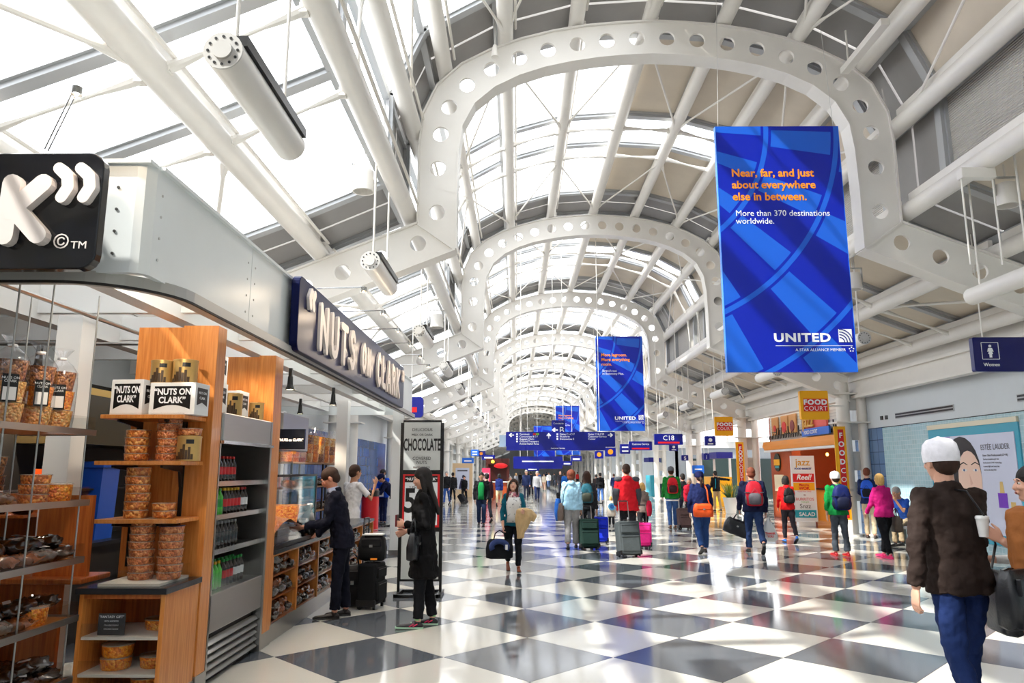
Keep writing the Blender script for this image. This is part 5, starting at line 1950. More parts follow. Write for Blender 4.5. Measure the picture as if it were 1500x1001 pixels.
# white utility cabinets and machines along the left
for i, (px, py, w_, h_, c, lab) in enumerate(((640, 760, .7, 1.9, mat('machine_blue', (60, 90, 150), .4), 'blue vending machine on the left past the sign stand'),)):
    p = G(px, 742)
    t = thing('vending_machine', lab, 'machine', (-4.2, 30.5, 0))
    obj('cabinet', MB().bb(-.45, .45, -.4, .4, 0, 1.9), c, t, bevel=.02)
    obj('window', MB().bb(-.36, .2, -.41, -.4, .6, 1.75), mat('pale_panel', (200, 214, 226), .3), t)  # plain pale front panel
    obj('keypad', MB().bb(.26, .38, -.41, -.4, 1.0, 1.3), BLACK, t)
for i, (x, y, w_, c, lab) in enumerate(((10.1, 38, 3.0, YELLOW, 'yellow panelled shop front seen between the right columns'), (9.35, 52, 2.0, mat('cyan_front', (60, 170, 190), .4), 'teal shop front far along the right columns'))):
    t = thing('snack_kiosk', lab, 'kiosk', (x, y, 0))
    obj('body', MB().bb(-.3, .3, -w_ / 2, w_ / 2, 0, 1.4), c, t)
    obj('roof_strip', MB().bb(-.4, .4, -w_ / 2, w_ / 2, 2.3, 2.6), NAVY, t)
    obj('upright', MB().bb(.2, .3, -w_ / 2, -w_ / 2 + .1, 1.4, 2.3), STEEL, t)
    obj('upright', MB().bb(.2, .3, w_ / 2 - .1, w_ / 2, 1.4, 2.3), STEEL, t)

# ================================================================== PEOPLE
ftex = bpy.data.textures.new('folds', 'CLOUDS')
ftex.noise_scale = .085
ftex.noise_depth = 2
HAIR = {'black': mat('hair_black', (24, 18, 16), .75, var=.3, vscale=40, stretch=(1, 1, .1)), 'brown': mat('hair_brown', (52, 29, 17), .8, var=.3, vscale=40, stretch=(1, 1, .1)),
        'auburn': mat('hair_auburn', (112, 52, 28), .75, var=.3, vscale=40, stretch=(1, 1, .1)), 'blond': mat('hair_blond', (206, 164, 96), .75, var=.25, vscale=40, stretch=(1, 1, .1)),
        'grey': mat('hair_grey', (150, 146, 142), .75, var=.2, vscale=40)}


def soft(name, mb, m, parent, vox, smooth_n=2, fold=0., fscale=None):
    o = link(name, mb.mesh(name, m, False), parent)
    md = o.modifiers.new('merge', 'REMESH')
    md.mode = 'VOXEL'
    md.voxel_size = vox
    md.use_smooth_shade = True
    if smooth_n:
        s = o.modifiers.new('relax', 'SMOOTH')
        s.factor = .5
        s.iterations = smooth_n
    if fold:
        d = o.modifiers.new('folds', 'DISPLACE')
        d.texture = ftex
        d.texture_coords = 'LOCAL'
        d.strength = fold
        d.mid_level = .5
    return o


def ering(T, x, y, z, rx, ry, n=18):
    return [T @ Vector((x + rx * math.cos(2 * PI * k / n), y + ry * math.sin(2 * PI * k / n), z)) for k in range(n)]


def adir(sg, fwd, out):
    f, o = R(fwd), R(out)
    return Vector((sg * math.sin(o), math.sin(f) * math.cos(o), -math.cos(f) * math.cos(o)))


def hand(mb, wr, d, n, sg, q, curl=.5):
    d = d.normalized()
    n = (n - d * n.dot(d)).normalized()
    s = d.cross(n) * sg                      # towards the thumb
    a = wr + d * .005 * q
    rings = []
    for t, w_, th in ((0, .024, .018), (.03, .034, .017), (.07, .041, .015), (.095, .040, .012)):
        c = a + d * t * q
        rings.append([c + s * w_ * q * math.cos(2 * PI * k / 10) + n * th * q * math.sin(2 * PI * k / 10) for k in range(10)])
    mb.rings(rings)
    for i, (off, L) in enumerate(((.030, .072), (.010, .082), (-.010, .076), (-.029, .060))):
        p = a + d * (.088 - .003 * i) * q + s * off * q
        dd = d.copy()
        pts = [p]
        for k in range(3):
            ang = curl * (.5 + .35 * k)
            dd = (dd * math.cos(ang) + (n - dd * n.dot(dd)).normalized() * math.sin(ang)).normalized()
            pts.append(pts[-1] + dd * L * q * (.42, .33, .25)[k])
        mb.tube(pts, [.0092 * q, .0088 * q, .008 * q, .006 * q], 7)
    p = a + d * .022 * q + s * .026 * q
    dd = (d * .72 + s * .62 + n * .28).normalized()
    p2 = p + dd * .038 * q
    dd2 = (d * .9 + s * .15 + n * .4).normalized()
    mb.tube([p - dd * .01 * q, p2, p2 + dd2 * .03 * q, p2 + dd2 * .05 * q], [.013 * q, .0115 * q, .0095 * q, .007 * q], 7)


LV = {'near': (.0065, .011), 'mid': (.010, .015), 'far': (.018, .024)}


def person(foot, H, rz, label, top=(40, 40, 45), pants=(40, 44, 60), shoes=(25, 25, 28), skin='light', hair='brown', hs='short', hat=None, legs=((24, 6), (-20, 22)), arms=((12, 6, 16, 2), (-14, 6, 16, 2)),
           lean=3., head=(0, 0, 0), lv='mid', fem=False, kind='jacket', hem=.49, bulk=1., curl=.5, bare=0., hood=False, group=None, sole=None, flare=0., accent=None, palm=None):
    q = H / 1.75
    vb, vc = LV[lv]
    root = thing('person', label, 'person', (foot[0], foot[1], 0), rz, group)
    z0 = .515 * H
    hp = []
    low = 9
    feet = []
    for sg, (t, k) in zip((-1, 1), legs):
        hip = Vector((sg * .047 * H, 0, z0))
        th = Vector((sg * .02, math.sin(R(t)), -math.cos(R(t))))
        kn = hip + th * .235 * H
        sh = Vector((0, math.sin(R(t - k)), -math.cos(R(t - k))))
        an = kn + sh * .235 * H
        pit = 0
        if t - k < -18 and t < 60:
            pit = min(65, (-(t - k) - 8))
        hp.append((hip, kn, an))
        c, s = math.cos(R(pit)), math.sin(R(pit))
        toe = an + Vector((0, .115 * H * c - 0 * s, -.03 * H - .115 * H * s))
        heel = an + Vector((0, -.03 * H * c, -.035 * H + .02 * H * s))
        feet.append((an, toe, heel, pit))
        low = min(low, toe.z - .012 * H, heel.z - .008 * H)
    dz = -low
    Z = Vector((0, 0, dz))
    T = Matrix.Translation((0, 0, z0 + dz)) @ Matrix.Rotation(-R(lean), 4, 'X') @ Matrix.Translation((0, 0, -z0))
    hp = [tuple(p + Z for p in g) for g in hp]
    # ---- arms
    sw = (.083 if fem else .097) * H * (1 + (bulk - 1) * .5)
    am_ = []
    for sg, (f, o, e, o2) in zip((-1, 1), arms):
        s = T @ Vector((sg * sw, 0, .805 * H))
        d1 = adir(sg, f + 0 * lean, o)
        el = s + d1 * .172 * H
        d2 = adir(sg, f + e, -o2)
        wr = el + d2 * .150 * H
        am_.append((s, el, wr, d2))
    # ---- body (one continuous skin)
    mb = MB()
    mb.rings([ering(T, 0, 0, z * H, a * H, b * H, 12) for z, a, b in ((.50, .07, .045), (.60, .06, .04), (.72, .075, .045), (.80, .075, .035), (.825, .035, .03))])
    hy, hr, hl = head
    HC = T @ Vector((0, .012 * H, .93 * H))
    HM = Matrix.Translation(HC) @ Matrix.Rotation(R(hl), 4, 'Y') @ Matrix.Rotation(R(hr), 4, 'Z') @ Matrix.Rotation(-R(hy), 4, 'X') @ Matrix.Scale(q * (1.04 if fem else 1.09), 4)
    nb = T @ Vector((0, -.003 * H, .80 * H))
    nr = (.027 if fem else .033) * H
    mb.tube([nb, nb.lerp(HC, .5), HM @ Vector((0, -.015, -.03))], [nr * 1.15, nr, nr], 12)

    def hell(c, r):
        b = MB().ell(c, r, 16, 10)
        mb.add([HM @ Vector(v) for v in b.v], b.f)
    hell((0, -.012, .022), (.075, .094, .094))
    hell((0, .016, -.02), (.063, .072, .096))
    hell((0, .044, -.082), (.034, .036, .028))
    hell((0, .020, -.062), (.052, .052, .044))
    if lv != 'far':
        b = MB().tube([(0, .080, .014), (0, .094, -.006), (0, .100, -.024), (0, .086, -.034)], [.008, .010, .014, .010], 8)
        mb.add([HM @ Vector(v) for v in b.v], b.f)
        hell((.030, .072, -.018), (.022, .018, .02))
        hell((-.030, .072, -.018), (.022, .018, .02))
        hell((0, .080, .028), (.046, .014, .010))
        hell((0, .086, -.052), (.022, .010, .010))
    for sg in (-1, 1):
        hell((sg * .076, -.006, -.008), (.010, .018, .032))
    for sg, (s, el, wr, d2) in zip((-1, 1), am_):
        mb.tube([s.lerp(T @ Vector((0, 0, .8 * H)), .6), s, el, wr], [.024 * H, .018 * H, (.021 if bare else .0165) * H, .0155 * H], 10)
        n = Vector((-sg, 0, 0)) if palm is None else Vector(palm[0 if sg < 0 else 1])
        if abs(n.dot(d2)) > .9:
            n = Vector((0, 0, 1))
        if lv == 'far':
            mb.capsule(wr, wr + d2 * .07 * q, .022 * q, .026 * q, 8)
        else:
            hand(mb, wr, d2, n, sg, q, curl if not hasattr(curl, '__len__') else curl[0 if sg < 0 else 1])
    for hip, kn, an in hp:
        mb.tube([hip, kn, an], [.03 * H, .024 * H, .02 * H], 8)
    soft('body', mb, SKIN[skin], root, vb, 1 if lv == 'near' else 0)
    # ---- face
    if lv != 'far':
        def hb(name, b, m):
            o = MB().add([HM @ Vector(v) for v in b.v], b.f)
            return obj(name, o, m, root, smooth='all')
        for sg in (-1, 1):
            hb('eye', MB().ell((sg * .029, .0765, .008), (.0125, .009, .0075), 10, 7), mat('eye_white', (225, 220, 214), .2))
            hb('iris', MB().ell((sg * .029, .0835, .008), (.0055, .0035, .0058), 8, 6), mat('eye_dark', (40, 24, 16), .2))
            hb('eyebrow', MB().tube([(sg * .013, .0865, .026), (sg * .03, .087, .031), (sg * .045, .078, .026)], [.003, .004, .002], 6), HAIR[hair])
        hb('lips', MB().ell((0, .0935, -.050), (.020, .006, .0045), 10, 6).ell((0, .092, -.057), (.016, .006, .0045), 10, 6), mat('lips', (172, 92, 84), .4))
    # ---- trousers
    mb = MB()
    pm = cloth(pants)
    tw = (.058 if fem else .054) * H * bulk
    mb.rings([ering(Matrix.Translation((0, 0, dz)), 0, -.005 * H, z * H, a * H * bulk, b * H * bulk) for z, a, b in ((.475, .07, .055), (.50, .098, .066), (.55, .096, .062), (.59, .084, .055))])
    seat = legs[0][0] > 60
    for hip, kn, an in hp:
        a2 = kn.lerp(an, .93)
        mb.tube([hip + Vector((0, 0, .02 * H)), hip.lerp(kn, .3), kn, kn.lerp(an, .35), a2], [tw, tw * .92, tw * .66, tw * .62, tw * (.52 if fem else .60) + flare * H], 12)
        mb.ell(kn, (tw * .66, tw * .68, tw * .7), 12, 8)
    soft('trousers', mb, pm, root, vc, 2, .036 * q if lv != 'far' else 0)
    # ---- top garment
    mb = MB()
    tm = cloth(top)
    B = bulk * (1.0 if kind == 'shirt' else 1.08)
    ww = .078 if fem else .088
    rg = []
    if hem < .46:        # long coat: skirt follows the thighs
        for z in (hem, hem + .06, .45):
            if z < .455:
                k_ = (.515 - z) / .235
                cy = sum((h[0].lerp(h[1], min(1, k_)).y) for h in hp) / 2
                sp = abs(hp[0][1].y - hp[1][1].y) * .5 * min(1, k_)
                rg.append(ering(Matrix.Translation((0, 0, dz)), 0, cy, z * H, .105 * H * B + .01 * H, .072 * H * B + sp))
    zs_ = [(min(max(hem, .45), .515), .106, .075), (.535, .101, .071), (.60, ww + .004, .062), (.68, .094 if fem else .098, .072 if fem else .068), (.745, .099 if fem else .110, .070), (.785, .092 if fem else .107, .060), (.812, .078 if fem else .088, .050), (.832, .055, .042), (.842, .036, .034)]
    for z, a, b in zs_:
        if z <= .537:
            rg.append(ering(Matrix.Translation((0, 0, dz)), 0, 0, z * H, a * H * B, b * H * B))
        else:
            rg.append(ering(T, 0, .004 * H if z > .6 else 0, z * H, a * H * B * (.93 if z > .8 else 1), b * H * B))
    mb.rings(rg)
    for sg, (s, el, wr, d2) in zip((-1, 1), am_):
        ar = .0375 * H * (bulk * (.88 if fem else 1)) * (1 if kind != 'shirt' else .9)
        end = el.lerp(wr, 1 - bare) if bare < 1 else s.lerp(el, .75)
        tip = max(.72, .78)
        if bare >= 1:
            mb.tube([s.lerp(T @ Vector((0, 0, .78 * H)), .5), s, s.lerp(el, .75)], [ar * 1.0, ar, ar * .92], 12)
        else:
            mb.tube([s.lerp(T @ Vector((0, 0, .795 * H)), .5), s, s.lerp(el, .5), el, end], [ar * 1.05, ar * 1.02, ar * .93, ar * .80, ar * .70], 12)
            mb.ell(el, (ar * .80,) * 3, 12, 8)
        mb.ell(s, (ar * 1.04,) * 3, 12, 8)
    if kind in ('jacket', 'hoodie', 'coat', 'blazer'):
        cz = .843
        mb.rings([ering(T, 0, -.004 * H, z * H, a * H, b * H) for z, a, b in ((.815, .062, .046), (.848, .046, .042), (.858, .044, .040))])
    if hood:
        hb_ = MB().ell((0, 0, 0), (.085, .05, .06), 14, 9)
        M_ = T @ Matrix.Translation((0, -.055 * H, .825 * H))
        mb.add([M_ @ (Vector(v) * q) for v in hb_.v], hb_.f)
    soft({'jacket': 'jacket', 'hoodie': 'hoodie', 'coat': 'coat', 'shirt': 'shirt', 'blazer': 'blazer'}[kind], mb, tm, root, vc, 2, (.045 if kind != 'shirt' else .03) * q if lv != 'far' else 0)
    # ---- shoes
    for (an, toe, heel, pit) in feet:
        an, toe, heel = an + Z, toe + Z, heel + Z
        f = (toe - heel).normalized()
        up = Vector((1, 0, 0)).cross(f).normalized()
        L = (toe - heel).length + .02 * H
        mb = MB()
        rgs = []
        for u, w_, h_ in ((-.02, .020, .030), (.06, .030, .048), (.28, .032, .052), (.5, .034, .040), (.75, .040, .030), (.93, .034, .022), (1.0, .018, .014)):
            c = heel + f * L * u
            rgs.append([c + Vector((1, 0, 0)) * w_ * q * math.cos(2 * PI * k / 12) + up * (h_ * q * (.5 + .5 * math.sin(2 * PI * k / 12)) * 1.15 - .006 * q) for k in range(12)])
        mb.rings(rgs)
        mb.tube([heel + f * L * .22 + up * .02 * q, an + Vector((0, 0, .015 * H))], [.034 * q, .031 * q], 10)
        so = obj('shoe', mb, mat('shoe_%d_%d_%d' % shoes, shoes, .5), root, smooth='all')
        if lv != 'far':
            mb = MB()
            pl = []
            for u, w_ in ((-.03, .024), (.2, .034), (.5, .036), (.75, .043), (.95, .036), (1.03, .018)):
                pl.append((u, w_))
            vs = []
            for e in (-.014, .004):
                for u, w_ in pl:
                    vs.append(heel + f * L * u + Vector((w_ * q, 0, 0)) + up * e * q)
                for u, w_ in pl[::-1]:
                    vs.append(heel + f * L * u - Vector((w_ * q, 0, 0)) + up * e * q)
            nn = len(pl) * 2
            mb.add(vs, [tuple(range(nn))[::-1], tuple(range(nn, 2 * nn))] + [(i, (i + 1) % nn, nn + (i + 1) % nn, nn + i) for i in range(nn)])
            obj('sole', mb, mat('sole_%d_%d_%d' % (sole or (40, 38, 38)), sole or (40, 38, 38), .6), so)
    # ---- hair and hats
    mb = MB()

    def hh(c, r):
        b = MB().ell(c, r, 16, 10)
        mb.add([HM @ Vector(v) for v in b.v], b.f)
    if hs != 'bald':
        hh((0, -.015, .036), (.082, .100, .092))
        if hs in ('short', 'bob', 'long', 'tail', 'curly'):
            hh((0, -.050, -.012), (.074, .062, .070))
        if hs == 'curly':
            hh((0, -.03, .03), (.098, .105, .10))
            hh((0, -.05, -.04), (.09, .07, .07))
        if hs in ('bob', 'long'):
            for sg in (-1, 1):
                b = MB().tube([(sg * .068, .01, .04), (sg * .078, -.005, -.02), (sg * .076, -.02, -.10)], [.024, .026, .022], 10)
                mb.add([HM @ Vector(v) for v in b.v], b.f)
            hh((0, -.05, -.05), (.078, .05, .085))
        if hs == 'long':
            b = MB()
            b.rings([[(x * math.cos(2 * PI * k / 14), -.05 + yy + y_ * math.sin(2 * PI * k / 14), z_) for k in range(14)] for x, y_, z_, yy in ((.078, .05, -.03, 0), (.086, .042, -.14, -.01), (.088, .035, -.26, -.035), (.07, .025, -.36, -.045), (.03, .014, -.42, -.045))])
            mb.add([HM @ Vector(v) for v in b.v], b.f)
            for sg in (-1, 1):
                b = MB().tube([(sg * .074, .012, .0), (sg * .084, .0, -.12), (sg * .082, .02, -.26), (sg * .07, .02, -.34)], [.022, .028, .024, .008], 10)
                mb.add([HM @ Vector(v) for v in b.v], b.f)
        if hs == 'tail':
            b = MB().tube([(0, -.11, .0), (0, -.15, -.04), (0, -.14, -.16), (0, -.12, -.24)], [.026, .034, .028, .008], 10)
            mb.add([HM @ Vector(v) for v in b.v], b.f)
        soft('hair', mb, HAIR[hair], root, max(vb, .008), 1, .006 if lv != 'far' else 0)
    if hat:
        kd, hc = hat
        b = MB()
        if kd == 'cap':
            b.rings([[(.086 * w_ * math.cos(2 * PI * k / 20), -.012 + .104 * w_ * math.sin(2 * PI * k / 20), z_) for k in range(20)] for w_, z_ in ((1.0, .022), (1.02, .04), (1.0, .07), (.88, .105), (.6, .128), (.2, .138))])
            b.prism([(.075 * math.cos(R(a)), .06 + .10 * math.sin(R(a))) for a in range(0, 181, 15)], .022, .03)
            b.ell((0, -.012, .139), (.01, .01, .006), 8, 5)
        elif kd == 'backcap':
            b.rings([[(.088 * w_ * math.cos(2 * PI * k / 20), -.012 + .106 * w_ * math.sin(2 * PI * k / 20), z_) for k in range(20)] for w_, z_ in ((1.0, -.002), (1.03, .02), (1.04, .055), (.95, .10), (.7, .128), (.2, .142))])
            b.ell((0, -.012, .142), (.012, .012, .007), 8, 5)
        else:
            b.rings([[(.088 * w_ * math.cos(2 * PI * k / 20), -.014 + .106 * w_ * math.sin(2 * PI * k / 20), z_) for k in range(20)] for w_, z_ in ((1.0, .0), (1.05, .01), (1.05, .045), (1.02, .05), (1.0, .08), (.8, .118), (.3, .135))])
        o = MB().add([HM @ Vector(v) for v in b.v], b.f)
        obj('cap' if kd != 'beanie' else 'beanie', o, cloth(hc), root, smooth=True)
    root['_'] = 0
    del root['_']
    M0 = Matrix.Translation((foot[0], foot[1], 0)) @ Matrix.Rotation(rz, 4, 'Z')
    info = dict(root=root, M=M0, T=T, H=H, q=q, arms=am_, HM=HM, hp=hp, dz=dz, rz=rz)
    return info


def wpos(P, v):
    return P['M'] @ Vector(v)


def who(px, py, ptop):
    g = G(px, py)
    return (g.x, g.y), atY(px, ptop, g.y).z


def sub(name, mb, m, P, bevel=0, smooth=False):
    return obj(name, mb, m, P['root'], bevel=bevel, smooth=smooth)


# ------------------------------------------------------------------ luggage
def suitcase(x, y, rz, c, label, w=.42, h=.60, d=.25, tilt=0., hl=.45, trim=None, bag=None):
    t = thing('suitcase', label, 'suitcase', (x, y, 0), rz)
    t.rotation_euler = (R(tilt), 0, rz)
    m = cloth(c, .7)
    tm = trim or BLACK
    obj('shell', MB().bb(-w / 2, w / 2, -d / 2, d / 2, .05, .05 + h), m, t, bevel=.03)
    obj('front_pocket', MB().bb(-w * .42, w * .42, -d / 2 - .035, -d / 2 + .01, .10, .05 + h * .55), m, t, bevel=.018)
    obj('front_pocket', MB().bb(-w * .40, w * .40, -d / 2 - .028, -d / 2 + .01, .08 + h * .58, .05 + h * .90), m, t, bevel=.014)
    mb = MB()
    mb.tube([(-w * .42, -d / 2 - .038, .05 + h * .50), (w * .42, -d / 2 - .038, .05 + h * .50)], .004, 6)
    mb.tube([(-w * .38, -d / 2 - .03, .05 + h * .86), (w * .38, -d / 2 - .03, .05 + h * .86)], .004, 6)
    obj('zips', mb, tm, t)
    for s in (-1, 1):
        obj('corner_guard', MB().bb(s * w / 2 - s * .03, s * (w / 2 + .006), -d / 2 - .006, d / 2 + .006, .04, .12), BLACK, t, bevel=.008)
        obj('wheel', MB().tube([(s * (w / 2 - .05) - .014, d / 2 - .03, .036), (s * (w / 2 - .05) + .014, d / 2 - .03, .036)], .036, 14), BLACK, t, smooth=True)
        obj('foot', MB().bb(s * (w / 2 - .05) - .014, s * (w / 2 - .05) + .014, -d / 2 + .01, -d / 2 + .04, 0.002, .05), BLACK, t)
    if hl:
        obj('pull_handle', MB().tube([(-w * .22, d / 2 - .03, .05 + h), (-w * .22, d / 2 - .03, .05 + h + hl), (-w * .2, d / 2 - .03, .065 + h + hl), (w * .2, d / 2 - .03, .065 + h + hl), (w * .22, d / 2 - .03, .05 + h + hl), (w * .22, d / 2 - .03, .05 + h)], .009, 8), STAIN if c != (20, 20, 22) else BLACK, t, smooth=True)
        obj('grip', MB().tube([(-w * .2, d / 2 - .03, .065 + h + hl), (w * .2, d / 2 - .03, .065 + h + hl)], .014, 8), BLACK, t)
    obj('carry_handle', MB().tube([(-.07, 0, .05 + h), (-.06, 0, .085 + h), (.06, 0, .085 + h), (.07, 0, .05 + h)], .01, 8), BLACK, t)
    return t


def backpack(P, c, label, c2=(20, 20, 22), s=1.):
    q = P['q'] * s
    T = P['T']
    H = P['H']
    loc = P['M'] @ (T @ Vector((0, -.068 * H - .02, .70 * H)))
    t = thing('backpack', label, 'backpack', loc, P['rz'])
    m, m2 = cloth(c, .6), cloth(c2, .6)
    rg = []
    for z, w_, d_ in ((-.24, .09, .04), (-.22, .14, .08), (-.1, .155, .10), (.05, .15, .10), (.15, .13, .085), (.21, .09, .06), (.235, .04, .03)):
        rg.append([(w_ * q * max(-1, min(1, 1.25 * math.cos(2 * PI * k / 20))), -.075 * q + d_ * q * max(-1, min(1, 1.2 * math.sin(2 * PI * k / 20))) * .8, z * q) for k in range(20)])
    obj('main_sack', MB().rings(rg), m, t, smooth='all')
    rg = []
    for z, w_, d_ in ((-.21, .07, .02), (-.19, .11, .04), (-.06, .12, .055), (-.01, .10, .04), (.01, .05, .02)):
        rg.append([(w_ * q * max(-1, min(1, 1.25 * math.cos(2 * PI * k / 16))), -.145 * q + d_ * q * math.sin(2 * PI * k / 16), z * q) for k in range(16)])
    obj('front_pocket', MB().rings(rg), m2, t, smooth='all')
    for sg in (-1, 1):
        obj('side_pocket', MB().ell((sg * .145 * q, -.075 * q, -.12 * q), (.035 * q, .05 * q, .09 * q), 12, 8), m2, t, smooth='all')
        # strap over the shoulder
        pts = [(sg * .05 * q, -.01, .18 * q)] + [(sg * .075 * q, (.02 + .075 * (1 - math.cos(R(a)))) * q, (.19 + .055 * math.sin(R(a))) * q) for a in (30, 90, 150)] + [(sg * .085 * q, .15 * q, .08 * q), (sg * .11 * q, .13 * q, -.06 * q), (sg * .13 * q, .0, -.17 * q)]
        obj('strap', MB().tube(pts, .021 * q, 8, .35), m2, t, smooth='all')
        obj('compression_strap', MB().box((sg * .13 * q, -.08 * q, .02 * q), (.07 * q, .17 * q, .014 * q)), m2, t)
    obj('zip', MB().tube([(-.10 * q, -.16 * q, -.04 * q), (0, -.172 * q, .10 * q), (.10 * q, -.16 * q, -.04 * q)], .004, 6), m2, t)
    obj('grab_loop', MB().tube([(-.03 * q, -.03 * q, .22 * q), (0, -.03 * q, .255 * q), (.03 * q, -.03 * q, .22 * q)], .008 * q, 6), m2, t)
    return t


def soft_bag(loc, rz, c, label, w=.36, h=.24, d=.18, name='shoulder_bag', strap=None, cat='bag', handles=True, m=None, tilt=0.):
    t = thing(name, label, cat, loc, rz)
    t.rotation_euler = (0, tilt, rz)
    m = m or cloth(c, .55)
    rg = []
    for z, a in ((0, .80), (.04, .97), (.5, 1.0), (.85, .9), (1.0, .72)):
        rg.append([(w / 2 * a * max(-1, min(1, 1.3 * math.cos(2 * PI * k / 20))), d / 2 * (a if z < .6 else a * .7) * max(-1, min(1, 1.2 * math.sin(2 * PI * k / 20))), -h + z * h + .01 * math.sin(k * 1.7)) for k in range(20)])
    obj('sack', MB().rings(rg), m, t, smooth='all')
    obj('flap', MB().bb(-w * .36, w * .36, -d / 2 - .008, -d / 2 + .02, -h * .42, -h * .12), m, t, bevel=.006)
    obj('buckle', MB().bb(-.02, .02, -d / 2 - .014, -d / 2 - .006, -h * .46, -h * .36), STAIN, t)
    if handles:
        for s in (-1, 1):
            obj('handle', MB().tube([(-w * .22, s * d * .25, -.02), (-w * .16, s * d * .15, .10), (0, 0, .15), (w * .16, s * d * .15, .10), (w * .22, s * d * .25, -.02)], .009, 6), m, t, smooth='all')
    if strap:
        iv = (Matrix.Translation(loc) @ Matrix.Rotation(rz, 4, 'Z')).inverted()
        obj('strap', MB().tube([iv @ Vector(p) for p in strap], .014, 8, .4), m, t, smooth='all')
    return t


# ------------------------------------------------------------------ the near figures
WALK = ((24, 6), (-20, 22))
WALK2 = ((-20, 24), (24, 6))
STAND = ((2, 2), (-2, 2))

# man in the dark blazer
P = person((2.86, 5.0), 1.86, R(4), 'man in a dark brown blazer, white backwards cap and blue jeans walking away', top=(46, 35, 31), pants=(26, 44, 90), shoes=(60, 40, 30), hair='brown', hat=('backcap', (234, 232, 238)), kind='blazer', hem=.48,
           legs=((-6, 22), (14, 6)), arms=((-18, 20, 20, -6), (18, 12, 60, 6)), lean=4, lv='near', head=(4, 4, 0), curl=.55, bulk=1.03, flare=.006, bare=.04)
bb_ = wpos(P, (.27, -.02, 1.05))
ss = wpos(P, (-.10, -.12, 1.50))
st_ = [wpos(P, v) for v in ((.25, .03, 1.06), (.20, -.10, 1.22), (.10, -.16, 1.40), (.04, -.10, 1.555), (.0, .0, 1.56))]
soft_bag(bb_ + Vector((0, 0, -.02)), R(80), (26, 28, 34), 'black leather shoulder bag at the hip of the man in the blazer', .36, .36, .13, strap=st_, handles=False, m=mat('black_leather', (28, 29, 34), .35, bump=.2, bscale=80))
# woman at the right edge with a tan coat over her arm
P = person((3.40, 4.9), 1.72, R(72), 'woman at the right edge holding a paper cup, tan coat over her arm', top=(232, 230, 226), pants=(26, 26, 30), hair='black', hs='tail', fem=True, kind='shirt', legs=STAND,
           arms=((14, 8, 112, 0), (14, 8, 76, -4)), lv='near', curl=.8, bare=.35)
s, el, wr, d2 = P['arms'][0]
cpt = P['M'] @ (wr + d2 * .09 + Vector((0, 0, .0)))
t = thing('paper_cup', 'white takeaway cup held by the woman at the right edge', 'cup', cpt + Vector((-.03, 0, .03)))
obj('cup', MB().lathe([(.027, -.06), (.037, .05)], n=18), WHITE, t, smooth=True)
obj('lid', MB().lathe([(.04, .05), (.04, .062), (.034, .07), (.03, .066)], n=18), WHITE, t, smooth=True)
cm_ = cloth((150, 92, 48))
t = thing('draped_coat', 'tan brown coat hanging over the arm at the right edge', 'coat', atY(1497, 762, 4.62))
t.rotation_euler = (0, 0, R(60))
mb = MB()
mb.rings([[(a * math.cos(2 * PI * k / 18), b * math.sin(2 * PI * k / 18) + .014 * math.sin(k * 2.2), z) for k in range(18)] for a, b, z in ((.06, .03, .08), (.14, .075, .05), (.17, .085, -.12), (.18, .075, -.34), (.17, .06, -.56), (.14, .05, -.66))])
soft('drape', mb, cm_, t, .012, 2, .03)
mb = MB().rings([[(.12 + a * math.cos(2 * PI * k / 14), -.05 + b * math.sin(2 * PI * k / 14), z) for k in range(14)] for a, b, z in ((.05, .04, -.02), (.07, .05, -.2), (.06, .045, -.42))])
soft('sleeve', mb, cm_, t, .012, 2, .02)
soft_bag(atY(1487, 835, 4.5), R(30), (30, 28, 28), 'soft black handbag below the tan coat at the right edge', .30, .32, .14, handles=False, m=mat('black_leather', (28, 29, 34), .35, bump=.2, bscale=80))

# man in the dark suit at the counter
f, H = who(497, 905, 683)
P = person(f, H, R(103), 'man in a dark navy suit leaning to the counter with both hands out', top=(18, 20, 36), pants=(16, 18, 32), shoes=(30, 20, 18), skin='ruddy', hair='brown', hs='short', kind='blazer', hem=.46, legs=((6, 4), (-4, 2)),
           arms=((16, 4, 62, 2), (2, 6, 50, 6)), lean=12, head=(28, -4, 0), lv='near', curl=(.35, .45), palm=((1, 0, .6), (-1, 0, .8)), bulk=1.06, bare=.05)
sub('shirt_collar', MB().rings([ering(P['T'], 0, .004, z * H, a * H, b * H) for z, a, b in ((.835, .047, .043), (.868, .042, .039), (.868, .036, .033), (.835, .036, .033))], False), cloth((190, 200, 225)), P, smooth='all')
wr = P['arms'][0][2]
wq = P['M'] @ (P['arms'][1][2] + P['arms'][1][3] * .10)
t = thing('goods_bag', 'black printed carrier bag with white top in the suited man hands', 'bag', (wq.x - .04, wq.y, .90), R(20))
mb = MB().rings([[(a * math.cos(2 * PI * k / 16) * (1 + .08 * math.sin(3 * k)), b * math.sin(2 * PI * k / 16), z) for k in range(16)] for a, b, z in ((.08, .05, 0), (.12, .075, .06), (.11, .07, .17), (.08, .05, .23))])
obj('sack', mb, mat('black_film', (20, 20, 22), .25), t, smooth='all')
mb = MB().rings([[(a * math.cos(2 * PI * k / 16) + z * .1, b * math.sin(2 * PI * k / 16), z) for k in range(16)] for a, b, z in ((.085, .055, .2), (.06, .04, .28), (.02, .02, .31), (.05, .03, .36), (.03, .01, .4))])
obj('gathered_top', mb, mat('white_film', (226, 226, 224), .35), t, smooth='all')
text('NUTS', .05, (-.07, -.082, .12), '-Y', SIGNW, t, .001, .003)
t = thing('sample_basket', 'small wire basket beside the carrier bag on the counter', 'basket', (-2.55, wq.y + .32, .892))
mb = MB()
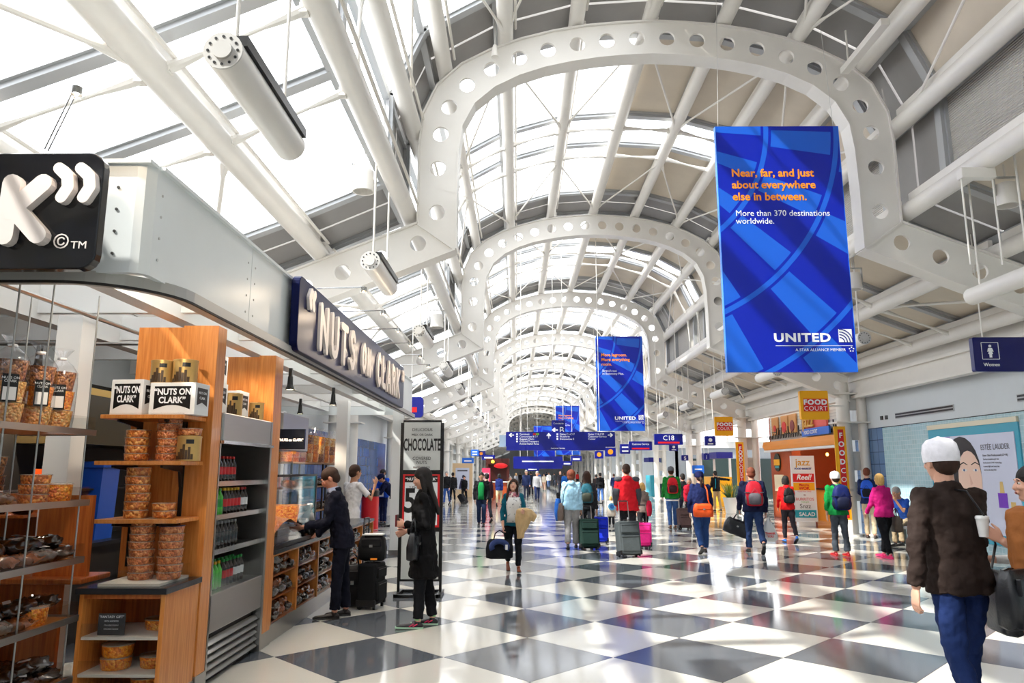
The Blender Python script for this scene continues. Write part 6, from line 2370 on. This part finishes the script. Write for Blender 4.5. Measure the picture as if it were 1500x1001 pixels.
for k in range(5):
    mb.tube([(.1 * math.cos(2 * PI * j / 16) * (.8 + .05 * k), .1 * math.sin(2 * PI * j / 16) * (.8 + .05 * k), .004 + .03 * k) for j in range(17)], .003, 5)
obj('wire_rings', mb, STAIN, t)
obj('filling', MB().lathe([(.07, .01), (.085, .1), (.03, .125)], n=14), drink['white'], t, smooth='all')
cs = G(543, 893)
t = suitcase(cs.x - .02, cs.y + .1, R(80), (20, 20, 22), 'black wheeled cabin bag standing behind the suited man', .38, .50, .24, hl=.52)
t = soft_bag(Vector((cs.x - .02, cs.y + .1, .88)), R(0), (24, 24, 26), 'black soft bag strapped on top of the wheeled cabin bag', .34, .30, .22, name='travel_bag', handles=False)
obj('papers', MB().bb(-.12, .14, -.08, .08, .005, .02), WHITE, t)
obj('orange_tab', MB().bb(.0, .08, -.12, -.10, -.29, -.27), ORANGE, t)
t = soft_bag(Vector((cs.x - .28, cs.y + .2, .50)), R(10), (24, 22, 24), 'second black bag low behind the suited man legs', .34, .48, .24, name='travel_bag', handles=True)

# woman in the long black coat
f, H = who(619, 919, 685)
P = person(f, H, R(94), 'woman in a long black coat and pink running shoes looking at a phone', top=(16, 15, 17), pants=(18, 19, 24), shoes=(34, 30, 36), sole=(180, 220, 190), skin='light', hair='black', hs='long', fem=True, kind='coat', hem=.31, legs=((5, 3), (-5, 5)),
           arms=((-8, 5, 100, 22), (-8, 5, 80, 14)), lean=1, head=(12, 2, 0), lv='near', curl=.9, bulk=1.02, bare=.03)
for (hip, kn, an) in P['hp']:
    sub('ankle_sock', MB().tube([an + Vector((0, 0, .015)), an + Vector((0, 0, .07))], .034, 12), cloth((150, 215, 150)), P)
    for d_ in (-.02, .02):
        sub('shoe_stripe', MB().tube([an + Vector((-.031, .02 + d_, -.02)), an + Vector((-.036, .07 + d_, -.045))], .006, 6).tube([an + Vector((.031, .02 + d_, -.02)), an + Vector((.036, .07 + d_, -.045))], .006, 6), mat('hot_pink', (226, 30, 90), .4), P)
a0, a1 = P['arms']
ph = P['M'] @ (a0[2] + a0[3] * .11 + Vector((.03, 0, .02)))
t = thing('phone', 'dark red phone case held up by the woman in black', 'phone', ph, R(80))
obj('case', MB().bb(-.04, .04, -.008, .008, -.05, .08), mat('dark_red_case', (120, 18, 34), .4), t, bevel=.005)
obj('screen', MB().bb(-.034, .034, -.0095, -.008, -.044, .074), BLACK, t)
soft_bag(P['M'] @ Vector((-.20, .10, 1.02)), R(85), (22, 20, 22), 'black handbag hanging from the forearm of the woman in black', .30, .28, .12, m=mat('black_leather', (28, 29, 34), .35, bump=.2, bscale=80))

# woman with the scarf
f, H = who(752, 838, 702)
P = person(f, H, R(184), 'woman in teal cardigan and patterned scarf carrying a black bag toward us', top=(18, 92, 112), pants=(22, 24, 30), shoes=(140, 66, 30), skin='light', hair='brown', hs='long', fem=True, kind='jacket', legs=((10, 4), (-12, 20)),
           arms=((24, 10, 66, 6), (4, 14, 14, 2)), lean=1, head=(-12, -6, -8), lv='near', curl=.8, bare=.32)
T_, q = P['T'], P['q']
sub('white_blouse', MB().rings([[T_ @ Vector((a * H * math.cos(R(e)), .012 * H + b * H * math.sin(R(e)), z * H)) for e in range(40, 141, 10)] + [T_ @ Vector((a * H * .8 * math.cos(R(e)), .012 * H + b * H * .8 * math.sin(R(e)), z * H)) for e in range(140, 39, -10)] for z, a, b in ((.53, .108, .078), (.60, .09, .073), (.68, .108, .082), (.745, .11, .079), (.80, .09, .06))]), mat('spotted_blouse', (232, 230, 226), .7, var=.0), P, smooth='all')
_m = MATS['spotted_blouse']
_nt = _m.node_tree
_v = _nt.nodes.new('ShaderNodeTexVoronoi')
_v.inputs['Scale'].default_value = 24
_tc = _nt.nodes.new('ShaderNodeTexCoord')
_r = _nt.nodes.new('ShaderNodeValToRGB')
_r.color_ramp.interpolation = 'CONSTANT'
_r.color_ramp.elements[0].color = (.02, .02, .03, 1)
_r.color_ramp.elements[1].position = .20
_r.color_ramp.elements[1].color = (.8, .79, .77, 1)
_nt.links.new(_tc.outputs['Object'], _v.inputs['Vector'])
_nt.links.new(_v.outputs['Distance'], _r.inputs[0])
_nt.links.new(_r.outputs[0], _nt.nodes['Principled BSDF'].inputs['Base Color'])
scf = kernel_mat('scarf_print', (180, 90, 104), (226, 208, 200), (60, 52, 74), 30)
mb = MB()
for k in range(3):
    rr = (.075 + .014 * k) * q
    mb.tube([T_ @ Vector((rr * math.cos(R(a)), .012 + rr * .9 * math.sin(R(a)), (.855 - .018 * k) * H - .02 * max(0, math.sin(R(a))))) for a in range(0, 361, 24)], .026 * q, 10)
mb.ell(T_ @ Vector((0, .095 * q, .80 * H)), (.075 * q, .03 * q, .075 * q), 14, 9)
soft('scarf', mb, scf, P['root'], .009, 1, .012)
w1 = P['M'] @ (P['arms'][1][2] + P['arms'][1][3] * .10)
t = soft_bag(w1 + Vector((-.06, -.02, -.13)), R(180), (22, 24, 30), 'big black travel bag with a navy neck pillow tied on', .46, .30, .24, name='travel_bag')
mb = MB().tube([(.13 * math.cos(R(a)), -.10, .0 - .02 + .09 * math.sin(R(a)) - .06) for a in range(-30, 211, 20)], .045, 12)
t2 = thing('neck_pillow', 'navy neck pillow strapped to the big black travel bag', 'pillow', w1 + Vector((-.06, -.06, -.16)), R(0))
obj('cushion', mb, cloth((52, 66, 112)), t2, smooth='all')
obj('label_tag', MB().bb(.1, .14, -.15, -.14, -.12, -.04), WHITE, t2)
wl_ = P['M'] @ P['arms'][0][1].lerp(P['arms'][0][2], .7)
t = thing('draped_coat', 'beige coat draped over the forearm of the woman with the scarf', 'coat', wl_, R(170))
mb = MB().rings([[(a * math.cos(2 * PI * k / 18) + x_, b * math.sin(2 * PI * k / 18) + .012 * math.sin(k * 2.2), z) for k in range(18)] for a, b, z, x_ in ((.05, .04, .06, 0), (.13, .08, .03, 0), (.15, .09, -.08, -.01), (.12, .07, -.2, .02), (.07, .05, -.34, .05), (.05, .04, -.44, .06))])
soft('drape', mb, cloth((208, 176, 130)), t, .011, 2, .03)
mb = MB().tube([(-.08, -.05, 0), (-.16, -.07, -.08), (-.13, -.06, -.16)], [.06, .06, .04], 12)
soft('sleeve', mb, cloth((208, 176, 130)), t, .011, 2, .02)

# ------------------------------------------------------------------ the middle distance
f, H = who(705, 771, 692)
P = person(f, H, R(178), 'man in open black jacket over a green shirt walking toward us on the left', top=(22, 24, 28), pants=(34, 48, 78), skin='tan', hair='black', arms=((4, 10, 14, 4), (-4, 10, 14, 4)), legs=((8, 3), (-6, 8)), bulk=1.12)
sub('green_shirt', MB().rings([[P['T'] @ Vector((a * H * math.cos(R(e)), .016 * H + b * H * math.sin(R(e)), z * H)) for e in range(62, 119, 8)] + [P['T'] @ Vector((a * H * .8 * math.cos(R(e)), .016 * H + b * H * .8 * math.sin(R(e)), z * H)) for e in range(118, 61, -8)] for z, a, b in ((.50, .12, .086), (.60, .11, .083), (.74, .125, .086), (.82, .08, .06))]), cloth((20, 130, 66)), P, smooth='all')

f, H = who(838, 805, 689)
P = person(f, H, R(-4), 'woman in a pale blue top and grey trousers pulling a green suitcase', top=(164, 208, 232), pants=(150, 148, 148), shoes=(70, 70, 74), hair='auburn', hs='curly', fem=True, kind='hoodie', legs=((-10, 14), (8, 4)), arms=((2, 8, 12, 2), (-6, 8, 20, -4)), bulk=1.12, flare=.008, hood=True)
loc = wpos(P, (-.24, -.04, .98))
soft_bag(loc, R(85), (120, 104, 96), 'taupe slouchy bag on the shoulder of the woman in pale blue', .34, .36, .14, handles=False, strap=[wpos(P, v) for v in ((-.24, .02, .95), (-.20, -.07, 1.2), (-.10, -.08, 1.40), (-.07, .0, 1.42))])
t = thing('draped_coat', 'blue jacket over the left arm of the woman in pale blue', 'coat', wpos(P, (-.30, .06, .98)), 0)
mb = MB().rings([[(a * math.cos(2 * PI * k / 14), b * math.sin(2 * PI * k / 14), z) for k in range(14)] for a, b, z in ((.05, .05, .1), (.07, .1, 0), (.08, .11, -.2), (.05, .08, -.38))])
soft('drape', mb, cloth((24, 72, 140)), t, .014, 1, .02)
g = G(864, 806)
suitcase(g.x, g.y, R(4), (20, 44, 38), 'dark green suitcase pulled by the woman in pale blue', .42, .60, .27, tilt=-14, hl=.30)
f, H = who(857, 801, 690)
P = person((f[0] + .1, f[1] + .4), H + .02, R(-6), 'woman in dark hoodie with teal backpack and long hair, pulling a blue suitcase', top=(44, 46, 50), pants=(24, 26, 32), hair='brown', hs='long', fem=True, kind='hoodie', legs=WALK, arms=((0, 8, 20, 2), (-8, 10, 10, -4)), bulk=1.06)
backpack(P, (34, 92, 108), 'teal and grey backpack worn by the woman in the dark hoodie', (60, 64, 54), .95)
g = G(879, 797)
suitcase(g.x, g.y, R(-6), (26, 50, 205), 'bright blue suitcase beside the dark green one', .40, .56, .25, tilt=-14, hl=.34)

f, H = who(921, 803, 681)
P = person(f, H, R(2), 'balding man in a red jacket with grey sleeves pulling a grey suitcase', top=(206, 28, 40), pants=(30, 30, 34), skin='ruddy', hair='brown', hs='short', kind='jacket', hem=.44, legs=((8, 4), (-10, 14)), arms=((-6, 12, 22, 4), (-2, 10, 20, 2)), bulk=1.16, hood=True)
for s_, (s, el, wr, d2) in zip((-1, 1), P['arms']):
    mb = MB().tube([s.lerp(el, .62), el, wr.lerp(el, .1)], [.052 * H, .047 * H, .036 * H], 12)
    soft('grey_sleeve', mb, cloth((74, 76, 82)), P['root'], .014, 1, .01)
    sub('shoulder_patch', MB().ell(s + Vector((0, -.03, .02)), (.055 * H, .045 * H, .035 * H), 12, 8), cloth((74, 76, 82)), P, smooth='all')
g = G(924, 818)
suitcase(g.x, g.y + .15, R(10), (72, 78, 80), 'dark grey upright suitcase in front of the man in red', .44, .64, .30, tilt=-12, hl=.42)
f, H = who(943, 792, 706)
P = person(f, H, R(-6), 'short woman in a plaid top beside the man in red, pink suitcase in tow', top=(120, 104, 96), pants=(26, 26, 30), hair='blond', hs='bob', fem=True, legs=WALK2, arms=((-8, 10, 10, 2), (6, 8, 20, 2)))
t = thing('draped_coat', 'crimson jacket tied at the waist of the woman in plaid', 'coat', wpos(P, (.15, -.05, .62 * H)), 0)
mb = MB().rings([[(a * math.cos(2 * PI * k / 14), b * math.sin(2 * PI * k / 14), z) for k in range(14)] for a, b, z in ((.04, .06, .08), (.07, .08, 0), (.08, .08, -.16), (.04, .05, -.3))])
soft('drape', mb, cloth((190, 30, 60)), t, .014, 1, .02)
g = G(943, 804)
suitcase(g.x, g.y, R(-8), (240, 46, 140), 'hot pink suitcase beside the grey one', .36, .50, .24, tilt=-12, hl=.40)
f, H = who(896, 772, 727)
P = person(f, H, R(0), 'small child in a cream coat with a round blue bag', top=(228, 214, 196), pants=(40, 40, 46), hair='blond', hs='bob', fem=True, kind='coat', hem=.34, legs=((10, 4), (-8, 10)), bulk=1.2, lv='mid')
t = thing('round_bag', 'round pale blue child backpack on the small child', 'backpack', wpos(P, (0, -.10, .66 * H)))
obj('disc', MB().tube([(0, 0, 0), (0, -.07, 0)], .11, 20), cloth((110, 190, 235)), t, smooth=True)
obj('face_patch', MB().tube([(0, -.07, 0), (0, -.08, 0)], .065, 16), cloth((60, 120, 200)), t)

f, H = who(986, 775, 684)
P = person(f, H, R(-3), 'tall man in a green jacket, grey cap and jeans with a red backpack', top=(34, 128, 52), pants=(70, 104, 160), shoes=(120, 80, 50), hair='brown', hat=('cap', (96, 98, 104)), legs=((-6, 10), (10, 4)), arms=((4, 10, 30, 0), (2, 10, 30, 0)), bulk=1.08)
sub('shirt_hem', MB().rings([ering(Matrix.Translation((0, 0, P['dz'])), 0, 0, z * H, .108 * H, .075 * H) for z in (.455, .475)], False), WHITE, P)
backpack(P, (206, 30, 44), 'red backpack on the tall man in green', (60, 30, 34), .95)
g = G(1003, 776)
suitcase(g.x, g.y, R(6), (96, 74, 72), 'brown suitcase beside the tall man in green', .36, .56, .24, tilt=-8, hl=.30)

f, H = who(1030, 812, 692)
P = person(f, H, R(3), 'person in navy fleece and knit hat with an orange messenger bag', top=(24, 34, 78), pants=(42, 72, 124), shoes=(30, 28, 30), hair='brown', hs='tail', hat=('beanie', (22, 26, 70)), fem=True, legs=((-4, 30), (10, 4)), arms=((0, 16, 16, 4), (2, 14, 14, 2)), bulk=1.22)
soft_bag(wpos(P, (-.02, -.20, 1.02)), R(3), (238, 92, 40), 'orange messenger bag across the back of the person in navy', .40, .26, .14, name='messenger_bag', handles=False, strap=[wpos(P, v) for v in ((.15, -.17, .95), (.10, -.18, 1.10), (.09, -.16, 1.30), (.07, -.06, 1.40))])

f, H = who(1107, 811, 683)
P = person(f, H, R(-8), 'bald man in navy jacket with red rucksack carrying a black duffel', top=(24, 28, 58), pants=(36, 54, 92), skin='ruddy', hair='auburn', hs='short', legs=((18, 6), (-22, 30)), arms=((6, 14, 26, 2), (-6, 12, 12, 0)), bulk=1.14)
backpack(P, (190, 34, 50), 'red and grey rucksack on the man in navy', (96, 92, 98), 1.05)
hl_ = P['M'] @ (P['arms'][0][2] + P['arms'][0][3] * .1)
soft_bag(hl_ + Vector((-.02, 0, -.14)), R(-10), (20, 20, 22), 'black duffel bag carried low in the left hand of the man in navy', .52, .32, .26, name='travel_bag', m=mat('black_leather', (28, 29, 34), .35, bump=.2, bscale=80), tilt=.35)
hr_ = P['M'] @ (P['arms'][1][2] + P['arms'][1][3] * .1)
t = thing('carrier_bag', 'white plastic carrier bag with red print in the right hand', 'bag', hr_ + Vector((.05, 0, -.03)), R(-5))
mb = MB().rings([[(a * math.cos(2 * PI * k / 18) * (1 + .06 * math.sin(3 * k)), b * math.sin(2 * PI * k / 18), z) for k in range(18)] for a, b, z in ((.02, .02, .02), (.05, .03, -.06), (.12, .07, -.2), (.17, .10, -.36), (.17, .10, -.42), (.10, .06, -.47))])
obj('sack', mb, mat('white_film', (226, 226, 224), .35), t, smooth='all')
text('THANK', .06, (0, -.105, -.32), '-Y', RED, t, .001, .002, align='CENTER')
text('YOU', .06, (0, -.105, -.38), '-Y', RED, t, .001, .002, align='CENTER')

f, H = who(1157, 795, 697)
P = person(f, H, R(-4), 'woman in a red jacket with a small black backpack walking away', top=(220, 26, 30), pants=(46, 42, 48), shoes=(30, 110, 210), hair='black', hs='bob', fem=True, legs=((8, 4), (-14, 24)), arms=((10, 12, 26, 4), (6, 8, 40, 4)))
backpack(P, (26, 26, 28), 'small black backpack on the woman in red', (38, 38, 40), .85)

f, H = who(1233, 815, 692)
P = person(f, H, R(0), 'person in a bright green hoodie and white cap with a navy backpack', top=(22, 140, 66), pants=(70, 76, 84), shoes=(170, 20, 30), hair='brown', hs='short', hat=('backcap', (236, 236, 236)), kind='hoodie', legs=((6, 3), (-6, 4)), arms=((-2, 10, 14, 2), (4, 8, 26, 2)), bulk=1.06, bare=.35, sole=(200, 40, 40), flare=.005, hood=True)
backpack(P, (26, 36, 92), 'big navy backpack on the person in the green hoodie', (30, 34, 60), 1.12)

f, H = who(1277, 789, 686)
P = person(f, H, R(-30), 'man at the touch screen kiosk with a blue and black backpack', top=(30, 44, 84), pants=(196, 176, 146), shoes=(60, 44, 38), skin='light', hair='auburn', hs='short', legs=((3, 2), (-4, 4)), arms=((20, 8, 60, 4), (14, 8, 50, 4)), head=(18, 0, 0))
backpack(P, (40, 90, 205), 'blue and black backpack on the man at the touch screen', (22, 24, 36), .95)
f, H = who(1300, 818, 692)
P = person(f, H, R(14), 'blond woman in a magenta fleece and black trousers walking away', top=(186, 26, 110), pants=(20, 20, 24), shoes=(230, 44, 110), hair='blond', hs='bob', fem=True, kind='hoodie', legs=((-12, 6), (16, 4)), arms=((12, 14, 30, 4), (-4, 14, 22, 2)), bulk=1.1, sole=(240, 60, 130))
soft_bag(wpos(P, (.26, -.02, .80)), R(80), (96, 84, 76), 'brown and black handbag hanging beside the woman in magenta', .34, .30, .16)

# seated man by the wall on a bench
g = G(1325, 800)
bx = thing('bench', 'low grey bench against the tiled wall', 'bench', (g.x + .1, g.y, 0), R(0))
obj('seat', MB().bb(-.25, .35, -.9, .9, .40, .46), mat('bench_grey', (90, 92, 96), .4), bx, bevel=.01)
for y in (-.7, .7):
    obj('leg', MB().bb(-.2, .3, y - .04, y + .04, 0, .40), STAIN, bx)
P = person((g.x + .12, g.y), 1.74, R(120), 'seated grey-haired man in a blue shirt resting his chin on his hand', top=(40, 84, 176), pants=(170, 150, 120), skin='tan', hair='grey', kind='shirt', legs=((84, 84), (80, 84)), arms=((44, 6, 104, 14), (30, 8, 60, 6)), lean=26, head=(14, 0, 0), bare=1)
# ------------------------------------------------------------------ by and behind the shop
pw = atY(517, 681, 13.0)
P = person((pw.x, pw.y), pw.z, R(-40), 'shop worker in a white shirt seen from behind with a phone at the ear', top=(224, 224, 228), pants=(28, 28, 32), skin='tan', hair='brown', kind='shirt', legs=STAND, arms=((8, 10, 20, 2), (30, 30, 125, 10)), bare=1, lv='mid')
f, H = who(541, 782, 690)
P = person((f[0] - .25, f[1] + 3.4), 1.74, R(150), 'person in a royal blue jacket behind the red litter bin', top=(24, 74, 190), pants=(30, 40, 80), skin='tan', hair='black', legs=STAND, arms=((24, 6, 60, 6), (24, 6, 60, 6)), head=(20, 0, 0))
f, H = who(563, 775, 690)
P = person((f[0] + .1, f[1] + 1.0), 1.72, R(110), 'person in dark navy coat and cap bending forward over papers', top=(20, 26, 60), pants=(20, 26, 66), skin='tan', hair='black', hat=('beanie', (18, 24, 60)), legs=((6, 4), (-2, 4)), arms=((30, 8, 30, 4), (34, 8, 30, 4)), lean=34, head=(30, 0, 0))
t = thing('newspaper', 'folded white paper in the hand of the bending person in navy', 'paper', wpos(P, (.18, .46, .98)), R(20))
obj('sheet', MB().bb(-.16, .16, -.01, .01, -.08, .08), WHITE, t)
obj('print', MB().bb(-.12, .12, -.0115, -.0101, -.04, .04), GY, t)

# ------------------------------------------------------------------ farther walkers
FARP = [
    (654, 740, 691, 170, 'man in a black jacket and jeans at the left, hands down', (28, 28, 32), (50, 84, 150), 'grey', 'short', False),
    (663, 737, 692, 10, 'person in a long dark coat beside the man in black jacket', (30, 30, 34), (26, 26, 30), 'black', 'short', False),
    (680, 737, 696, 175, 'person in black uniform in front of the advert case', (20, 20, 24), (20, 20, 24), 'brown', 'short', True),
    (713, 766, 694, 20, 'person in a dark maroon jacket behind the man in green shirt', (54, 30, 40), (34, 36, 44), 'black', 'short', False),
    (731, 742, 694, -5, 'person in navy jacket and khaki trousers walking away', (26, 40, 100), (196, 176, 140), 'black', 'bob', True),
    (748, 738, 699, 175, 'woman in a cream cardigan left of the scarf woman', (224, 208, 176), (60, 60, 66), 'grey', 'bob', True),
    (771, 734, 689, 180, 'man in a navy blazer over pale shirt coming toward us', (38, 50, 90), (40, 44, 64), 'grey', 'short', False),
    (778, 729, 690, 0, 'dark suited man just behind the man in navy blazer', (28, 30, 40), (30, 32, 40), 'black', 'short', False),
    (787, 736, 689, 182, 'grey-haired man in a grey polo shirt and navy trousers', (168, 168, 172), (34, 44, 82), 'grey', 'short', False),
    (797, 720, 694, 178, 'distant woman in beige with bare legs', (214, 200, 180), (200, 160, 140), 'brown', 'long', True),
    (804, 716, 692, 178, 'distant man in a white jacket and jeans', (226, 226, 224), (80, 110, 160), 'brown', 'short', False),
    (812, 714, 692, 0, 'distant man in dark vest walking away', (40, 44, 50), (60, 66, 84), 'black', 'short', False),
    (821, 726, 691, 178, 'bald man in a dark jacket behind the woman in pale blue', (46, 44, 52), (40, 44, 60), 'grey', 'bald', False),
    (827, 728, 692, 5, 'person in a blue raincoat behind the woman in pale blue', (30, 90, 170), (40, 44, 60), 'brown', 'short', True),
    (874, 733, 694, 0, 'person in dark brown jacket walking away past the pillars', (50, 40, 40), (36, 36, 42), 'black', 'short', False),
    (880, 738, 693, 0, 'man with black jacket and backpack in light jeans', (24, 24, 28), (74, 110, 170), 'black', 'short', False),
    (900, 730, 694, 0, 'person in navy sweater near the left row of pillars', (30, 44, 90), (40, 44, 60), 'brown', 'short', False),
    (1003, 768, 692, 0, 'dark haired person in black beside the tall man in green', (26, 26, 30), (36, 40, 60), 'black', 'short', False),
    (1012, 770, 700, 160, 'small grey-haired person in a crimson coat', (190, 30, 54), (40, 40, 46), 'grey', 'bob', True),
    (965, 722, 693, 180, 'distant person in white shirt between the columns', (220, 220, 222), (50, 54, 70), 'brown', 'short', False),
    (729, 724, 693, 175, 'distant woman in black coat near the snack stand', (24, 24, 28), (30, 30, 36), 'brown', 'bob', True),
    (741, 722, 695, 2, 'distant man in olive jacket near the snack stand', (80, 84, 60), (60, 60, 66), 'brown', 'short', False),
    (756, 718, 693, 180, 'distant woman in grey coat deep in the walkway', (120, 120, 126), (40, 40, 46), 'blond', 'long', True),
    (790, 712, 692, 180, 'far away man in a blue shirt', (70, 110, 180), (50, 50, 60), 'brown', 'short', False),
    (846, 712, 692, 0, 'far away woman in red right of centre', (200, 50, 50), (40, 40, 46), 'brown', 'short', True),
    (860, 714, 693, 180, 'far away man in tan coat right of centre', (190, 160, 120), (60, 56, 56), 'grey', 'short', False),
    (762, 711, 692, 0, 'far away man in a black coat left of centre', (30, 30, 34), (36, 36, 42), 'black', 'short', False),
    (720, 712, 692, 180, 'far away woman in purple on the left side', (110, 70, 140), (36, 36, 42), 'brown', 'bob', True),
    (745, 709, 692, 0, 'farthest walker in pale grey left of centre', (190, 190, 196), (60, 60, 70), 'brown', 'short', False),
    (773, 708, 692, 180, 'farthest walker in dark green at the centre', (40, 70, 50), (40, 40, 46), 'black', 'short', False),
    (801, 709, 692, 0, 'farthest walker in navy right of centre', (30, 40, 80), (40, 40, 46), 'black', 'short', False),
    (832, 709, 692, 180, 'farthest walker in cream right of centre', (220, 206, 180), (60, 56, 56), 'brown', 'short', True),
]
for i, (px, py, pt, rz, lab, c1, c2, hr, hs, fem) in enumerate(FARP):
    f, H = who(px, py, pt)
    H = max(1.45, min(1.85, H))
    a = 14 + 8 * (i % 3)
    P = person(f, H, R(rz), lab, top=c1, pants=c2, hair=hr, hs=hs, fem=fem, skin=('light', 'tan', 'ruddy')[i % 3], lv='far' if py < 737 else 'mid', legs=((a, 5), (-a + 2, 18)) if i % 2 else ((-a + 2, 18), (a, 5)), arms=((a * .6, 8, 18, 2), (-a * .6, 8, 18, 2)), kind='shirt' if 'shirt' in lab else 'jacket')
    if 'backpack' in lab:
        backpack(P, (20, 20, 24), 'black backpack on the man in light jeans', (30, 30, 34), .9)
f, H = who(1051, 749, 690)
P = person(f, H, R(20), 'man in black with teal strap pointing to the right by the plant', top=(22, 22, 26), pants=(196, 166, 120), skin='tan', hair='black', legs=((4, 2), (-6, 8)), arms=((6, 10, 40, 4), (6, 84, 0, -86)), lv='mid', curl=.2)
sub('teal_strap', MB().tube([P['T'] @ Vector((-.08, -.10, .80 * H)), P['T'] @ Vector((-.11, -.125, .66 * H)), P['T'] @ Vector((-.12, -.10, .56 * H))], .02, 6), cloth((30, 150, 170)), P)
g = G(667, 739)
suitcase(g.x + .5, g.y + .2, R(60), (26, 26, 30), 'tilted black suitcase rolling behind the people at far left', .36, .52, .24, tilt=-35, hl=.4)
g = G(822, 737)
suitcase(g.x, g.y, R(10), (30, 30, 34), 'black case trailing beside the woman in pale blue, farther back', .4, .5, .26, tilt=-20, hl=.3)

# ------------------------------------------------------------------ lettering becomes plain meshes
bpy.context.view_layer.update()
dg = bpy.context.evaluated_depsgraph_get()
for o in [o for o in sc.objects if o.type == 'FONT']:
    me = bpy.data.meshes.new_from_object(o.evaluated_get(dg))
    nm = o.name
    o.name = 'old'
    n = bpy.data.objects.new(nm, me)
    C.objects.link(n)
    n.parent = o.parent
    n.location, n.rotation_euler, n.scale = o.location, o.rotation_euler, o.scale
    bpy.data.objects.remove(o)
